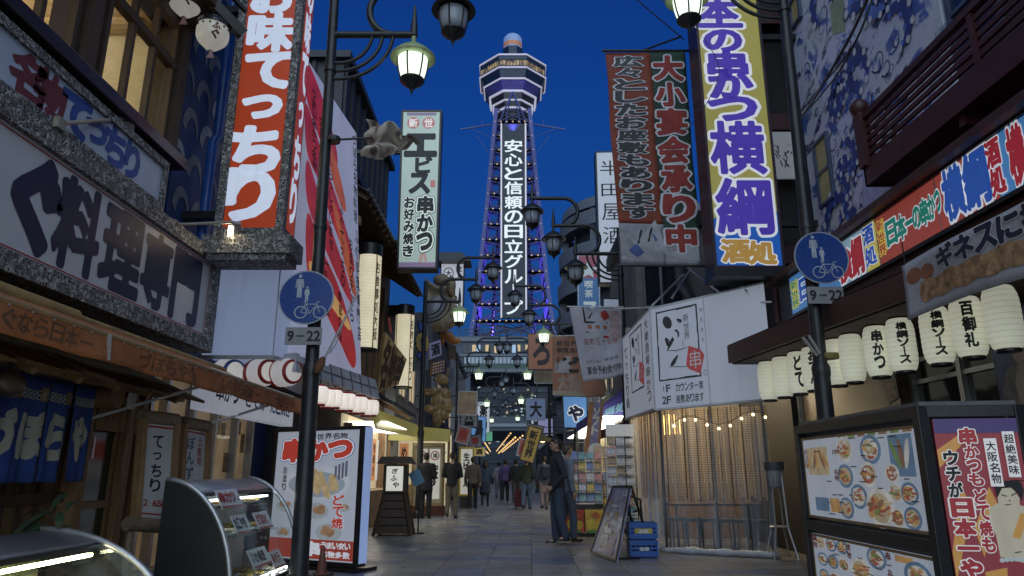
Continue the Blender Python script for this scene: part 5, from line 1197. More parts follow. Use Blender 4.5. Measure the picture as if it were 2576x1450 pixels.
# ================================================================== RIGHT: mural house with balcony, canopy, lit band sign
def mural_building():
    root = thing('mural_building', 'tall house with a blue and white swirl mural, dark tiles and a dark red balcony', 'building', (5, 7, 0))
    m = MB(); m.span(4.95, 10, -2, 10.6, 3.0, 13); m.build('wall', DARKTILE, root)
    m = MB(); m.span(4.88, 4.945, 6.85, 10.58, 3.5, 12.9); m.build('mural', MURAL_R, root)
    # plain swirls painted over the mural
    f = on_right(4.876, 6.9, 10.55, 3.5, 12.9); rn = random.Random(14); a = MB(); b = MB(); c = MB()
    for k in range(120):
        cs, ct, q = rn.uniform(.03, .97), rn.uniform(.03, .97), rn.uniform(.012, .034); th0 = rn.uniform(0, 6.28); tgt = (a, b, c)[k % 3] if k % 5 else a; pts = []
        for i in range(13):
            th = th0 + i * .52; rr = q * (1 - i / 16); pts.append((cs + rr * math.cos(th) * 1.6, ct + rr * math.sin(th) * .62))
        w = .0035
        for i in range(12):
            p0, p1 = Vector(pts[i]), Vector(pts[i + 1]); n = (p1 - p0); n = Vector((-n.y * 2.4, n.x * .45)).normalized() * w * (1 - i / 15)
            n.y *= .4; tgt.poly(f, [tuple(p0 - n), tuple(p1 - n), tuple(p1 + n), tuple(p0 + n)], .002 + .0007 * (k % 4))
    for g_, nm, mt in ((a, 'swirl_print', M('dark_blue_line_paint', (.015, .025, .10), .6, dirt=0)), (b, 'swirl_print', M('white_line_paint', (.5, .52, .58), .6, dirt=0)), (c, 'swirl_print', M('mid_blue_line_paint', (.04, .10, .38), .6, dirt=0))): g_.build(nm, mt, root)
    nv, mb_, wc, gy = MB(), MB(), MB(), MB()
    def claw(cs, ct, q, th, dr, tgt, lift):
        N = 12; out = []; inn = []
        for i in range(N + 1):
            t_ = i / N; an = th + dr * t_ * 3.6; rr = q * (1 - .45 * t_); wd = q * .34 * math.sin(math.pi * min(1, .12 + t_ * .95)) ** .8
            out.append((cs + (rr + wd) * math.cos(an) * 1.0, ct + (rr + wd) * math.sin(an) * .39)); inn.append((cs + (rr - wd * .5) * math.cos(an), ct + (rr - wd * .5) * math.sin(an) * .39))
        for i in range(N): tgt.poly(f, [out[i], out[i + 1], inn[i + 1], inn[i]], lift)
        for i in range(1, N, 2): wc.disc(f, *out[i], q * .13, q * .055, lift + .003, None, 8)
        for i in range(1, N, 3): mb_.disc(f, *inn[i], q * .10, q * .045, lift + .0025, None, 8)
    clip = lambda v, lo, hi: max(lo, min(hi, v))
    for k in range(54):
        q = rn.uniform(.055, .13); claw(rn.uniform(.17, .83), rn.uniform(.09, .93), q, rn.uniform(0, 6.28), rn.choice((-1, 1)), nv if k % 3 else mb_, .006 + .0005 * k)
    gy.poly(f, [(.36, .44), (.46, .42), (.52, .55), (.60, .70), (.62, .97), (.40, .97), (.42, .70)], .0035)
    nv.build('wave_print', M('navy_wave_paint', (.025, .05, .22), .6, var=.3, scale=6), root); mb_.build('wave_print', M('mid_blue_wave_paint', (.09, .17, .48), .6, var=.3, scale=6), root); wc.build('dot_print', M('white_line_paint', (.5, .52, .58)), root); gy.build('green_gold_band', M('sage_gold_paint', (.30, .36, .24), .6, var=.35, scale=2), root)
    g_ = MB(); g_.poly(f, [(.30, .02), (.42, .12), (.50, .24), (.55, .26), (.60, .24), (.70, .12), (.86, .02)], .040); g_.build('pale_peak', M('pale_lilac_paint', (.34, .36, .55), .6, var=.3, scale=3), root)
    g_ = MB(); g_.poly(f, [(.47, .19), (.50, .24), (.55, .26), (.60, .24), (.64, .185), (.58, .20), (.55, .18), (.52, .205)], .043); g_.build('white_cap', M('white_line_paint', (.5, .52, .58)), root)
    for y0, y1, z0, z1, mt in ((9.75, 10.25, 5.2, 6.3, E('dim_yellow_room', (.55, .50, .25), .07, .5, 4)), (6.05, 6.80, 5.55, 6.75, M('navy_window_pane', (.02, .03, .07), .1)), (4.6, 5.5, 5.55, 6.75, M('navy_window_pane', (.02, .03, .07))), (10.1, 10.5, 8.6, 9.6, E('dim_yellow_room', (.55, .50, .25), .16))):
        q = on_right(4.875 if y1 > 6.9 else 4.945, y0, y1, z0, z1); w = frame_bars(q, .05, 0, .05); slab(w, q, .07, .93, .48, .52, 0, .04); ww = w.build('window', M('blue_grey_window_frame', (.06, .08, .14), .4), root); g_ = MB(); slab(g_, q, .03, .97, .02, .98, .008, .012); g_.build('pane', mt, ww)
    q = on_right(4.945, 5.9, 6.85, 6.95, 7.5); m = MB(); slab(m, q, 0, 1, 0, 1, 0, .06); sgn = m.build('name_board', M('white_enamel_board', (.5, .51, .54)), root); write(root, q, row('りき', .1, .9, .5, .7, None, .05), INK, .063)
    # balcony
    red = M('dark_red_lacquered_wood', (.05, .012, .014), .45, var=.25); m = MB()
    m.span(4.15, 4.95, 0.5, 7.45, 4.42, 4.62); bl = m.build('balcony', red, root, bevel=.01)
    m = MB(); m.span(4.10, 4.15, .5, 7.48, 4.40, 4.68); m.span(4.10, 4.17, .5, 7.42, 5.20, 5.27)
    for k in range(5): m.span(4.12, 4.15, .5, 7.40, 4.74 + k * .09, 4.79 + k * .09)
    m.span(4.10, 4.9, 7.45, 7.49, 4.40, 4.66)
    for k in range(4): m.span(4.13, 4.94, 7.40, 7.43, 4.74 + k * .12, 4.79 + k * .12)
    m.build('railing', red, bl)
    m = MB()
    for y in (1.6, 3.5, 5.4): m.span(4.105, 4.165, y, y + .06, 4.69, 5.19)
    m.span(4.06, 4.18, 7.36, 7.50, 4.62, 5.30); m.ball((4.12, 7.43, 5.38), .11, 14); m.each('railing_post', red, bl, 40)
    for y in (2.2, 4.0, 5.8):
        m = MB(); m.span(4.17, 4.94, y, y + .08, 4.30, 4.415); m.build('joist', red, bl)
    return root
mural_building()

def canopy_edge(y): return 3.5 - .12 * (y - 7.6)
def canopy():
    root = thing('shop_canopy', 'long dark red shop canopy carrying the lit band sign over the white lanterns', 'canopy', (3.5, 7, 2.75)); br = M('brown_red_metal', (.05, .02, .018), .45, var=.2); y0, y1 = 1.0, 10.2; a, b = canopy_edge(y0), canopy_edge(y1)
    def deck(z0, z1, ins=0.0): 
        m = MB(); m.hexa([(a + ins, y0, z0), (4.94, y0, z0), (4.94, y1, z0), (b + ins, y1, z0)], [(a + ins, y0, z1), (4.94, y0, z1), (4.94, y1, z1), (b + ins, y1, z1)]); return m
    deck(2.76, 3.02).build('fascia', br, root, bevel=.01)
    m = MB(); m.hexa([(a, y0, 3.025), (b, y1, 3.025), (4.2, 10.15, 3.44), (4.3, y0, 3.44)], [(4.9, y0, 3.025), (4.9, y1, 3.025), (4.9, 10.15, 3.44), (4.9, y0, 3.44)]); m.build('sloping_top', br, root)
    m = MB(); m.span(4.05, 4.94, 1, 10.75, 4.06, 4.14); m.build('cap', br, root)
    deck(2.742, 2.757, .06).build('soffit', M('brown_soffit', (.05, .03, .028), .7), root)
    return root
canopy()
def band_sign():
    f = on_right(4.2, 2.2, 10.6, 3.46, 4.05)
    root = thing('band_sign', 'long lit band sign of red and blue panels with large outlined characters over the canopy', 'sign', f.pt(0, 0))
    m = MB(); slab(m, f, 0, 1, 0, 1, -.7, 0); m.build('casing', BLACK, root)
    def fs(px): return (10.6 - atx(px, 700, 4.2).y) / 8.4
    cuts = [('blue_panel', 1985, 2120, E('blue_lit_panel', (.10, .32, .72), .42, .15)), ('pale_panel', 2120, 2185, E('pale_blue_lit_panel', (.35, .55, .72), .42, .15)), ('yellow_panel', 2185, 2222, E('yellow_lit_panel', (.70, .62, .14), .42, .1)), ('red_panel', 2222, 2392, E('red_lit_panel', (.52, .10, .08), .36, .2)), ('red_panel', 2392, 2560, E('red_lit_panel', (.56, .10, .08), .42)), ('blue_panel', 2560, 2700, E('blue_lit_panel', (.10, .32, .72), .42))]
    for nm, a, b, mt in cuts:
        m = MB(); slab(m, f, fs(a) + .0008, min(.999, fs(b) - .0008), .03, .97, .001, .006); m.build(nm, mt, root)
    m = MB()
    for a in (2120, 2222, 2392, 2560): slab(m, f, fs(a) - .0008, fs(a) + .0008, .0, 1, .0005, .009)
    m.build('joint', M('pale_joint', (.3, .3, .34), .5), root)
    wh = E('white_lit_outline', (.85, .9, 1), .50); blu = E('blue_lit_letter', (.03, .11, .50), .5); red = E('dark_red_lit_letter', (.45, .03, .05), .45); grn = E('green_lit_letter', (.02, .26, .20), .45); yel = E('yellow_lit_letter', (.75, .66, .10), .5)
    def run(ch, pa, pb, t, hh, bo=.05): return (ch, (fs(pa) + fs(pb)) / 2, t, abs(fs(pb) - fs(pa)) * .94, hh, bo)
    write(root, f, [run('横', 2410, 2468, .53, .80), run('綱', 2470, 2540, .53, .84)], blu, .010, (wh, .06))
    write(root, f, [run('日', 2248, 2276, .52, .44), run('本', 2277, 2302, .50, .44), run('一', 2302, 2322, .50, .44), run('の', 2322, 2344, .50, .36), run('串', 2344, 2366, .51, .44), run('か', 2366, 2386, .52, .40), run('つ', 2386, 2402, .55, .34)], grn, .010, (wh, .05))
    write(root, f, [run('新', 2224, 2244, .78, .2, .02), run('世', 2224, 2244, .54, .2, .02), run('界', 2224, 2244, .30, .2, .02)], red, .010, (yel, .09))
    write(root, f, [run('酒', 2540, 2582, .74, .40, .05), run('処', 2540, 2582, .30, .40, .05), run('横', 2600, 2650, .5, .8)], red, .010, (wh, .05))
    write(root, f, [run('横', 2112, 2150, .42, .62), run('綱', 2150, 2182, .48, .74)], red, .010, (wh, .055)); write(root, f, [run('酒', 2186, 2216, .76, .36, .04), run('処', 2186, 2216, .32, .36, .04)], blu, .010, (wh, .04))
    write(root, f, [run('日', 2010, 2034, .5, .5), run('本', 2036, 2058, .5, .5), run('一', 2060, 2080, .5, .5), run('の', 2082, 2104, .5, .4)], blu, .010, (wh, .05)); write(root, f, [run('新', 1988, 2006, .74, .2, .02), run('世', 1988, 2006, .5, .2, .02), run('界', 1988, 2006, .26, .2, .02)], grn, .010, (yel, .09))
    m = MB(); slab(m, f, 0, 1, -.05, .02, .0, .03); slab(m, f, 0, 1, .98, 1.03, 0, .03); m.build('edge_trim', BLACK, root)
band_sign()
GLOW = paper('white_lit_lantern_paper', (.92, .93, .74), .30)
lan = [(1933, 962, ''), (1969, 955, 'w'), (2008, 936, 'どて'), (2046, 935, 'おでん'), (2104, 905, ''), (2142, 893, ''), (2206, 870, '串かつ'), (2264, 842, '横綱ソース'), (2352, 815, '横綱ソース'), (2432, 800, '百御礼'), (2520, 785, ''), (2640, 760, '')]
ll = ['farthest white lantern of the canopy row, by the end of the canopy', 'second white lantern from the far end of the canopy row', 'white lantern reading どて in the canopy row', 'white lantern reading おでん, half hidden by the lamp pole', 'blank white lantern just to the right of the lamp pole', 'blank white lantern beside the one reading 串かつ', 'white lantern reading 串かつ under the canopy', 'white lantern reading 横綱ソース, hanging clear of the cloth banner', 'white lantern reading 横綱ソース, its top behind the cloth banner', 'white lantern reading 百御礼 under the cloth banner', 'nearest blank white lantern under the cloth banner, cut by the frame', 'white lantern past the edge of the view']
for (px, py, tx), lb in list(zip(lan, ll))[:11]:
    d_ = _ray(px, py); yy = (3.9 + .912) / (d_.x / d_.y + .12); c = Vector((3.9 - .12 * (yy - 7.6), yy, 2.46))
    ang = math.degrees(math.atan2(-c.y, -c.x)); sh = 0
    it = [] if tx in ('', 'w') else col(tx, .5 if len(tx) > 3 else .46, .90, .12, .36, None, .045)
    lantern('paper_lantern', lb, 'lantern', c, .137, .54, GLOW, 'white lanterns under the red canopy', it or None, INK, ang=ang + 8, tw=110, ribs=11, cord=.06)
def cloth_banner():
    def fn(a, b, h=0): y = 5.95 - 3.4 * a; return Vector((3.46 - h + .015 * math.sin(a * 14 + b * 2) + .03 * (1 - b) * math.sin(a * 5), y, 2.49 + .49 * b + .02 * math.sin(a * 9) * (1 - b)))
    root = thing('cloth_banner', 'grey cloth banner with outlined writing over a long tan food picture', 'banner', fn(0, 1)); m = MB(); m.grid(lambda u, v: fn(u, v), 60, 8, (.004, 0, 0)); m.build('cloth', M('grey_banner_cloth', (.36, .37, .44), .8, var=.15, scale=2, bump=.2), root, True)
    face = Fn(fn, 3.6, .5); m = MB(); rn = random.Random(6)
    for k in range(60): a = .08 + k * .0145; m.disc(face, a, .36 + .02 * math.sin(k) + (a - .1) * .03, .020, .17 + .03 * rn.random(), .004 + (k % 3) * .0015, None, 10)
    m.build('food_picture', M('tan_batter_print', (.33, .20, .11), .8, var=.6, scale=14), root)
    write(root, face, row('ギネスに挑戦!全長', .16, .78, .77, .36, None, .05), M('navy_ink', (.012, .016, .05)), .008, (INKWHITE, .03))
    m = MB(); m.disc(face, .05, .72, .035, .14, .004); m.disc(face, .11, .68, .03, .13, .0055); m.build('orange_badge', M('dull_orange_print', (.30, .12, .07), .8), root)
    for k in range(3):
        a = (.02, .5, .98)[k]; m = MB(); p = fn(a, 1); m.tube([p, p + Vector((-.0, 0, .2))], .006, 5); m.build('tie', BLACK, root)
cloth_banner()
def right_ground():
    root = thing('glazed_shop', 'dark glazed shop front with pale frames and brown tiles under the lanterns', 'shop front', (4.75, 7, 0))
    m = MB(); m.span(4.8, 9, -1, 8.3, 0, 2.74); m.build('wall', DARKPLASTER, root); m = MB(); m.span(4.6, 9, 8.3, 11.1, 0, 2.74); m.build('tile_wall', BROWNTILE, root)
    fr = MB()
    for y in (1.5, 2.7, 3.9, 4.95, 5.25, 6.3, 7.3, 8.22): fr.span(4.72, 4.795, y, y + .07, 0, 2.5)
    for z in (.75, 1.75, 2.2, 2.45): fr.span(4.74, 4.79, 1.57, 8.22, z, z + .05)
    fr.build('window_frame', ALU, root)
    m = MB(); m.quad((4.78, 8.22, .1), (4.78, 1.5, .1), (4.78, 1.5, 2.45), (4.78, 8.22, 2.45)); m.build('pane', M('smoky_window_glass', (.018, .02, .026), .06, dirt=0), root)
    t = thing('picture_banner', 'hanging cloth printed with a plain figure in a robe below the lanterns', 'banner', (4.55, 6, 2.2)); q = on_right(4.5, 5.75, 6.45, 1.55, 2.62)
    m = MB(); m.grid(lambda u, v: q.pt(u, v, .012 * math.sin(u * 16 + v * 2)), 24, 10, (.003, 0, 0)); m.build('cloth', M('dusk_blue_cloth', (.13, .15, .26), .8, var=.5, scale=1.8), t, True)
    m = MB(); m.poly(q, [(.12, .05), (.10, .35), (.24, .52), (.42, .56), (.58, .56), (.78, .50), (.92, .32), (.90, .05)], .018); m.build('robe_print', M('grey_robe_print', (.17, .16, .17), .8, var=.4, scale=9), t)
    m = MB(); m.poly(q, [(.38, .08), (.36, .40), (.45, .54), (.57, .54), (.66, .40), (.62, .08)], .021); m.disc(q, .51, .66, .12, .12, .0225); m.build('skin_print', M('pale_skin_print', (.30, .25, .22), .8), t)
    m = MB(); m.poly(q, [(.38, .68), (.37, .78), (.45, .84), (.58, .84), (.66, .77), (.64, .66), (.58, .73), (.45, .73)], .025); m.build('hair_print', M('auburn_print', (.12, .06, .04), .8), t)
    t = thing('wooden_tag', 'slanted black tag with tan characters beside the picture banner', 'tag', atx(2237, 975, 4.4)); q = Quad(atx(2236, 1018, 4.4), atx(2262, 1000, 4.4), atx(2246, 918, 4.4), atx(2212, 948, 4.4)); m = MB(); slab(m, q, 0, 1, 0, 1, -.02, 0); m.build('board', BLACK, t); write(t, q, col('すもう', .5, .95, .05, .6, None, .04), M('tan_paint', (.35, .22, .15), .6), .003)
right_ground()

# ---- photo menu box
def menu_box():
    A, B, D = Vector((2.80, 6.92, 0)), Vector((2.78, 4.80, 0)), Vector((3.37, 4.70, 0)); H = 1.64
    root = thing('menu_box', 'large black framed menu box with photo panels and a sumo wrestler picture', 'menu board', B)
    E4 = D + (A - B); z = Vector((0, 0, 1)); m = MB()
    for a, b in ((A, B), (B, D), (D, E4), (E4, A)):
        for zz in (.04, H - .04): m.bar(a + z * zz, b + z * zz, .07, .08)
    for p in (A, B, D, E4): m.bar(p, p + z * H, .08, .08, up=(1, 0, 0))
    m.bar(A + z * .73, B + z * .73, .065, .09); m.build('frame', BLACK, root, bevel=.006)
    m = MB(); m.hexa([A + z * (H + .001), B + z * (H + .001), D + z * (H + .001), E4 + z * (H + .001)], [A + z * (H + .03), B + z * (H + .03), D + z * (H + .03), E4 + z * (H + .03)]); m.build('top', M('grey_metal_top', (.10, .10, .11), .4), root)
    m = MB(); i = Vector((.05, 0, 0)); m.hexa([A + i + z * .08, B + i + Vector((0, .05, .08)), D - i + Vector((0, .05, .08)), E4 - i + z * .08], [A + i + z * (H - .05), B + i + Vector((0, .05, H - .05)), D - i + Vector((0, .05, H - .05)), E4 - i + z * (H - .05)]); m.build('core', M('dark_core', (.03, .03, .035), .6), root)
    pw = E('menu_photo_paper', (.64, .72, .86), .29, .08); cols = [E('menu_food_' + n, c, .34, .5, s_) for n, c, s_ in (('orange', (.72, .42, .16), 9), ('brown', (.36, .20, .12), 12), ('white', (.80, .80, .78), 6), ('blue', (.16, .28, .46), 8), ('green', (.22, .34, .12), 12), ('red', (.52, .14, .10), 10), ('tan', (.66, .54, .36), 10))]
    rn = random.Random(17)
    for z0, z1, nm in ((.80, 1.52, 'upper'), (.10, .66, 'lower')):
        f = Quad(A + Vector((-.005, -.06, z0)), B + Vector((-.005, .06, z0)), B + Vector((-.005, .06, z1)), A + Vector((-.005, -.06, z1)))
        m = MB(); slab(m, f, 0, 1, 0, 1, -.02, 0); pnl = m.build('photo_panel', pw, root); m = MB(); frame_bars(f, .022, .0005, .006, m); m.build('tan_border', M('tan_wood_border', (.26, .17, .09), .6), pnl)
        m = MB()
        def dish(cx, cy, r, kind):
            g_ = rn; r *= 1.28
            m.k = (2, 3, 3, 2)[kind % 4]; m.disc(f, cx, cy, r, r * 1.9, .003 + .0003 * g_.random())
            m.k = (6, 2, 6, 1)[kind % 4]; m.disc(f, cx, cy, r * .74, r * 1.4, .0045)
            for i in range(26):
                m.k = g_.choice((0, 1, 4, 5, 6, 0, 2, 1, 5)); a = g_.uniform(0, 6.28); q = r * g_.uniform(.05, .62); m.disc(f, cx + q * math.cos(a), cy + q * 1.8 * math.sin(a), r * g_.uniform(.10, .28), r * g_.uniform(.2, .5), .006 + i * .0003, None, 9, g_.uniform(0, 3))
        if nm == 'upper':
            for cx, cy, w, h, kk in ((.16, .70, .22, .34, 6), (.16, .18, .14, .16, 3), (.29, .18, .09, .16, 0)): m.k = kk; slab(m, f, cx - w / 2, cx + w / 2, cy - h / 2, cy + h / 2, .001, .003)
            for i in range(7): m.k = (0, 6, 1)[i % 3]; m.disc(f, .08 + i * .026, .72, .016, .13, .0045 + i * .0003, None, 10, -.4 + .12 * i)
            for q in ((.44, .82, .06, 0), (.66, .80, .065, 1), (.42, .52, .055, 2), (.62, .54, .055, 3), (.52, .30, .055, 1), (.68, .20, .085, 0), (.40, .16, .05, 2), (.80, .55, .04, 3), (.90, .36, .045, 1), (.81, .36, .04, 0), (.90, .13, .045, 2), (.80, .12, .04, 3)): dish(*q)
            m.k = 3; slab(m, f, .80, .96, .52, .93, .001, .003)
            for i in range(3): m.k = (4, 1, 2)[i]; m.disc(f, .84 + .04 * i, .74, .016, .15, .0045 + .0004 * i, None, 12, .2 - .15 * i)
            for i in range(7): m.k = (1, 4)[i % 2]; slab(m, f, .40 + i * .085, .46 + i * .085, .945, .99, .001, .003)
            wr = row('お造り', .33, .40, .80, .05, None, .03) + col('天ぷら', .045, .85, .62, .035, None, .03) + col('名物', .345, .60, .46, .03, None, .03)
        else:
            for i in range(4):
                for j in range(3): dish(.10 + .105 * j, .88 - .25 * i, .042, i + j)
            for q in ((.46, .62, .07, 0), (.60, .84, .06, 1), (.46, .30, .07, 2), (.60, .40, .05, 3), (.88, .74, .07, 1), (.88, .32, .08, 0), (.74, .18, .05, 2)): dish(*q)
            m.k = 0; slab(m, f, .74, .86, .86, .94, .001, .003)
            wr = col('鍋物', .045, .98, .78, .04, None, .03) + col('焼物', .38, .96, .74, .035, None, .03) + col('串一品料理', .70, .96, .4, .035, None, .03)
        m.build('food_photo', cols, pnl)
        write(pnl, f, wr, INKRED, .012)
        m = MB()
        for i in range(26): cx, cy = rn.uniform(.05, .93), rn.uniform(.04, .95); slab(m, f, cx, cx + rn.uniform(.03, .06), cy, cy + .012, .009, .0105)
        m.build('small_text', M('grey_ink', (.12, .10, .08)), pnl)
    f = Quad(B + Vector((.05, -.045, .10)), D + Vector((-.05, -.045, .10)), D + Vector((-.05, -.045, 1.55)), B + Vector((.05, -.045, 1.55)))
    m = MB(); slab(m, f, 0, 1, 0, 1, -.01, 0); ps = m.build('poster', E('red_lit_poster', (.34, .05, .07), .34, .15), root)
    m = MB(); org = E('orange_lit_poster', (.72, .38, .10), .34, .1)
    for pts in ([(0, .86), (.30, .93), (.30, .88), (0, .78)], [(0, .42), (.22, .72), (.30, .60), (.0, .30)], [(.30, .52), (.55, .70), (.62, .62), (.36, .40)], [(0, .22), (.30, .30), (.45, .05), (.2, .0), (0, 0)], [(.34, .34), (.60, .36), (.55, .20), (.36, .12)]): m.poly(f, pts, .002)
    m.build('orange_ray', org, ps)
    m = MB(); slab(m, f, 0, 1, .935, 1, .003, .006); m.build('purple_curtain_print', E('purple_lit_strip2', (.08, .05, .22), .3), ps)
    # plain wrestler picture: body, head with topknot, belt fringe
    W_ = lambda pts: [(.50 + (a - .52) * 1.04, .39 + (b - .115) * .56) for a, b in pts]
    class _F:
        w = f.w; h = f.h
        def pt(s, a, b, h=0.0): q = W_([(a, b)])[0]; return f.pt(min(1, q[0]), q[1], h)
    f_ = f; wf = _F()
    sk = E('pale_body_print', (.62, .58, .46), .36, .06); m = MB()
    m.poly(wf, [(.56, .14), (.55, .30), (.50, .40), (.52, .50), (.62, .54), (.70, .52), (.86, .53), (1, .50), (1, .12), (.8, .10)], .005); m.poly(wf, [(.63, .50), (.64, .60), (.70, .66), (.82, .66), (.88, .58), (.86, .50), (.76, .46)], .0075); m.disc(wf, .60, .33, .06, .035, .010); m.disc(wf, .69, .28, .09, .04, .0095); m.build('wrestler_print', sk, ps)
    m = MB(); m.poly(wf, [(.63, .58), (.62, .66), (.70, .715), (.80, .71), (.92, .70), (.94, .64), (.90, .56), (.86, .62), (.80, .66), (.70, .655)], .012); m.poly(wf, [(.74, .71), (.86, .72), (.98, .715), (.86, .70)], .014)
    for pts in ([(.68, .60), (.74, .59), (.74, .597), (.68, .61)], [(.79, .595), (.85, .615), (.85, .622), (.79, .605)], [(.70, .525), (.77, .53), (.77, .535), (.70, .532)], [(.75, .56), (.77, .55), (.765, .57)], [(.72, .17), (.80, .18), (.79, .185), (.72, .178)]): m.poly(wf, pts, .0135)
    m.build('wrestler_hair_print', INK, ps)
    m = MB(); m.poly(wf, [(.72, .29), (.86, .47), (.94, .455), (.80, .275)], .015); m.build('clapper_print', org, ps)
    m = MB()
    for k in range(9): m.disc(wf, .57 + k * .052, .115 + .01 * math.sin(k * .5), .03, .018, .008 + .0004 * (k % 2), None, 8)
    for k in range(14): a = rn.uniform(.30, .56); b = rn.uniform(.02, .18); slab(m, f, a, a + .07, b, b + .025, .0045 + k * .0002, .0055 + k * .0002)
    m.build('fringe_print', E('pale_blue_print', (.55, .62, .66), .36), ps)
    wh = E('white_lit_outline2', (.85, .87, .9), .45); ink = M('black_ink', (.01, .01, .013))
    rd = E('deep_red_lit_letter', (.42, .03, .04), .36)
    write(ps, f, col('ウチが', .14, .86, .65, .16, None, .045) , ink, .016, (wh, .06)); write(ps, f, col('日本一や!!', .18, .65, .14, .23, None, .06), rd, .016, (wh, .06))
    write(ps, f, col('串', .38, .96, .88, .19, None, .05) + col('かつも', .40, .88, .70, .16, None, .045) + col('どて焼も', .42, .69, .42, .14, None, .045), rd, .016, (wh, .06))
    for s0, s1, t0, t1, tx in ((.56, .71, .70, .91, '大阪名物'), (.79, .93, .74, .94, '超絶美味')):
        m = MB(); slab(m, f, s0, s1, t0, t1, .018, .021); m.build('white_label', wh, ps); write(ps, f, col(tx, (s0 + s1) / 2, t1 - .01, t0 + .01, .11, None, .02), ink, .0215)
menu_box()
f = Quad((3.62, 5.25, .25), (4.15, 4.9, .25), (4.15, 4.9, 1.62), (3.62, 5.25, 1.62)); r_, p = sign('standing_sign', 'yellow lit beer sign with black writing behind the menu box', 'sign', f, E('yellow_lit_sign', (.62, .46, .12), .36, .2), BLACK, .15, .04, .02)
write(r_, p, col('ビアガー', .30, .86, .20, .42, None, .055), INK, .004); write(r_, p, row('浪花', .08, .8, .93, .07, None, .03), INK, .004); m = MB(); m.span(3.67, 4.1, 5.02, 5.25, 0, .25); m.build('foot', BLACK, r_)
c = Vector((3.92, 10.75, 0)); t = thing('umbrella_stand', 'grey four legged stand with a round top beside the plastic curtain', 'stand', c); m = MB()
for k in range(4): a = R(45 + 90 * k); d = Vector((math.cos(a), math.sin(a), 0)); m.tube([c + d * .24, c + d * .13 + Vector((0, 0, .42)), c + d * .10 + Vector((0, 0, 1.22))], .014, 6)
m.each('leg', STEEL, t)
m = MB(); m.lathe([(.10, 1.0), (.115, 1.24), (.11, 1.25)], c, 16); m.build('bucket', M('grey_plastic', (.2, .21, .23), .5), t, 40); m = MB(); m.lathe([(.14, 1.25), (.145, 1.28), (.14, 1.36), (.12, 1.365)], c, 18); m.build('top_cap', M('dark_grey_plastic', (.06, .065, .07), .5), t, 40); m = MB(); m.lathe([(.13, .43), (.145, .44), (.13, .45)], c, 16); m.build('ring', STEEL, t)

# ---- vertical yellow sign and the red and green banner
def yellow_sign():
    bl, br = at(1797, 676, 10.4), at(1975, 676, 10.4); f = Quad(bl, br, Vector((br.x + .02, 10.4, 10.2)), Vector((bl.x, 10.4, 10.2)))
    r, p = sign('hanging_sign', 'huge yellow vertical sign with purple blue characters and a blue foot panel', 'sign', f, E('yellow_lit_acrylic', (.54, .49, .13), .36, .22, .6), M('purple_black_metal', (.03, .014, .03), .4), .5, .04, .04)
    wh = E('white_glow_outline', (.88, .92, 1.0), .52); vio = E('violet_lit_letter', (.09, .05, .52), .5, .3, .8)
    m = MB(); m.poly(p, [(0, 0), (1, 0), (1, .155), (0, .135)], .002); m.build('blue_foot_panel', E('blue_lit_foot', (.02, .14, .62), .42, .1), r)
    def it(ch, px, py, w, h, bo=.05): q = at(px, py, 10.4); return (ch, (q.x - p.pt(0, 0).x) / p.w, (q.z - p.pt(0, 0).z) / p.h, w / p.w, h / p.h, bo)
    write(r, p, [it('日', 1800, -60, .62, .62), it('本', 1806, 27, .62, .50), it('一', 1812, 66, .70, .5), it('の', 1817, 104, .60, .40), it('串', 1829, 163, .62, .48), it('か', 1838, 212, .68, .50), it('つ', 1843, 275, .74, .40)], vio, .006, (wh, .07))
    write(r, p, [it('横', 1855, 372, .86, .90, .03), it('綱', 1872, 520, .86, .92, .03)], vio, .006, (wh, .045))
    write(r, p, [it('酒', 1850, 632, .42, .36, .05), it('処', 1917, 637, .42, .36, .05)], E('orange_lit_letter', (.62, .36, .08), .42), .006, (wh, .05))
    m = MB(); m.span(br.x, 4.95, 10.45, 10.55, 5.0, 5.1); m.span(br.x, 4.95, 10.45, 10.55, 8.4, 8.5); m.build('bracket', BLACK, r)
    m = MB(); m.span(bl.x - .02, br.x + .02, 10.35, 10.92, bl.z - .14, bl.z - .002); m.build('sill', BLACK, r)
yellow_sign()
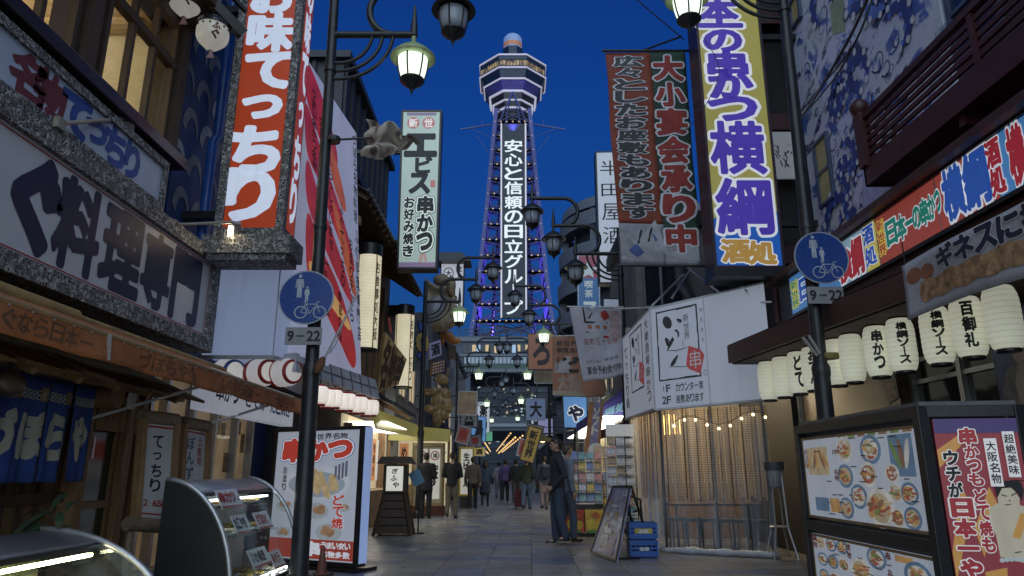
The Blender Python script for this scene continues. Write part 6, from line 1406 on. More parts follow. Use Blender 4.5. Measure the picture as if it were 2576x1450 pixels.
def tall_banner():
    bl, br, tr, tl = at(1562, 665, 11.2), at(1765, 668, 11.2), at(1722, 132, 11.2), at(1522, 132, 11.2); q0 = Quad(bl, br, tr, tl)
    def fn(a, b, h=0): p = q0.pt(a, b); return p + Vector((.012 * math.sin(b * 9), -h - .035 * math.sin(a * 5 + b * 6) * (1 - abs(2 * b - 1)) - .02 * math.sin(b * 17 + a * 3), 0))
    root = thing('tall_banner', 'tall hanging cloth banner, red and dark green, with white edged characters', 'banner', tl); face = Fn(fn, q0.w, q0.h)
    rc = M('dull_red_cloth', (.21, .045, .025), .8, var=.2); gc = M('dark_green_cloth', (.018, .045, .032), .8, var=.2); wc = M('pale_wave_cloth', (.26, .26, .30), .8, var=.3, scale=5)
    m = MB(); m.grid(lambda u, v: fn(u * .56, .18 + .82 * v), 10, 40, (0, .004, 0)); m.build('red_cloth', rc, root, True); m = MB(); m.grid(lambda u, v: fn(.56 + .44 * u, .12 + .88 * v), 8, 40, (0, .004, 0)); m.build('green_cloth', gc, root, True)
    m = MB(); m.grid(lambda u, v: fn(u * .56, .18 * v), 10, 10, (0, .004, 0)); m.grid(lambda u, v: fn(.56 + .44 * u, .12 * v), 8, 8, (0, .004, 0)); m.build('pale_cloth', wc, root, True)
    m = MB(); m.poly(face, [(.02, .10), (.12, .13), (.22, .09), (.34, .15), (.46, .20), (.54, .12), (.60, .05), (.75, .07), (.98, .10), (.98, .02), (.02, .02)], .004)
    m.build('wave_print', M('white_wave_print', (.33, .34, .38), .8), root); m = MB(); m.poly(face, [(.10, .06), (.2, .09), (.3, .05), (.2, .03)], .006); m.poly(face, [(.40, .15), (.46, .17), (.50, .11), (.44, .10)], .006); m.build('blue_print', M('blue_print', (.06, .09, .25), .8), root)
    wh = M('white_outline_dye', (.55, .56, .62), .8, dirt=0)
    write(root, face, col('広々としたお座敷もあります', .27, .985, .20, .34, None, .045), INK, .010, (wh, .05)); write(root, face, [('!', .25, .12, .14, .08, .06, -.3), ('!', .38, .13, .14, .08, .06, -.3)], INK, .010, (wh, .03))
    write(root, face, col('大小宴会承り中', .77, .985, .05, .35, None, .05), M('red_dye', (.26, .035, .03), .8, dirt=0), .010, (wh, .055))
    m = MB(); m.tube([tl + Vector((-.05, 0, .03)), tr + Vector((.35, 0, .03))], .025, 8); m.tube([bl + Vector((-.05, 0, -.02)), br + Vector((.3, 0, -.02))], .022, 8); m.tube([at(1618, 127, 11.2), at(1715, 92, 11.1)], .018, 6); m.build('rod', BLACK, root)
    m = MB(); m.tube([at(1590, -10, 11.2), at(1720, 100, 11.0)], .012, 5); m.tube([at(1655, -10, 11.3), at(1730, 60, 11.0)], .010, 5); m.build('stay_wire', BLACK, root)
tall_banner()
# overhead cables
for k, (pts, lb) in enumerate(((((2200, -20, 7.6), (2150, 110, 8.0), (2060, 225, 9.2), (2000, 300, 10.4)), 'black overhead cable running past the mural, the outermost one'), (((2205, -20, 8.2), (2130, 150, 8.6), (2065, 240, 9.6), (2020, 290, 10.4)), 'black overhead cable running past the mural, beside the outermost one'), (((2190, -20, 6.4), (2140, 90, 7.2), (2060, 230, 8.4), (2005, 312, 10.2)), 'thicker black overhead cable crossing the mural'), (((1770, 95, 9.8), (1810, 180, 9.9), (1760, 290, 9.9), (1720, 330, 10.6)), 'thin wire crossing the front of the yellow sign'))):
    P = [at(*q) for q in pts]; out = []
    for i in range(len(P) - 1):
        a, b, c_, d = P[max(i - 1, 0)], P[i], P[i + 1], P[min(i + 2, len(P) - 1)]
        out += [.5 * ((2 * b) + (c_ - a) * u + (2 * a - 5 * b + 4 * c_ - d) * u * u + (3 * b - a - 3 * c_ + d) * u ** 3) for u in (0, .2, .4, .6, .8)]
    m = MB(); m.tube(out + [P[-1]], (.012, .011, .02, .006)[k], 6); tag(m.build('overhead_cable', BLACK, smooth=True), lb, 'cable')

# ================================================================== RIGHT, middle distance: curtained corner shop
def corner_shop():
    root = thing('curtained_shop', 'corner eating house wrapped in clear plastic and bamboo blinds below a white sign band', 'shop', (3, 12, 0))
    cA, cB, cC = Vector((2.30, 11.3, 0)), Vector((3.98, 10.62, 0)), Vector((2.22, 13.8, 0)); z = Vector((0, 0, 1))
    wallm = M('pale_back_wall', (.55, .52, .46), .8, var=.15)
    m = MB(); m.span(2.45, 6, 14.6, 14.8, 0, 4.2); m.span(4.55, 4.62, 11.15, 14.6, 0, 4.2); m.build('back_wall', wallm, root)
    m = MB(); m.span(2.5, 4.55, 11.6, 14.6, 2.9, 3.0); m.build('ceiling', wallm, root)
    m = MB()
    for p in ((2.42, 11.55), (3.15, 11.2), (3.84, 10.82), (2.36, 13.7), (2.39, 12.6)): m.tube([(p[0], p[1], 0), (p[0], p[1], 2.25)], .022, 8)
    m.each('pole', BLACK, root)
    # hanging row of little bulbs
    m = MB()
    for k in range(9):
        u = k / 8; p = Vector((2.6 + 1.25 * u, 11.37 - .65 * u, 1.93 + .09 * math.sin(u * 9) + .05 * u)); m.ball(p, .022, 8)
    m.each('bulb', E('warm_bulb_glow', (1, .80, .42), 5, .05), root); m = MB(); m.tube([(2.6 + 1.25 * k / 8, 11.37 - .65 * k / 8, 1.99 + .09 * math.sin(k * 9 / 8) + .05 * k / 8) for k in range(9)], .006, 5); m.build('bulb_wire', BLACK, root)
    m = MB(); m.lathe([(.2, 0), (.22, .2), (.1, .35)], (2.95, 13.2, 1.9), 14); m.build('hanging_lamp', E('amber_lamp', (1, .62, .18), 7), root)
    for xx, yy in ((3.1, 12.5), (3.9, 12.3), (3.4, 13.6), (2.75, 13.0), (3.3, 11.7)):
        m = MB(); m.ball((xx, yy, 2.55), .13, 12); m.build('ceiling_globe', E('warm_ceiling_globe', (1, .82, .52), 26), root, True); m = MB(); m.tube([(xx, yy, 2.66), (xx, yy, 2.9)], .01, 5); m.build('globe_stem', BLACK, root)
    m = MB(); m.span(3.0, 4.4, 13.9, 14.5, 0, 1.0); m.build('counter', BROWNWOODY, root)
    # clear plastic sheet with folds, in front of the blind
    def line(u): return Vector((2.36, 13.7 - 2.12 * (u / .42), 0)) if u < .42 else Vector((2.36 + 1.54 * ((u - .42) / .58), 11.58 - .80 * ((u - .42) / .58), 0))
    def sheet(u, v, off=0.0, z0=.02, z1=2.26):
        p = line(u); n = Vector((-1, 0, 0)) if u < .42 else Vector((-.46, -.89, 0)); w = .03 * math.sin(u * 140) + .018 * math.sin(u * 61 + v * 2) + .02 * math.sin(u * 233 + v * 3)
        return p + n * (off + w * (1 - .5 * v)) + z * (z0 + (z1 - z0) * v)
    m = MB(); m.grid(lambda u, v: sheet(u, v, .05), 420, 8); m.build('plastic_sheet', sheetmat('clear_plastic_sheet', (.66, .74, .86), .19, .07), root, True)
    def blind():
        mm, t, p_, o = _new('bamboo_blind'); co = _coord(t); s = t.nodes.new('ShaderNodeSeparateXYZ'); t.links.new(co, s.inputs[0])
        w = t.nodes.new('ShaderNodeTexWave'); w.bands_direction = 'Z'; w.inputs['Scale'].default_value = 9; w.inputs['Distortion'].default_value = .4; t.links.new(co, w.inputs[0])
        a = _noise(t, _coord(t, (10, 10, .5)), 1.2, 4); c = _ramp(t, a, [(.3, (.26, .19, .11)), (.6, (.46, .36, .24)), (.8, (.60, .51, .38))]); c = _mixc(t, _ramp(t, w.outputs[0], [(.1, (.55,) * 3), (.35, (0, 0, 0))]), c, (.10, .06, .03))
        t.links.new(c, p_.inputs['Base Color']); p_.inputs['Roughness'].default_value = .65; t.links.new(c, p_.inputs['Emission Color']); p_.inputs['Emission Strength'].default_value = .0
        tl = t.nodes.new('ShaderNodeBsdfTranslucent'); t.links.new(c, tl.inputs[0]); mx = t.nodes.new('ShaderNodeMixShader'); mx.inputs[0].default_value = .6; t.links.new(p_.outputs[0], mx.inputs[1]); t.links.new(tl.outputs[0], mx.inputs[2]); t.links.new(mx.outputs[0], o.inputs[0]); return mm
    bm = blind(); m = MB()
    for k in range(64):
        u0 = .10 + .90 * k / 64; u1 = u0 + .0128
        a, b = line(u0), line(u1); jz = .80 + .05 * math.sin(k * 1.7) + (.0 if k % 7 else .03)
        off = Vector((-.46, -.89, 0)) * (.012 * (k % 2))
        m.quad(a + off + z * jz, b + off + z * jz, b + off + z * 2.2, a + off + z * 2.2)
    m.build('bamboo_blind', bm, root)
    m = MB()
    for k in range(22):
        u = .12 + .86 * k / 22 + .01 * (k % 3); p = line(u) + Vector((-.46, -.89, 0)) * .03
        m.tube([p + z * (.74 + .02 * (k % 4)), p + z * 2.2], .006 + .004 * (k % 2), 5)
    m.build('blind_cord', M('dark_cord', (.08, .05, .03), .8), root)
    m = MB(); rn = random.Random(8); pts = [line(.42 + .58 * k / 14) + Vector((-.46, -.89, 0)) * (.12 + rn.uniform(-.02, .03)) + z * .05 for k in range(15)]; m.tube(pts, [.05 + rn.uniform(-.015, .02) for _ in pts], 9); m.build('sheet_hem', M('crumpled_clear_film', (.34, .36, .40), .25, var=.3), root, True)
    for u in (.47, .55, .63, .72, .81, .90):
        p = line(u) + Vector((.22, .45, 0)); m = MB(); m.box(p + z * .47, (.30, .30, .05)); [m.tube([p + Vector((i * .12, j * .12, 0)), p + Vector((i * .10, j * .10, .45))], .014, 5) for i in (-1, 1) for j in (-1, 1)]; m.build('stool', M('dark_stool_vinyl', (.02, .02, .025), .4), root)
    m = MB(); m.span(2.7, 4.2, 12.2, 12.75, .66, .70); m.tube([(2.8, 12.4, 0), (2.8, 12.4, .66)], .02); m.tube([(4.1, 12.4, 0), (4.1, 12.4, .66)], .02); m.build('bar_counter', DARKWOOD, root)
    # white sign band
    wp = E('white_lit_sign_band', (.58, .65, .80), .26, .08, .6)
    f = Quad(cA + z * 2.19, cB + z * 2.29, cB + z * 4.10, cA + z * 3.84); g_ = Quad(cC + z * 2.22, cA + z * 2.20, cA + z * 3.84, cC + z * 3.80)
    bs = thing('band_sign', 'white lit corner sign band with a black framed brush logo and a red seal', 'sign', cA + z * 2.2)
    m = MB(); slab(m, f, 0, 1, 0, 1, -.12, 0); slab(m, g_, 0, 1, 0, 1, -.12, 0); m.build('panel', wp, bs)
    m = MB()
    for q in (f, g_): slab(m, q, 0, 1, -.015, .005, -.1, .02); slab(m, q, 0, 1, .995, 1.01, -.1, .015)
    slab(m, f, .475, .482, 0, 1, .001, .006); slab(m, f, -.006, .006, 0, 1, -.01, .01); m.build('trim', M('pale_trim', (.42, .43, .48), .4), bs)
    red = E('seal_red_print', (.42, .04, .045), .36)
    for q, s0, s1, nm in ((f, .05, .42, 'front'), (g_, .30, .72, 'side')):
        k = q.sub(s0, s1, .26, .95, .002); m = MB()
        rn = random.Random(4)
        for e in range(4):
            for i in range(10):
                a0, a1 = i / 10, (i + 1) / 10; w = .022 + rn.uniform(0, .016)
                if e == 0: slab(m, k, a0, a1, 0, w * .8, .0, .003)
                if e == 1: slab(m, k, a0, a1, 1 - w * .8, 1, 0, .003)
                if e == 2: slab(m, k, 0, w, a0, a1, 0.0005, .0035)
                if e == 3: slab(m, k, 1 - w, 1, a0, a1, 0.0005, .0035)
        m.build('brush_frame', INK, bs)
        m = MB(); m.disc(k, .27, .82, .12, .085, .004, None, 14, -.5)
        def stroke(pts, wd):
            for i in range(len(pts) - 1):
                p0, p1 = Vector(pts[i]), Vector(pts[i + 1]); d = (p1 - p0); n = Vector((-d.y, d.x)).normalized(); m.poly(k, [tuple(p0 - n * wd[i]), tuple(p1 - n * wd[i + 1]), tuple(p1 + n * wd[i + 1]), tuple(p0 + n * wd[i])], .004 + .0002 * i)
        stroke([(.50, .84), (.56, .81), (.62, .80)], [.01, .03, .02]); stroke([(.44, .69), (.50, .67), (.53, .62), (.50, .58)], [.012, .02, .022, .01])
        stroke([(.20, .60), (.26, .53), (.28, .49)], [.02, .05, .035]); stroke([(.40, .58), (.30, .50), (.24, .42)], [.03, .035, .008]); stroke([(.22, .42), (.45, .40), (.72, .42)], [.004, .006, .004])
        stroke([(.48, .33), (.38, .25), (.30, .20)], [.012, .038, .022]); stroke([(.25, .19), (.5, .17), (.75, .15)], [.003, .005, .003]); stroke([(.62, .55), (.62, .44)], [.004, .006]); m.build('brush_logo', INK, bs)
        write(bs, k, col('新世界', .72, .90, .52, .13, None, .0), INK, .004)
        m = MB(); m.poly(k, [(.66, .18), (.74, .44), (1.02, .36), (1.10, .28), (.98, .04), (.72, .12)], .0055); m.build('red_seal', red, bs); write(bs, k, [('串', .88, .24, .26, .24, .0)], INKWHITE, .0065)
    write(bs, f, row('1F カウンター席', .065, .43, .185, .075, None, .015) + row('2F 座敷あります', .065, .43, .075, .075, None, .015), INK, .005); write(bs, f, col('株式会社', .452, .93, .55, .022, .04, 0), INK, .005)
    m = MB(); 
    for i in range(16): a0, a1 = 2 * math.pi * i / 16, 2 * math.pi * (i + 1) / 16; m.quad(*[f.pt(.455 + q * .5 * math.cos(a), .29 + q * .9 * math.sin(a) * .9, .005) for q, a in ((.032, a0), (.032, a1), (.026, a1), (.026, a0))])
    m.build('ring_mark', INK, bs); write(bs, g_, col('大衆酒場串かつ', .86, .95, .08, .11, None, .01) + col('てっちり鍋', .13, .85, .1, .12, None, .01), INK, .005)
    # the plain grey house above it
    t = dark_block('concrete_house', 'plain grey house with pipes rising behind the white corner sign band', 2.75, 9, 14.9, 19, 6.6, M('grey_concrete', (.17, .165, .17), .8, var=.2, scale=1), [], 2.75)
    m = MB(); m.tube([(3.9, 14.8, 3.9), (3.9, 14.8, 4.9), (3.7, 14.75, 5.2), (3.7, 14.75, 6.4)], .13, 12); m.tube([(3.3, 14.82, 3.9), (3.3, 14.82, 6.3)], .05, 8); m.build('pipe', M('grey_steel_duct', (.13, .14, .17), .4, .5), t, 40)
    m = MB()
    for x in (2.9, 4.4):
        q = facing_cam(x, x + .9, 14.895, 4.7, 5.7); w = frame_bars(q, .05, 0, .05).build('window', ALU, t); m = MB(); slab(m, q, .05, .95, .05, .95, .004, .012); m.build('pane', M('dark_window_pane', (.02, .025, .035), .08, dirt=0), w)
    t2 = thing('awning_struts', 'thin white awning struts and rail above the white corner sign band', 'frame', (2.6, 11, 4)); m = MB(); P = lambda x, y, Y: at(x, y, Y)
    for a, b in (((1545, 778, 13.5), (1940, 760, 10.5)), ((1640, 770, 11.4), (1720, 690, 13.5)), ((1690, 750, 12), (1755, 650, 13.5)), ((1820, 745, 11), (1720, 665, 13)), ((1880, 735, 10.6), (1800, 640, 13))): m.tube([P(*a), P(*b)], .018, 6)
    m.build('strut', WHITEP, t2)
    dark_block('timber_house', 'dark narrow house with dark red beams behind the yellow vertical sign', 4.45, 10, 11.2, 13.8, 10.5, M('black_timber_boards', (.02, .018, .02), .7), [], 4.45)
    m = MB(); root2 = thing('red_beam_frame', 'dark red wooden beams beside the yellow vertical sign', 'beams', (4.4, 10.9, 5))
    for zz in (4.5, 6.9, 9.0): m.span(4.28, 4.86, 10.85, 11.1, zz, zz + .3)
    m.span(4.30, 4.40, 10.95, 11.1, 3.1, 10.3); m.build('beam', M('dark_red_lacquered_wood', (.085, .016, .016)), root2)
    f = facing_cam(4.42, 4.84, 10.84, 6.0, 6.85); t = thing('picture_sign', 'small pale sign with a black ink scribble behind the lamp pole', 'sign', f.pt(0, 0)); m = MB(); slab(m, f, 0, 1, 0, 1, -.06, 0); m.build('panel', E('grey_white_dim_panel', (.50, .54, .60), .22), t)
    m = MB(); rn = random.Random(12)
    for k in range(14): a, b = rn.uniform(.2, .8), rn.uniform(.2, .75); c_, d = a + rn.uniform(-.25, .25), b + rn.uniform(-.2, .2); m.poly(f, [(a, b), (a + .05, b), (c_ + .05, d), (c_, d)], .003 + .0003 * k)
    m.build('ink_drawing', INK, t)
corner_shop()

# ---- in front of it: A-board, crates, racks
def street_goods():
    f = Quad((1.24, 10.75, .03), (1.80, 11.35, .03), (2.02, 11.0 + .42, 1.22), (1.52, 10.9, 1.22)); f = Quad(atz(1490, 1392, .02), atz(1545, 1412, .02), at(1592, 1225, 10.75), at(1538, 1220, 11.35))
    t = thing('leaning_board', 'leaning board covered with a purple grey picture collage', 'board', f.pt(0, 0)); m = MB(); slab(m, f, 0, 1, 0, 1, -.03, 0); m.build('board', M('purple_grey_collage', (.20, .20, .30), .3, var=.7, scale=5), t); frame_bars(f, .03, 0, .015).build('frame', BLACK, t)
    m = MB(); rn = random.Random(3)
    for k in range(40): a, b, w, h = rn.uniform(.05, .8), rn.uniform(.04, .88), rn.uniform(.06, .3), rn.uniform(.03, .12); m.k = k % 4; slab(m, f, a, min(.95, a + w), b, min(.96, b + h), .001, .003 + k * .0002)
    m.build('photo', [M('collage_' + n, c, .3, var=.5, scale=9) for n, c in (('grey', (.24, .26, .33)), ('tan', (.26, .17, .10)), ('white', (.40, .42, .48)), ('plum', (.15, .11, .20)))], t)
    m = MB(); p = f.pt(1, 1); m.tube([p, Vector((p.x + .32, p.y + .15, .02))], .02); p = f.pt(.1, .95); m.tube([p + f.n * -.03, Vector((p.x + .55, p.y + .25, .02))], .02); m.tube([f.pt(1, .05, -.03), Vector((f.pt(1, .05).x + .35, f.pt(1, 0).y + .25, .03))], .015); m.build('leg', BLACK, t)
    bl = M('blue_plastic_crate', (.025, .10, .36), .4, var=.15)
    for k in range(2):
        c = Vector((1.93, 10.95, .01 + .245 * k)); t = thing('plastic_crate', ('blue plastic crate standing on the pavement beside the leaning board', 'blue plastic crate with a yellow label, stacked on the other blue crate')[k], 'crate', c, group='stacked blue crates'); m = MB(); a, b, h = .20, .15, .235
        m.box(c + Vector((0, 0, .012)), (.37, .27, .024))
        for s in (-1, 1):
            for zz, hh in ((.05, .07), (.125, .03), (.2, .07)): m.box(c + Vector((0, s * b, zz)), (.42, .016, hh)); m.box(c + Vector((s * a, 0, zz)), (.016, .284, hh))
            for i in range(6): m.box(c + Vector((-.19 + .076 * i, s * b, .12)), (.016, .0155, .21)); 
            for i in range(4): m.box(c + Vector((s * a, -.12 + .08 * i, .12)), (.0155, .016, .21))
        m.build('shell', bl, t)
        if k: m = MB(); m.box(c + Vector((0, -.160, .12)), (.26, .006, .07)); m.build('label_strip', M('yellow_label', (.42, .34, .06), .5), t)
        q = facing_cam(c.x - .19, c.x + .19, c.y - .16, c.z + .03, c.z + .20); write(t, q, row('アサヤ酒店' if 0 else '酒類', .3, .7, .5, .3, None, .03), INKWHITE, .004)
    t = thing('push_cart', 'black folded trolley leaning behind the blue crates', 'trolley', (2.0, 11.15, 0)); m = MB(); m.tube([(1.86, 11.2, .05), (1.80, 11.25, .75), (1.84, 11.25, .86), (1.98, 11.2, .80), (1.98, 11.2, .66), (1.86, 11.22, .62)], .02, 8); m.tube([(2.0, 11.2, .05), (1.98, 11.2, .70)], .018); m.build('frame', BLACK, t); m = MB()
    for x in (1.84, 2.02): m.lathe([(.06, -.015), (.06, .015)], (x, 11.22, .06), 14, Matrix.Rotation(R(90), 3, 'Y'))
    m.build('wheel', BLACK, t)
    # souvenir racks: wire stands of cards
    rn = random.Random(19); pal = [M('card_' + n, c, .4, var=.35, scale=12) for n, c in (('white', (.44, .46, .52)), ('teal', (.12, .26, .32)), ('yellow', (.45, .36, .08)), ('pink', (.42, .20, .22)), ('blue', (.12, .18, .40)), ('tan', (.32, .24, .16)))]
    for lb, x, y, w, h, rows, n in (('wire rack of picture cards standing over the bright painted boxes', 1.40, 14.4, .80, 1.62, 5, 5), ('tall rack of folded newspapers and cards by the plastic curtain', 2.02, 13.3, .52, 1.85, 9, 3), ('middle wire rack of souvenir packets between the card rack and the newspaper rack', 1.95, 14.9, .46, 1.75, 6, 3)):
        t = thing('souvenir_rack', lb, 'rack', (x, y, 0)); m = MB()
        for sx in (-1, 1): m.tube([(x + sx * w / 2, y, 0), (x + sx * w / 2, y + .12, h)], .012, 6); m.tube([(x + sx * w / 2, y + .3, 0), (x + sx * w / 2, y + .13, h * .9)], .010, 6)
        z0 = .62 if rows == 5 else .25
        for r_ in range(rows): zz = z0 + (h - z0) * r_ / rows; m.tube([(x - w / 2, y - .03, zz), (x + w / 2, y - .03, zz)], .007, 5); m.tube([(x - w / 2, y - .05, zz + .06), (x + w / 2, y - .05, zz + .06)], .006, 5)
        m.build('wire_frame', STEEL, t); m = MB()
        for r_ in range(rows):
            for i in range(n):
                m.k = rn.randrange(6) if rows != 9 else rn.choice((0, 0, 0, 5, 1)); zz = z0 + (h - z0) * r_ / rows + .02; cw = w / n; hh = (h - z0) / rows * rn.uniform(.75, .98); xx = x - w / 2 + cw * (i + .5)
                m.hexa([(xx - cw * .44, y - .035, zz), (xx + cw * .44, y - .035, zz), (xx + cw * .44, y + .02, zz + hh), (xx - cw * .44, y + .02, zz + hh)], [(xx - cw * .44, y - .028, zz), (xx + cw * .44, y - .028, zz), (xx + cw * .44, y + .027, zz + hh), (xx - cw * .44, y + .027, zz + hh)])
        cd_ = m.build('card', pal, t); cd_['kind'] = 'stuff'
        if rows == 5: m = MB(); m.span(x - w / 2, x + w / 2, y - .02, y + .3, .0, .06); m.span(x - w / 2, x + w / 2, y, y + .28, .52, .60); m.build('shelf', BLACK, t)
        if rows == 9: m = MB(); m.box((x, y, h + .12), (w, .03, .22)); m.build('header_card', E('white_lit_card', (.7, .72, .74), .3), t)
    for k, (lb, x, mt) in enumerate((('red and green painted box at the foot of the wire card rack', 1.22, M('red_painted_box', (.36, .05, .03), .4, var=.6, scale=5)), ('yellow and orange painted box beside the red one at the foot of the rack', 1.60, M('yellow_painted_box', (.46, .30, .05), .4, var=.4, scale=4)))):
        t = thing('painted_box', lb, 'box', (x, 14.3, .05)); f = facing_cam(x - .18, x + .18, 14.22, .07, .50); m = MB(); slab(m, f, 0, 1, 0, 1, -.25, 0); m.build('shell', mt, t, bevel=.008); m = MB(); m.k = 0
        m.disc(f, .3, .40, .22, .24, .002); m.k = 1; m.disc(f, .72, .35, .20, .20, .003); m.k = 2; m.poly(f, [(.05, .1), (.4, .16), (.9, .08), (.9, .02), (.05, .02)], .004); m.k = 3; m.poly(f, [(.3, .8), (.6, .92), (.85, .75), (.7, .6)], .004); m.build('fruit_print', [M('yellow_print', (.55, .42, .06), .4), M('yellow_print2', (.50, .36, .05), .4), M('green_print', (.06, .22, .06), .4), M('orange_red_print', (.42, .10, .03), .4)], t)
    m = MB()
    t = thing('striped_bin', 'low bin with yellow and black stripes beside the nearest man', 'bin', (1.02, 14.5, 0)); m = MB(); m.lathe([(.15, 0), (.16, .95)], (1.05, 14.6, 0), 18); m.build('shell', BLACK, t, 40); m = MB()
    for k in range(7): m.lathe([(.163, .12 + k * .11), (.164, .17 + k * .11)], (1.05, 14.6, 0), 18, caps=False)
    m.build('stripe', M('dull_yellow_paint', (.30, .28, .10), .5), t)
    t = thing('tall_flag_sign', 'tall narrow orange and lilac banner with a white rounded plate at its foot', 'banner', (1.75, 17, .4)); f = Quad(at(1480, 1150, 16), at(1500, 1150, 16), at(1512, 1012, 16), at(1494, 1012, 16)); m = MB(); slab(m, f, -.6, 0, 0, 1, 0, .02); slab(m, f, 1, 1.35, 0, 1, 0, .02); m.build('orange_edge', M('dull_orange_cloth', (.33, .16, .08), .7), t); m = MB(); slab(m, f, 0, 1, 0, 1, 0, .015); m.build('lilac_cloth', M('lilac_cloth', (.22, .22, .42), .7, var=.3), t); m = MB(); m.disc(f, .8, .12, .95, .13, .02, .05, 16); m.build('plate', WHITEP, t); m = MB(); p = f.pt(-.6, 1); m.tube([p, Vector((p.x, p.y, 0))], .015); m.build('pole', BLACK, t); write(t, f, col('ソフト', .5, .9, .4, .8, None, .05), INKWHITE, .02)
street_goods()

# ---- cloth banners hung over the street, blue lit signs, awnings and houses farther along on the right
def hung_banner(lab, Y, bl, br, tr, tl, mt, wave, parts):
    q = Quad(at(*bl, Y), at(*br, Y), at(*tr, Y), at(*tl, Y)); root = thing('cloth_banner', lab, 'banner', q.pt(0, 1))
    def fn(a, b, h=0): return q.pt(a, b) + Vector((0, -h + wave * math.sin(a * 6 + b * 4) + wave * .5 * math.sin(a * 15 - b * 5), wave * .6 * math.sin(a * 8) * (1 - b)))
    m = MB(); m.grid(lambda u, v: fn(u, v), 30, 24, (0, .004, 0)); m.build('cloth', mt, root, True); face = Fn(fn, q.w, q.h); parts(root, face); m = MB(); m.tube([fn(-.04, 1.01), fn(1.04, 1.01)], .015, 6); m.build('rod', WHITEP, root); return root
def pA(r, f):
    m = MB(); m.poly(f, [(.24, 1), (.27, 1), (.28, .80), (.24, .80)], .004); m.poly(f, [(.24, .78), (.72, .78), (.72, .80), (.24, .80)], .005); m.poly(f, [(.40, .92), (.44, .94), (.36, .84), (.33, .85)], .004); m.poly(f, [(.25, .64), (.74, .665), (.74, .68), (.25, .655)], .004); m.build('brush_frame', INK, r)
    m = MB(); m.poly(f, [(.60, .95), (.70, .97), (.77, .88), (.66, .82), (.59, .87)], .006); m.poly(f, [(.60, .60), (.72, .60), (.72, .57), (.60, .57)], .004); m.build('seal', INKRED, r)
    m = MB()
    for k in range(3): slab(m, f, .30 + .16 * k, .38 + .16 * k, .70, .75, .004, .006)
    m.build('orange_mark', M('faded_orange_print', (.36, .12, .05), .8), r)
    wr = row('座敷五十名様', .16, .9, .52, .09, None, .0); write(r, f, wr, M('faded_red_print', (.30, .11, .10), .8, dirt=0), .005); write(r, f, row('カウンター', .15, .5, .245, .045, None, 0) + row('新世界', .58, .9, .27, .045, None, 0) + row('宴会予約受付中', .14, .97, .13, .105, None, .02), M('grey_black_print', (.05, .05, .055), .8, dirt=0), .005)
    m = MB(); m.disc(f, .86, .86, .12, .11, .004); m.disc(f, .86, .66, .13, .16, .005); m.build('figure_print', M('pink_grey_print', (.33, .25, .26), .8, var=.3, scale=9), r)
hung_banner('white cloth banner with brush writing stretched from the corner shop over the street', 13.6, (1468, 962), (1568, 945), (1563, 776), (1432, 774), M('white_grey_cloth', (.40, .40, .46), .85, var=.1, scale=2, bump=.2, bscale=8), .035, pA)
def pB(r, f):
    m = MB(); slab(m, f, .05, .55, .38, .66, .003, .005); m.build('white_patch', M('white_grey_print', (.42, .42, .46), .8), r)
    write(r, f, [('ビ', .38, .52, .30, .24, .06)] + col('ロー生', .10, .64, .40, .07, None, .01), INK, .007); write(r, f, row('新世界', .08, .55, .88, .09, None, .02) + row('串焼酒場', .08, .62, .76, .09, None, .02), M('grey_black_print', (.05, .05, .055)), .005); write(r, f, row('大阪', .08, .55, .22, .26, None, .06), M('pale_outline_print', (.34, .28, .26), .8), .005)
    m = MB(); slab(m, f, 0, 1, 0, .08, .003, .005); m.build('hem', M('cream_hem', (.36, .33, .27), .8), r)
hung_banner('orange brown cloth banner hung behind the white brush banner', 16.5, (1390, 995), (1530, 1000), (1500, 845), (1390, 848), M('faded_orange_banner', (.36, .19, .13), .85, var=.12, scale=2), .03, pB)
def plain_sign(name, lab, Y, pts, panel, trim, text, tm, depth=.2, fw=.04, halo=None, group=None):
    f = Quad(*[at(*p, Y) for p in pts]); r, p = sign(name, lab, 'sign', f, panel, trim, depth, fw, .02, group)
    if text: write(r, p, text, tm, .004, halo)
    return r, p
wa = E('cool_white_lit_acrylic', (.62, .70, .84), .42, .1); plain_sign('hanging_sign', 'white lit vertical liquor shop sign in thin black characters behind the red cloth banner', 18.6, ((1507, 714), (1592, 714), (1588, 380), (1497, 382)), wa, M('dark_green_trim', (.02, .035, .03), .5), [('半', .40, .875, .62, .12, .0), ('田', .42, .70, .62, .10, .0), ('屋', .44, .53, .66, .13, .0), ('酒', .46, .35, .66, .13, .0), ('店', .50, .17, .66, .15, .0)], INK, .35)
r_, p = plain_sign('hanging_sign', 'blue vertical coffee shop sign with a red and white star panel on top', 26, ((1454, 800), (1510, 800), (1508, 640), (1452, 640)), E('deep_blue_lit_acrylic', (.05, .15, .36), .36, .1), ALU, [('喫', .5, .52, .40, .12, .02), ('茶', .5, .37, .40, .12, .02), ('ス', .55, .12, .72, .22, .05)], E('pale_letter', (.50, .60, .62), .42))
m = MB(); slab(m, p, 0, 1, .62, 1, .001, .004); m.build('red_panel', E('dull_red_lit', (.26, .06, .10), .36), r_); m = MB(); m.poly(p, [(.05, .80), (.35, .80), (.5, .95), (.62, .80), (1, .80), (.7, .72), (.75, .63), (.5, .68), (.2, .63), (.30, .72)], .006); slab(m, p, 0, 1, .985, 1, .002, .006); m.build('star', E('pale_star', (.45, .55, .62), .42), r_)
plain_sign('shop_sign', 'blue lit square shop sign with a dark character beyond the orange banner', 22, ((1418, 1078), (1478, 1078), (1478, 996), (1414, 996)), E('sky_blue_lit_acrylic', (.16, .36, .74), .52, .2), BLACK, [('や', .52, .45, .60, .46, .06)], INKBLUE, .2, .03, (E('white_glow_outline', (.88, .92, 1.0), .62), .06))
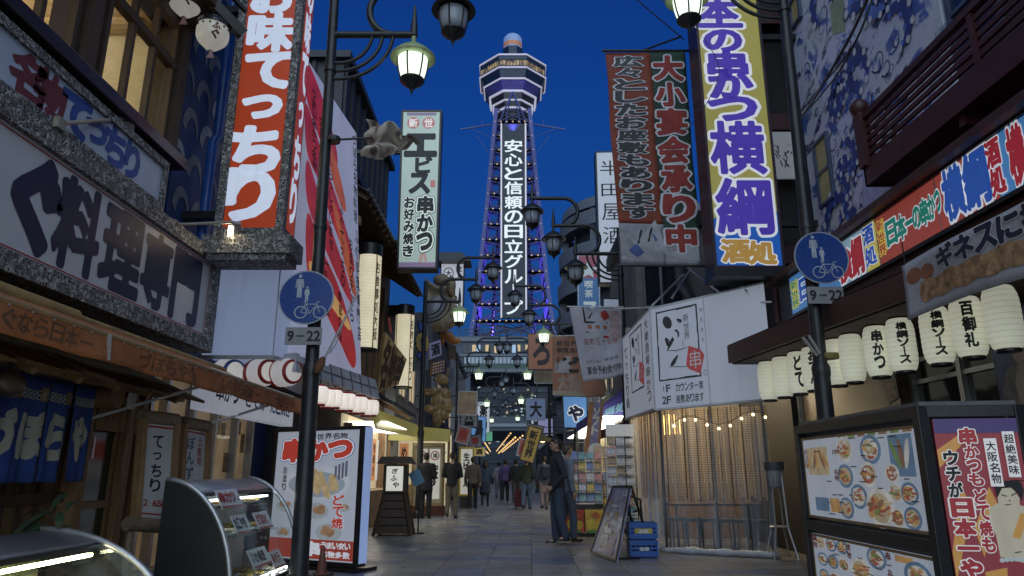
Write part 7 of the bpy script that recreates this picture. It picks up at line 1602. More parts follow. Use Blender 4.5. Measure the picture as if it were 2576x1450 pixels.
plain_sign('shop_sign', 'pale lit box sign above the cloth banners, in front of the grey house', 17.5, ((1516, 778), (1588, 778), (1588, 752), (1516, 750)), E('pale_blue_lit_box', (.42, .50, .66), .40, .2), BLACK, [], None, .3, .03)
plain_sign('shop_sign', 'white lit upright sign half hidden behind the white cloth banner', 17.6, ((1556, 860), (1592, 860), (1590, 790), (1556, 790)), wa, BLACK, [], None, .2, .02)
def awn(lab, x0, y0, y1, z0, z1, out, mt, txt, tm):
    t = thing('shop_awning', lab, 'awning', (x0, y0, z0)); m = MB(); m.grid(lambda u, v: (x0 + (1 - v) * 0 - out * v, y0 + (y1 - y0) * u, z1 - (z1 - z0) * v - .05 * math.sin(math.pi * v)), 12, 6, (0, 0, .01)); m.build('canvas', mt, t, True); m = MB(); n = 14; m.grid(lambda u, v: (x0 - out + .01 * math.sin(u * 40), y0 + (y1 - y0) * u, z0 - (.22 + .04 * abs(math.sin(u * n * math.pi / 2))) * v), n * 4, 2, (-.005, 0, 0)); m.build('valance', mt, t); e = MB(); e._add([(x0, y0, z1), (x0, y0, z0 - .02), (x0 - out, y0, z0 - .2), (x0 - out, y0, z0)], [(0, 1, 2, 3)]); e.build('end_cloth', mt, t)
    f = Quad((x0 - out * .92, y0 - .006, z0 - .12), (x0 - .05, y0 - .006, z0 - .02), (x0 - .05, y0 - .006, z1 - .25), (x0 - out * .8, y0 - .006, z0 + .05)); write(t, f, txt, tm, .002); m = MB(); m.bar((x0, y0 + .05, z0 - .1), (x0 - out, y0 + .05, z0), .02); m.build('arm', STEEL, t)
awn('purple blue awning with pale writing beyond the corner shop', 2.95, 17.3, 21.5, 2.62, 3.35, 1.0, M('purple_blue_canvas', (.07, .06, .30), .7, var=.3), row('酒処', .2, .9, .45, .55, None, .05), E('pale_letter2', (.3, .55, .75), .3))
awn('dark red scalloped awning under the purple blue one', 2.95, 17.0, 20.5, 2.18, 2.5, .85, M('dark_red_canvas', (.14, .035, .03), .7, var=.3), [], INK)
t = thing('souvenir_shop', 'brightly lit souvenir shop front behind the racks on the right', 'shop', (3, 19, 0)); m = MB(); m.span(2.95, 3.0, 16.5, 29, 0, 2.9); m.build('interior_wall', E('glowing_goods_wall', (.85, .66, .34), .40, .6, 2.4), t); m = MB(); m.span(2.4, 2.95, 16.8, 28, 0, .75); m.build('counter', BROWNWOODY, t); m = MB(); m.span(2.2, 2.9, 17, 28, 2.50, 2.53); m.build('tube_light', E('shop_tube_light', (1, .95, .75), 5), t)  # rear wall emits, its lighting put into the material
m = MB(); rn = random.Random(23)
for k in range(90): y = rn.uniform(16.9, 27.5); x = rn.uniform(2.35, 2.85); h = rn.uniform(.1, .45); m.k = k % 6; m.box((x, y, .75 + h / 2), (.2, rn.uniform(.1, .35), h))
m.build('goods', [M('card_' + n, (0, 0, 0)) for n in ('white', 'teal', 'yellow', 'pink', 'blue', 'tan')], t)
dark_block('shop_house', 'house over the lit souvenir shop, half hidden by the cloth banners', 3.0, 9, 19.2, 29, 5.6, DARKPLASTER, wins(19.5, 29, 3.6, 5.6, .3), 3.0)
dark_block('shop_house', 'low house on the right beyond the souvenir shop', 2.9, 10, 29.2, 40, 6.0, PLASTER, wins(29.5, 40, 3.6, 6, .3), 2.9)
dark_block('shop_house', 'last house on the right of the street before the tower', 2.9, 12, 62, 84, 6.2, DARKPLASTER, wins(63, 84, 3.6, 6.2, .3), 2.9)
def round_tower():
    root = thing('apartment_tower', 'round apartment building with curved balcony bands beyond the vertical signs', 'building', (9.5, 52, 0)); c = (9.5, 52); pc = M('grey_concrete_balcony', (.10, .115, .15), .7, var=.15)
    R_ = lambda z: 6.7 - .055 * z
    m = MB(); m.lathe([(R_(0) - 1.0, 0), (R_(21) - 1.0, 20.2)], (*c, 0), 40); m.build('wall', M('dark_grey_render', (.022, .026, .038), .7), root, 40)
    for k in range(8):
        z = 1.6 + k * 2.45; r = R_(z); m = MB(); m.lathe([(r - .95, z), (r, z), (r + .05, z + 1.1), (r - .1, z + 1.1), (r - .14, z + .15), (r - .95, z + .15)], (*c, 0), 44, caps=False); m.build('balcony', pc, root, 40)
    r = R_(20.5); m = MB(); m.lathe([(r - .9, 20.0), (r + .05, 20.1), (r - .1, 20.9), (r - 1.2, 21.3), (.1, 21.5)], (*c, 0), 44); m.build('roof', pc, root, 40)
    for a in (R(176), R(228)):
        m = MB(); m.bar((c[0] + 6.2 * math.cos(a), c[1] + 6.2 * math.sin(a), 0), (c[0] + 5.2 * math.cos(a), c[1] + 5.2 * math.sin(a), 20.2), .25, .5); m.build('fin_wall', pc, root)
round_tower()
# ---- small hanging plates and shop signs that crowd the far street
rn = random.Random(41)
far = [('pink tilted plate sign with faded writing hung near the golden sculpture', 26, 1165, 1095, .50, .62, .25, (.36, .14, .13), 0, '串'), ('white round cornered plate sign just above the pink tilted plate', 27, 1180, 1060, .70, .50, 0, (.32, .34, .40), 0, '八重'), ('tan barrel shaped hanging sign at the top of the row of plates', 26, 1176, 1015, .72, .90, .03, (.32, .23, .16), 0, ''), ('grey plate sign under the pink tilted plate', 28, 1195, 1110, .55, .50, -.1, (.25, .27, .32), 0, '寿'), ('yellow lit square sign at the end of the left shop row', 30, 1205, 1137, .55, .38, 0, (.62, .46, .16), .45, '酒'),
       ('yellow slanted board sign on the right of the crowd', 24, 1336, 1118, .50, 1.2, .28, (.44, .30, .06), .25, '新世界'), ('red and white slanted board beside the yellow slanted one', 24.6, 1318, 1128, .42, .62, .25, (.40, .12, .10), .22, '串'), ('blue lit sign small on the left far down the street', 42, 1204, 1080, .9, 1.5, 0, (.15, .35, .72), .5, '湯'), ('white lit vertical sign far down the left side', 50, 1216, 1050, .9, 2.2, 0, (.7, .76, .85), .45, '薬局'), ('green lit sign far down the left side', 56, 1222, 1098, 1.1, .8, 0, (.18, .6, .35), .4, ''),
       ('white lit sign hung far down the right side', 44, 1352, 1050, .8, 1.8, 0, (.66, .72, .82), .42, '串'), ('orange sign with a dark ring far down the right side', 30, 1362, 885, 1.2, 1.6, 0, (.42, .18, .10), .16, 'ろ'), ('cream and brown picture sign under the orange ring sign', 31, 1372, 940, 1.0, .9, 0, (.26, .22, .18), 0, ''), ('white fan shaped sign on the right above the crowd', 32, 1345, 1085, .8, .6, .2, (.40, .40, .44), .1, ''), ('blue and orange striped sign beyond the white fan shaped one', 36, 1348, 1030, 1.0, 1.1, 0, (.20, .28, .50), .3, '大'), ('lilac lit sign at the far right edge of the crowd', 40, 1372, 1075, .9, 1.0, 0, (.42, .42, .72), .4, '')]
for k, (lb, Y, px, py, w, h, tl_, c, e, tx) in enumerate(far):
    p = at(px, py, Y); rt = Matrix.Rotation(tl_, 3, 'Y'); q = Quad(*[p + rt @ Vector(v) for v in ((-w / 2, 0, -h / 2), (w / 2, 0, -h / 2), (w / 2, 0, h / 2), (-w / 2, 0, h / 2))])
    pm = E('far_sign_%d' % k, c, e, .2) if e else M('far_plate_%d' % k, c, .6, var=.3)
    r, pp = sign('plate_sign', lb, 'sign', q, pm, BLACK if k % 2 else ALU, .15, .035, .02)
    if tx: write(r, pp, col(tx, .5, .92, .08, .6, None, .04), INK if (k % 3) else INKRED, .004)
    m = MB(); s_ = 1 if px > 1262 else -1; m.tube([p + Vector((0, .08, h * .3)), Vector((3.0 if s_ > 0 else -3.7, Y + .08, p.z + h * .3))], .02, 5); m.build('bracket', BLACK, r)
t = thing('straw_lampshade', 'wide olive straw lampshade on an arm beside the far shops on the right', 'lamp', at(1370, 1107, 27)); c = at(1365, 1108, 27); m = MB(); m.lathe([(.50, -.05), (.42, .03), (.12, .16), (.03, .2)], c, 18); m.build('shade', M('olive_straw', (.16, .12, .04), .7), t, 40); m = MB(); m.ball(c + Vector((0, 0, -.03)), .09); m.each('bulb', E('warm_bulb_glow2', (1, .8, .4), 4), t); m = MB(); m.tube([c + Vector((0, 0, .2)), Vector((3.0, 27, c.z + .5))], .02); m.build('arm', BLACK, t)

# ================================================================== the tower at the end of the street
def big_tower():
    YT = 145.0; x0 = at(1290, 500, YT).x
    Z = lambda py, Y=YT: at(1290, py, Y).z
    wpx = lambda px, py: px * (YT * _c + (Z(py) - CZ) * _s) / FPX
    root = thing('observation_tower', 'tall steel observation tower with lit octagonal decks and a vertical white lettered sign', 'tower', (x0, YT, 24))
    steel = M('blue_black_tower_steel', (.05, .07, .22), .6, 0.0, .2, .3); white = E('white_light_line', (.70, .70, .86), .46, .05); vio = M('violet_lit_cladding', (.045, .045, .17), .5, var=.2, scale=.4); dark = M('dark_blue_cladding', (.010, .022, .055), .35, .1, .25, .5)
    def octo(mb, r0, z0, r1, z1):
        a = lambda r, z: [(x0 + r / math.cos(R(22.5)) * math.cos(R(22.5 + 45 * k)), YT + r / math.cos(R(22.5)) * math.sin(R(22.5 + 45 * k)), z) for k in range(8)]
        A, B = a(r0, z0), a(r1, z1); mb._add(A + B, [(k, (k + 1) % 8, 8 + (k + 1) % 8, 8 + k) for k in range(8)] + [tuple(range(8))[::-1], tuple(range(8, 16))])
    def zf(py, r): return Z(py, YT - r)          # height of an edge seen at photo row py on the front face
    r1 = wpx(160, 170) / 2; r2 = r1 * .87; r3 = r1 * .70; r4 = r1 * .60; r5 = r1 * .53
    za, zb, zc_, zd = zf(138, r1), zf(150, r1), zf(164, r1), zf(170, r1)
    m = MB(); octo(m, r1 * 1.0, zb, r1 * 1.0, za); octo(m, r1 * .99, zd, r1 * .99, zc_); m.build('upper_deck', dark, root)
    g = MB(); octo(g, r1 * .965, zc_, r1 * .965, zb); gm = _new('deck_window_glow'); mm, t, p, o = gm; co = _coord(t); n = _noise(t, co, .9, 3, .6); c = _ramp(t, n, [(.40, (.10, .07, .05)), (.52, (.75, .48, .16)), (.68, (1, .80, .45))]); t.links.new(c, p.inputs['Emission Color']); p.inputs['Emission Strength'].default_value = .40; p.inputs['Base Color'].default_value = (.03, .03, .04, 1); g.build('lit_window_band', mm, root)
    m = MB()
    for k in range(8):
        a0, a1 = R(22.5 + 45 * k), R(67.5 + 45 * k)
        for i in range(8): a = Vector((math.cos(a0), math.sin(a0), 0)).lerp(Vector((math.cos(a1), math.sin(a1), 0)), i / 8) * r1 * .985 / math.cos(R(22.5)); m.bar((x0 + a.x, YT + a.y, zc_), (x0 + a.x, YT + a.y, zb), .16)
    m.build('window_mullion', dark, root)
    zl = zf(198, r2); m = MB(); octo(m, r2, zl, r1 * .97, zd); m.build('lower_deck', dark, root)
    m = MB(); octo(m, r3 * 1.02, zf(226, r3), r2 * .985, zl - .3); m.build('violet_skirt', vio, root)
    m = MB(); prev = None
    for r, pa, pb in ((r3, 229, 246), (r4, 251, 266), (r5, 271, 300)): octo(m, r * .9, zf(pb, r), r * .97, zf(pa, r))
    m.build('stepped_neck', M('near_black_cladding', (.012, .014, .022), .4), root)
    lines = MB()
    def oline(r, z, w=.28):
        for k in range(8):
            a, b = R(22.5 + 45 * k), R(67.5 + 45 * k); q = r / math.cos(R(22.5)); lines.bar((x0 + q * math.cos(a), YT + q * math.sin(a), z), (x0 + q * math.cos(b), YT + q * math.sin(b), z), w)
    for r, z, w in ((r1 * 1.01, za, .30), (r1 * 1.01, zd, .26), (r2 * 1.01, zl, .30), (r3, zf(229, r3), .42), (r4, zf(251, r4), .42), (r5, zf(271, r5), .42)): oline(r, z, w)
    for r, pa, pb in ((r3, 229, 262), (r4, 251, 284), (r5, 271, 298)):
        for k in (4, 7): a = R(22.5 + 45 * k); q = r / math.cos(R(22.5)); lines.bar((x0 + q * math.cos(a), YT + q * math.sin(a), zf(pa, r)), (x0 + q * .93 * math.cos(a), YT + q * .93 * math.sin(a), zf(pb, r)), .30)
    lines.build('light_line', white, root)
    # crown: drum and lit round cap
    m = MB(); zt = za; octo(m, wpx(50, 125) / 2, zt, wpx(48, 125) / 2, zf(116, 2)); m.build('crown_room', dark, root)
    rc = wpx(45, 100) / 2; m = MB(); m.lathe([(rc, zf(116, 2)), (rc, zf(95, 2))], (x0, YT, 0), 28); m.lathe([(rc * 1.02, zf(95, 2)), (rc * 1.02, zf(88, 2)), (rc * .8, zf(81, 2)), (rc * .3, zf(79, 2))], (x0, YT, 0), 28); m.build('crown_cap', E('pale_blue_crown_light', (.30, .46, .90), .30), root, 50)
    m = MB(); m.lathe([(rc * 1.03, zf(112, 2)), (rc * 1.03, zf(101, 2))], (x0, YT, 0), 28, caps=False); m.build('orange_forecast_light', E('orange_forecast_light', (.70, .30, .16), .26), root, 50)
    m = MB(); m.tube([(x0, YT, zf(80, 2)), (x0, YT, zf(68, 2))], .06, 5); m.bar((x0 + r1 * .33, YT - r1 * .5, za), (x0 + r1 * .33, YT - r1 * .5, za + 1.5), 1.0); m.build('mast', BLACK, root)
    # shaft: four lattice legs, rings of bulbs, bracing
    zt, zb_ = Z(296), Z(872); ht, hb = wpx(82, 300) / 2, wpx(202, 842) / 2; N = 15
    def half(u): return hb + (ht - hb) * (u ** .80)
    leg4 = []; brace = MB(); ring = MB(); bulbs = MB()
    lv = [(zb_ + (zt - zb_) * k / N, half(k / N)) for k in range(N + 1)]
    for sx, sy in ((-1, -1), (1, -1), (1, 1), (-1, 1)): 
        leg = MB(); leg4.append(leg)
        for (z, h), (z2, h2) in zip(lv, lv[1:]): leg.bar((x0 + sx * h, YT + sy * h, z), (x0 + sx * h2, YT + sy * h2, z2), .85, .85, (0, 1, 0))
    cn = ((-1, -1), (1, -1), (1, 1), (-1, 1))
    for i, ((z, h), (z2, h2)) in enumerate(zip(lv, lv[1:])):
        for k in range(4):
            a, b = cn[k], cn[(k + 1) % 4]; P = lambda c, h, z: Vector((x0 + c[0] * h, YT + c[1] * h, z))
            ring.bar(P(a, h, z), P(b, h, z), .34); brace.bar(P(a, h, z), P(b, h2, z2), .26); brace.bar(P(b, h, z), P(a, h2, z2), .26)
            mid = (P(a, h2, z2) + P(b, h2, z2)) / 2; brace.bar(P(a, h, z), mid, .18); brace.bar(P(b, h, z), mid, .18); brace.bar(P(a, h * .55, z), P(a, h2 * .55, z2), .3); brace.bar(P(a, h * .55, z), P(b, h2 * .55, z2), .14)
            if k != 2:
                nb = max(4, int(2 * h / 1.3))
                for q in range(nb + 1): p = P(a, h, z).lerp(P(b, h, z), q / nb); bulbs.ball(p + Vector((0, -.3, .2)), .17, 6)
    for q in leg4: q.build('corner_leg', M('violet_blue_tower_steel', (.06, .07, .24), .6), root); ring.build('ring_beam', steel, root); brace.build('bracing', M('pale_violet_brace', (.10, .10, .24), .5), root); bulbs.build('ring_bulb', E('pale_warm_bulb', (1, .80, .50), .5), root)
    # lettered sign on the front
    yf = YT - hb - .9; f = Quad(at(1258, 800, yf), at(1327, 800, yf), at(1326, 312, yf + .1), at(1256, 312, yf + .1)); f = Quad(at(1258, 800, yf), at(1327, 800, yf), at(1325, 312, yf), at(1258, 312, yf))
    m = MB(); slab(m, f, 0, 1, 0, 1, -.8, 0); m.build('sign_panel', M('navy_sign_panel', (.005, .012, .03), .5), root)
    m = MB(); slab(m, f, .02, .075, 0, 1, .02, .3); slab(m, f, .925, .98, 0, 1, .02, .3); m.build('edge_tube', E('rose_white_tube', (.80, .78, .92), .50, .05), root)
    gh = E('blue_glow_outline', (.20, .42, .70), .32)
    write(root, f, col('安心と信頼の日立グループ', .5, .915, .012, .64, None, .022), E('white_sign_letter', (.88, .96, 1.0), .66, .03), .08)
    m = MB(); zz = Z(326); 
    for s in (-1, 1): e = Vector((x0 + s * wpx(132, 326), YT, zz)); b_ = Vector((x0 + s * ht, YT, zz + 1.4)); m.bar(b_, e, .3); m.bar(b_ - Vector((0, 0, 10)), e.lerp(b_, .45) - Vector((0, 0, 2.2)), .12); m.bar(e.lerp(b_, .25), b_ - Vector((0, 0, 4)), .12); m.bar(e.lerp(b_, .6), e.lerp(b_, .6) + Vector((0, 0, 1.6)), .1)
    m.bar((x0 - ht, YT - ht, zt - 5), (x0, YT - ht - 1.5, zt + 3.5), .25); m.bar((x0 + ht, YT - ht, zt - 5), (x0, YT - ht - 1.5, zt + 3.5), .25); m.bar((x0 - ht * .5, YT - ht - .5, zt - 5), (x0, YT - ht - 1.5, zt + 5), .2); m.bar((x0 + ht * .5, YT - ht - .5, zt - 5), (x0, YT - ht - 1.5, zt + 5), .2); m.bar((x0 - ht * .5, YT - ht - .8, zt - .4), (x0 + ht * .5, YT - ht - .8, zt - .4), .25); m.build('outrigger', steel, root)
    # violet floodlights inside the lattice (lit in the photograph)
    for dx, dy, z, e, c in ((-5, -4, 29, 22000, (.16, .16, 1)), (5, -4, 29, 22000, (.16, .16, 1)), (-5, 4, 29, 16000, (.30, .15, 1)), (5, 4, 29, 16000, (.30, .15, 1)), (0, 0, 48, 14000, (.2, .2, 1)), (0, -10, 72, 9000, (.4, .25, 1))):
        l = bpy.data.lights.new('tower_floodlight', 'SPOT'); l.energy = e; l.color = c; l.shadow_soft_size = .6; l.spot_size = R(95); l.spot_blend = .6; o_ = bpy.data.objects.new('tower_floodlight', l); C.objects.link(o_); o_.parent = root; o_.location = (dx, dy, z - 24); o_.rotation_euler = (R(180), 0, 0)
    return root
big_tower()
def tower_base():
    root = thing('tower_hall', 'wide hall at the tower foot with a window band over a dark archway', 'building', (0, 134, 0)); bm = M('blue_grey_hall_panel', (.035, .055, .095), .5, var=.15, scale=.3); Y = 131
    z = lambda py: at(1280, py, Y).z; x = lambda px: at(px, 900, Y).x
    m = MB(); m.span(x(1130), x(1440), Y, Y + 24, z(935), z(846)); m.span(x(1120), x(1184), Y, Y + 24, 0, z(935)); m.span(x(1402), x(1450), Y, Y + 24, 0, z(935)); m.build('wall', bm, root)
    m = MB(); m.span(x(1128), x(1442), Y - .5, Y, z(860), z(850)); m.span(x(1140), x(1430), Y - .35, Y, z(897), z(892)); m.span(x(1150), x(1420), Y - .4, Y, z(937), z(929)); m.build('ledge', M('pale_grey_ledge', (.10, .12, .16), .5), root)
    m = MB(); rn = random.Random(5)
    for k in range(22):
        a = 1165 + k * 11.2; m.k = rn.choice((0, 1, 1, 2)); m.span(x(a), x(a + 9.5), Y - .1, Y + .1, z(888), z(868))
    m.build('window', [E('warm_hall_window', (1, .72, .38), .45, .3, .4), M('dark_hall_window', (.02, .025, .035), .1), E('cool_hall_window', (.5, .72, 1), .5, .3)], root)
    m = MB(); m.span(x(1168), x(1415), Y - .12, Y, z(915), z(899)); m.build('glazed_band', E('cool_strip_glow', (.45, .62, .78), .18, .5, .25), root)
    m = MB(); m.span(x(1168), x(1415), Y - .2, Y, z(929), z(917)); m.build('green_strip', M('dark_green_strip', (.03, .07, .06), .5), root)
    m = MB()
    for k in range(26): m.bar((x(1165 + k * 10), Y - .22, z(899)), (x(1165 + k * 10), Y - .22, z(915)), .12)
    m.build('mullion', BLACK, root)
    m = MB()
    for k in range(14): m.bar((x(1150 + k * 20), Y + 1, z(846)), (x(1150 + k * 20), Y + 1, z(825)), .15)
    for py in (826, 836): m.bar((x(1150), Y + 1, z(py)), (x(1425), Y + 1, z(py)), .15)
    m.build('roof_railing', M('dark_railing', (.03, .04, .07), .5), root)
    # block of flats glimpsed through the arch, arcade roof in front of it
    r2 = dark_block('city_block', 'dark office block seen through the archway under the tower', -70, 70, 205, 230, 33, M('navy_office_facade', (.010, .018, .036), .5, var=.3, scale=.08), [], 70)
    m = MB(); rn = random.Random(15)
    for k in range(120): px, py = rn.uniform(1190, 1400), rn.uniform(945, 1130); p = at(px, py, 204.9); m.k = k % 2; m.span(p.x, p.x + rn.uniform(.25, .8), 204.85, 204.98, p.z, p.z + .4)
    m.build('lit_pane', [E('tiny_office_light', (.75, .95, 1), .45, .6, .3), E('tiny_warm_light', (1, .75, .42), .45, .6, .3)], r2)
    m = MB(); 
    for k in range(7): zz = 4 + 4 * k; m.span(-69, 69, 204.7, 204.98, zz, zz + .5)
    m.build('floor_band', M('slate_floor_band', (.022, .032, .05), .5), r2)
    t = thing('arcade_roof', 'low grey arcade roof spanning the street before the tower, hung with warm bulbs', 'arcade', (0, 96, 6)); z2 = lambda py: at(1250, py, 96).z
    m = MB(); m.span(-9, 9, 96, 128, z2(1084), z2(1048)); m.build('fascia', M('grey_blue_fascia', (.05, .065, .09), .5, var=.2, scale=.4), t)
    m = MB(); m.span(-8.5, 8.5, 95.8, 96, z2(1074), z2(1066)); m.build('pale_stripe', E('pale_fascia_strip', (.35, .45, .55), .12, .5, .3), t)
    m = MB()
    for s in (-1, 1):
        for yy in (96.5, 110, 126): m.span(s * 8.4 - .2, s * 8.4 + .2, yy, yy + .4, 0, z2(1085))
    m.each('column', DARKMETAL, t)
    for s, e0, e1, lb in ((-1, (1198, 1108), (1228, 1140), 'row of warm starry bulbs strung down the left side of the far arcade'), (1, (1296, 1098), (1254, 1139), 'row of warm starry bulbs strung down the right side of the far arcade')):
        t = thing('bulb_string', lb, 'string lights', at(*e0, 46)); m = MB(); b = MB()
        P = [at(*e0, 46).lerp(at(*e1, 100), k / 16) for k in range(17)]
        for k, p in enumerate(P): b.ball(p + Vector((0, 0, -.08)), .075, 6); b.ball(p + Vector((.5 * s, 1.4, .10)), .07, 6); b.ball(p + Vector((-.3 * s, .7, .22)), .06, 6)
        m.tube(P, .02, 5); m.build('wire', BLACK, t); bb = b.build('bulb', E('warm_arcade_bulb', (1, .60, .22), 1.3, .02), t)
tower_base()

# ================================================================== people
def remesh(mb, name, voxel, smooth=3, k=.5):
    me = bpy.data.meshes.new(name); me.from_pydata(mb.v, [], mb.f); me.update(); o = bpy.data.objects.new(name, me); _tscene.collection.objects.link(o)
    r = o.modifiers.new('r', 'REMESH'); r.mode = 'VOXEL'; r.voxel_size = voxel; r.adaptivity = 0
    s = o.modifiers.new('s', 'SMOOTH'); s.factor = k; s.iterations = smooth
    vl = _tscene.view_layers[0]; vl.update(); dg = vl.depsgraph; out = bpy.data.meshes.new_from_object(o.evaluated_get(dg), depsgraph=dg); out.name = name
    bpy.data.objects.remove(o); bpy.data.meshes.remove(me); out.polygons.foreach_set('use_smooth', [True] * len(out.polygons)); return out
SKIN = M('skin', (.36, .22, .16), .55, var=.08, dirt=0); HAIRB = M('black_hair', (.012, .010, .010), .45, var=.3, scale=40, dirt=0)
def cloth(n, c): return M(n, c, .85, var=.16, scale=7, bump=.25, bscale=14, dirt=.12)
def person(label, loc, rz, H, top, bottom, hair=HAIRB, step=0.0, arms='down', coat=0.0, skirt=False, shoe=None, sole=False, long_hair=False, collar=None, lean=0.0, turn=0.0, bag=None, group='people walking up the street', vox=.014):
    root = thing('person', label, 'person', loc, rz, group); k = H / 1.75; V = lambda x, y, z: Vector((x * k, (y + lean * max(0, z - .9)) * k, z * k))
    sh, el, wr = {}, {}, {}
    for s in (-1, 1):
        sh[s] = V(s * .185, 0, 1.42); sw = step * .5 * (-s)
        if arms == 'down': el[s] = V(s * .245, -.03 + sw * .3, 1.13); wr[s] = V(s * .255, .05 + sw * .8, .89)
        elif arms == 'pocket': el[s] = V(s * .275, -.08, 1.14); wr[s] = V(s * .19, .12, .95)
        elif arms == 'front': el[s] = V(s * .25, .02, 1.13); wr[s] = V(s * .10, .24, 1.08)
        elif arms == 'back': el[s] = V(s * .26, -.10, 1.15); wr[s] = V(s * .06, -.15, .98)
    hip = {s: V(s * .09, 0, .92) for s in (-1, 1)}
    kn = {s: V(s * .10, .015 + s * step * .45, .49) for s in (-1, 1)}; an = {s: V(s * .105, -.02 + s * step * .9 - (.05 if s * step < 0 else 0), .085 + (.05 if s * step < 0 else 0)) for s in (-1, 1)}
    ct, st_ = math.cos(turn), math.sin(turn)
    def Hd(x, y, z): return V(x * ct - y * st_, x * st_ + y * ct + .02, z)
    b = MB()
    b.lathe([(.10 * k, .90 * k), (.155 * k, .95 * k), (.135 * k, 1.10 * k), (.165 * k, 1.33 * k), (.13 * k, 1.43 * k), (.06 * k, 1.48 * k)], (0, 0, 0), 20, sy=.66) if not lean else b.tube([V(0, 0, .9), V(0, 0, 1.1), V(0, 0, 1.33), V(0, 0, 1.45)], [.13 * k, .12 * k, .145 * k, .10 * k], 14)
    b.tube([V(0, 0, 1.42), V(0, .01, 1.56)], [.058 * k, .052 * k], 12)
    b.ball(Hd(0, .0, 1.655), (.073 * k, .092 * k, .105 * k), 18); b.ball(Hd(0, .025, 1.605), (.055 * k, .062 * k, .068 * k), 14)
    b.tube([Hd(0, .085, 1.668), Hd(0, .110, 1.632)], [.010 * k, .017 * k], 8); b.ball(Hd(0, .088, 1.592), (.024 * k, .012 * k, .010 * k), 8); b.ball(Hd(0, .084, 1.682), (.05 * k, .014 * k, .010 * k), 8)
    for s in (-1, 1): b.ball(Hd(s * .076, -.005, 1.645), (.012 * k, .022 * k, .033 * k), 8)
    for s in (-1, 1):
        b.tube([V(0, 0, 1.40), sh[s]], [.07 * k, .055 * k], 10); b.tube([sh[s], el[s], wr[s]], [.052 * k, .040 * k, .028 * k], 10)
        d = (wr[s] - el[s]).normalized(); f_ = V(0, 1, 0).normalized(); f_ = (f_ - d * f_.dot(d)).normalized(); n = d.cross(f_).normalized(); p = wr[s]
        b.tube([p, p + d * .045 * k, p + d * .085 * k], [.027 * k, .036 * k, .034 * k], 8)
        for q in range(4):
            o_ = (q - 1.5) * .019 * k; L = (.062, .078, .074, .058)[q] * k; b.tube([p + d * .08 * k + f_ * o_, p + d * (.08 * k + L * .55) + f_ * o_ + n * (-s) * .006 * k, p + d * (.08 * k + L * .95) + f_ * o_ + n * (-s) * .026 * k], [.0095 * k, .009 * k, .007 * k], 6)
        b.tube([p + d * .03 * k + f_ * .03 * k, p + d * .07 * k + f_ * .058 * k, p + d * .10 * k + f_ * .055 * k], [.012 * k, .011 * k, .008 * k], 6)
        b.tube([hip[s], kn[s], an[s]], [.085 * k, .058 * k, .038 * k], 12); b.tube([an[s], an[s] + V(s * .01, .12, -.045)], [.038 * k, .03 * k], 8)
    def add(nm, mb, mat, voxel=vox, sm=3, par=root):
        me = remesh(mb, nm, voxel, sm); me.materials.append(mat); o = bpy.data.objects.new(nm, me); C.objects.link(o); o.parent = par; return o
    add('body', b, SKIN, .0105, 2)
    e = MB()
    for s in (-1, 1): e.ball(Hd(s * .030, .083, 1.660), (.012 * k, .008 * k, .007 * k), 8)
    e2 = e.build('eyes', INK, None); e2.parent = root
    j = MB(); tl_ = .86 - coat
    if lean: j.tube([V(0, 0, tl_), V(0, 0, 1.05), V(0, 0, 1.32), V(0, 0, 1.44)], [.165 * k, .155 * k, .175 * k, .12 * k], 16)
    else: j.lathe([(.02 * k, (tl_ + .01) * k), ((.19 + coat * .1) * k, tl_ * k), (.178 * k, 1.0 * k), (.172 * k, 1.12 * k), (.198 * k, 1.34 * k), (.165 * k, 1.435 * k), (.085 * k, 1.50 * k), (.03 * k, 1.50 * k)], (0, 0, 0), 22, sy=.70)
    for s in (-1, 1):
        j.tube([V(s * .05, 0, 1.40), sh[s], sh[s].lerp(el[s], .5), el[s], el[s].lerp(wr[s], .6), wr[s] - (wr[s] - el[s]).normalized() * .0], [.09 * k, .082 * k, .070 * k, .060 * k, .055 * k, .047 * k], 12)
        for q in range(3): j.ball(el[s] + (sh[s] - el[s]) * (.12 * (q - 1)), (.064 * k, .062 * k, .018 * k), 8)
    add('jacket', j, top, .016, 2)
    if collar: cm = MB(); cm.lathe([(.075 * k, 1.465 * k), (.085 * k, 1.49 * k), (.072 * k, 1.545 * k), (.062 * k, 1.54 * k)], V(0, 0, 0), 16); o = cm.build('collar', collar, None); o.parent = root
    l = MB()
    if skirt:
        l.lathe([(.03 * k, .95 * k), (.16 * k, .95 * k), (.18 * k, .85 * k), (.23 * k, .50 * k), (.21 * k, .49 * k), (.04 * k, .55 * k)], (0, 0, 0), 20, sy=.8)
        add('skirt', l, bottom, .016)
        l = MB()
        for s in (-1, 1): l.tube([hip[s], kn[s], an[s] + V(0, 0, .01)], [.08 * k, .062 * k, .046 * k], 12)
        add('tights', l, M('dark_tights', (.015, .015, .02), .8), .014)
    else:
        l.lathe([(.05 * k, .80 * k), (.15 * k, .84 * k), (.168 * k, .93 * k), (.15 * k, 1.02 * k), (.05 * k, 1.02 * k)], (0, 0, 0), 18, sy=.72)
        for s in (-1, 1):
            a2 = an[s] + V(0, 0, -.02); l.tube([hip[s], hip[s].lerp(kn[s], .5), kn[s], kn[s].lerp(a2, .5), a2], [.105 * k, .092 * k, .078 * k, .070 * k, .064 * k], 14); l.ball(kn[s] + V(0, .01, .03), (.082 * k, .08 * k, .02 * k), 8); l.ball(a2 + V(0, 0, .05), (.070 * k, .072 * k, .018 * k), 8); l.ball(a2 + V(0, 0, .10), (.069 * k, .070 * k, .015 * k), 8)
        add('trousers', l, bottom, .016, 2)
    shm = shoe or M('black_shoe_leather', (.014, .013, .013), .35)
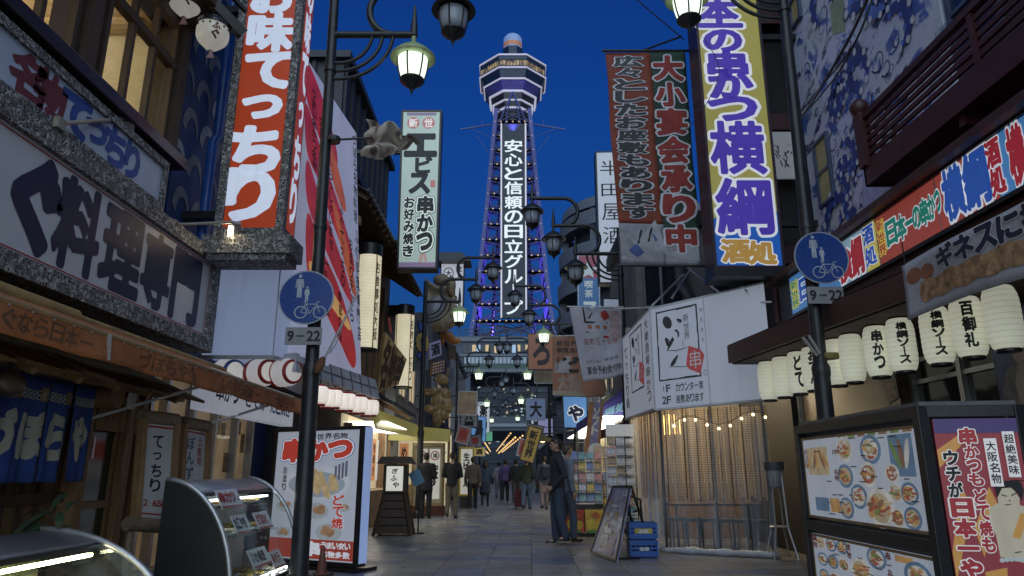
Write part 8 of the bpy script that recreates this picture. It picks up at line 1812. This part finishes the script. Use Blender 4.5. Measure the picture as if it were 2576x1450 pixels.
    for s in (-1, 1):
        z = an[s].z - .085 * k; q = MB(); q.ball(an[s] + V(0, -.005, -.035), (.047 * k, .062 * k, .05 * k), 12); q.ball(an[s] + V(s * .012, .095, -.055), (.048 * k, .095 * k, .032 * k), 12); q.tube([an[s] + V(0, 0, .03), an[s] + V(0, 0, -.03)], [.05 * k, .05 * k], 10); so_ = add('shoe', q, shm, .012, 2)
        if sole: w = MB(); w.lathe([(.04 * k, z + .001), (.052 * k, z + .003), (.052 * k, z + .018 * k), (.04 * k, z + .02 * k)], (an[s].x + s * .006 * k, an[s].y + .055 * k, 0), 18, sy=2.5); o = w.build('sole', M('pale_sole', (.35, .32, .26), .6), None); o.parent = so_
    h = MB(); h.ball(Hd(0, -.018, 1.690), (.083 * k, .094 * k, .088 * k), 16); h.ball(Hd(0, -.055, 1.64), (.072 * k, .055 * k, .075 * k), 14); h.ball(Hd(0, .045, 1.735), (.062 * k, .045 * k, .032 * k), 12)
    for s in (-1, 1): h.ball(Hd(s * .066, -.012, 1.675), (.020 * k, .045 * k, .045 * k), 10)
    if long_hair: h.tube([Hd(0, -.05, 1.68), Hd(0, -.085, 1.55), Hd(0, -.095, 1.38)], [.085 * k, .095 * k, .06 * k], 12)
    add('hair', h, hair, .012, 2)
    if bag == 'backpack':
        g = MB(); g.box(V(0, -.19, 1.22), (.28 * k, .13 * k, .40 * k)); add('backpack', g, cloth('navy_backpack', (.02, .025, .05)), .02, 5)
        g = MB()
        for s in (-1, 1): g.tube([V(s * .10, -.14, 1.40), V(s * .12, .0, 1.475), V(s * .12, .135, 1.36), V(s * .13, .08, 1.12)], .018, 6)
        o = g.build('strap', BLACK, None); o.parent = root
    if bag == 'shoulder':
        g = MB(); g.box(V(.30, -.02, .96), (.10 * k, .30 * k, .26 * k)); add('shoulder_bag', g, cloth('dark_shoulder_bag', (.03, .025, .025)), .018, 5); g = MB(); g.tube([V(.30, -.02, 1.07), V(.24, -.06, 1.36), V(.10, -.0, 1.50), V(.02, .10, 1.46)], .012, 6); o = g.build('strap', BLACK, None); o.parent = root
    return root
JEANS = cloth('blue_denim', (.035, .052, .09)); BLK = cloth('black_wool', (.014, .015, .019)); DKT = cloth('black_trouser_cloth', (.012, .012, .016))
person('man in a dark navy jacket and jeans standing side on, hand at his pocket', (.80, 12.72, 0), R(96), 1.78, cloth('dark_navy_jacket', (.022, .024, .036)), JEANS, arms='pocket', sole=True, step=.05, collar=cloth('dark_collar', (.015, .015, .02)), turn=.15, group='people near the racks')
person('brown haired person in a grey blue shirt behind the man in the navy jacket', (1.02, 13.35, 0), R(-70), 1.70, cloth('grey_blue_shirt', (.16, .19, .25)), cloth('washed_jeans', (.06, .08, .12)), M('brown_hair', (.06, .045, .032), .5, var=.3, scale=40), arms='down', step=.1, group='people near the racks')
person('man in a long black coat standing beside the straw edged signboard', (-2.37, 19.9, 0), R(-8), 1.72, cloth('black_long_coat', (.012, .012, .016)), DKT, arms='front', coat=.12)
person('man in a black jacket and khaki trousers beside the man in black coat', (-1.65, 19.9, 0), R(-4), 1.74, BLK, cloth('khaki_cloth', (.13, .11, .075)), arms='front', step=.05, lean=.04)
person('man in a grey brown jacket and black trousers walking away', (-1.34, 24.7, 0), R(5), 1.72, cloth('grey_brown_jacket', (.10, .085, .075)), DKT, arms='down', step=.20)
person('long haired woman in a slate blue coat carrying a dark shoulder bag', (-1.0, 27.0, 0), R(2), 1.66, cloth('slate_blue_coat', (.05, .075, .13)), cloth('dark_skirt', (.03, .035, .06)), M('dark_brown_hair', (.04, .025, .018), .4, var=.3, scale=40), skirt=True, long_hair=True, coat=.25, bag='shoulder', step=.12)
person('person in pale grey clothes, small among the crowd under the bulbs', (-.62, 34.0, 0), R(0), 1.68, cloth('pale_grey_top', (.26, .25, .30)), cloth('grey_trousers', (.12, .12, .15)), step=.15)
person('person in a purple jacket and black trousers walking in the middle of the street', (-.30, 31.2, 0), R(0), 1.74, cloth('purple_jacket', (.10, .065, .19)), DKT, step=.16, arms='down')
person('person all in black walking close to the right of the one in purple', (.16, 28.6, 0), R(8), 1.72, BLK, cloth('dark_grey_trousers', (.05, .05, .06)), step=.15)
person('man in a dark green jacket and jeans with his legs apart, back turned', (.49, 24.5, 0), R(-6), 1.70, cloth('dark_green_jacket', (.035, .05, .035)), cloth('light_denim', (.08, .12, .20)), arms='front', step=.17)
person('man in a blue grey jacket wearing a navy backpack', (1.09, 24.6, 0), R(10), 1.74, cloth('blue_grey_jacket', (.07, .085, .12)), cloth('pinkish_trousers', (.20, .16, .17)), bag='backpack', step=.14)
person('short person in a cream jacket far ahead between the crowd and the arcade', (-1.55, 38.5, 0), R(0), 1.62, cloth('cream_jacket', (.34, .30, .24)), DKT, step=.12)
person('person in a dark blue coat far ahead on the right side of the street', (.85, 37.0, 0), R(0), 1.70, cloth('dark_blue_coat', (.03, .04, .09)), DKT, step=.14, coat=.2)
t = thing('suitcase', 'dark red suitcase on wheels beside the man in the dark green jacket', 'suitcase', (.28, 24.9, 0)); m = MB(); m.box((.28, 24.9, .36), (.38, .24, .56)); m.build('shell', cloth('dark_red_suitcase', (.10, .02, .025)), t, bevel=.03); m = MB(); m.tube([(.18, 24.86, .64), (.18, 24.86, 1.0), (.38, 24.86, 1.0), (.38, 24.86, .64)], .012, 6); m.build('handle', BLACK, t); m = MB(); [m.lathe([(.04, -.015), (.04, .015)], (.28 + s * .15, 24.9, .04), 12, Matrix.Rotation(R(90), 3, 'Y')) for s in (-1, 1)]; m.build('wheel', BLACK, t)

# the font outlines were only a source for the lettering
bpy.data.objects.remove(_to); bpy.data.scenes.remove(_tscene)
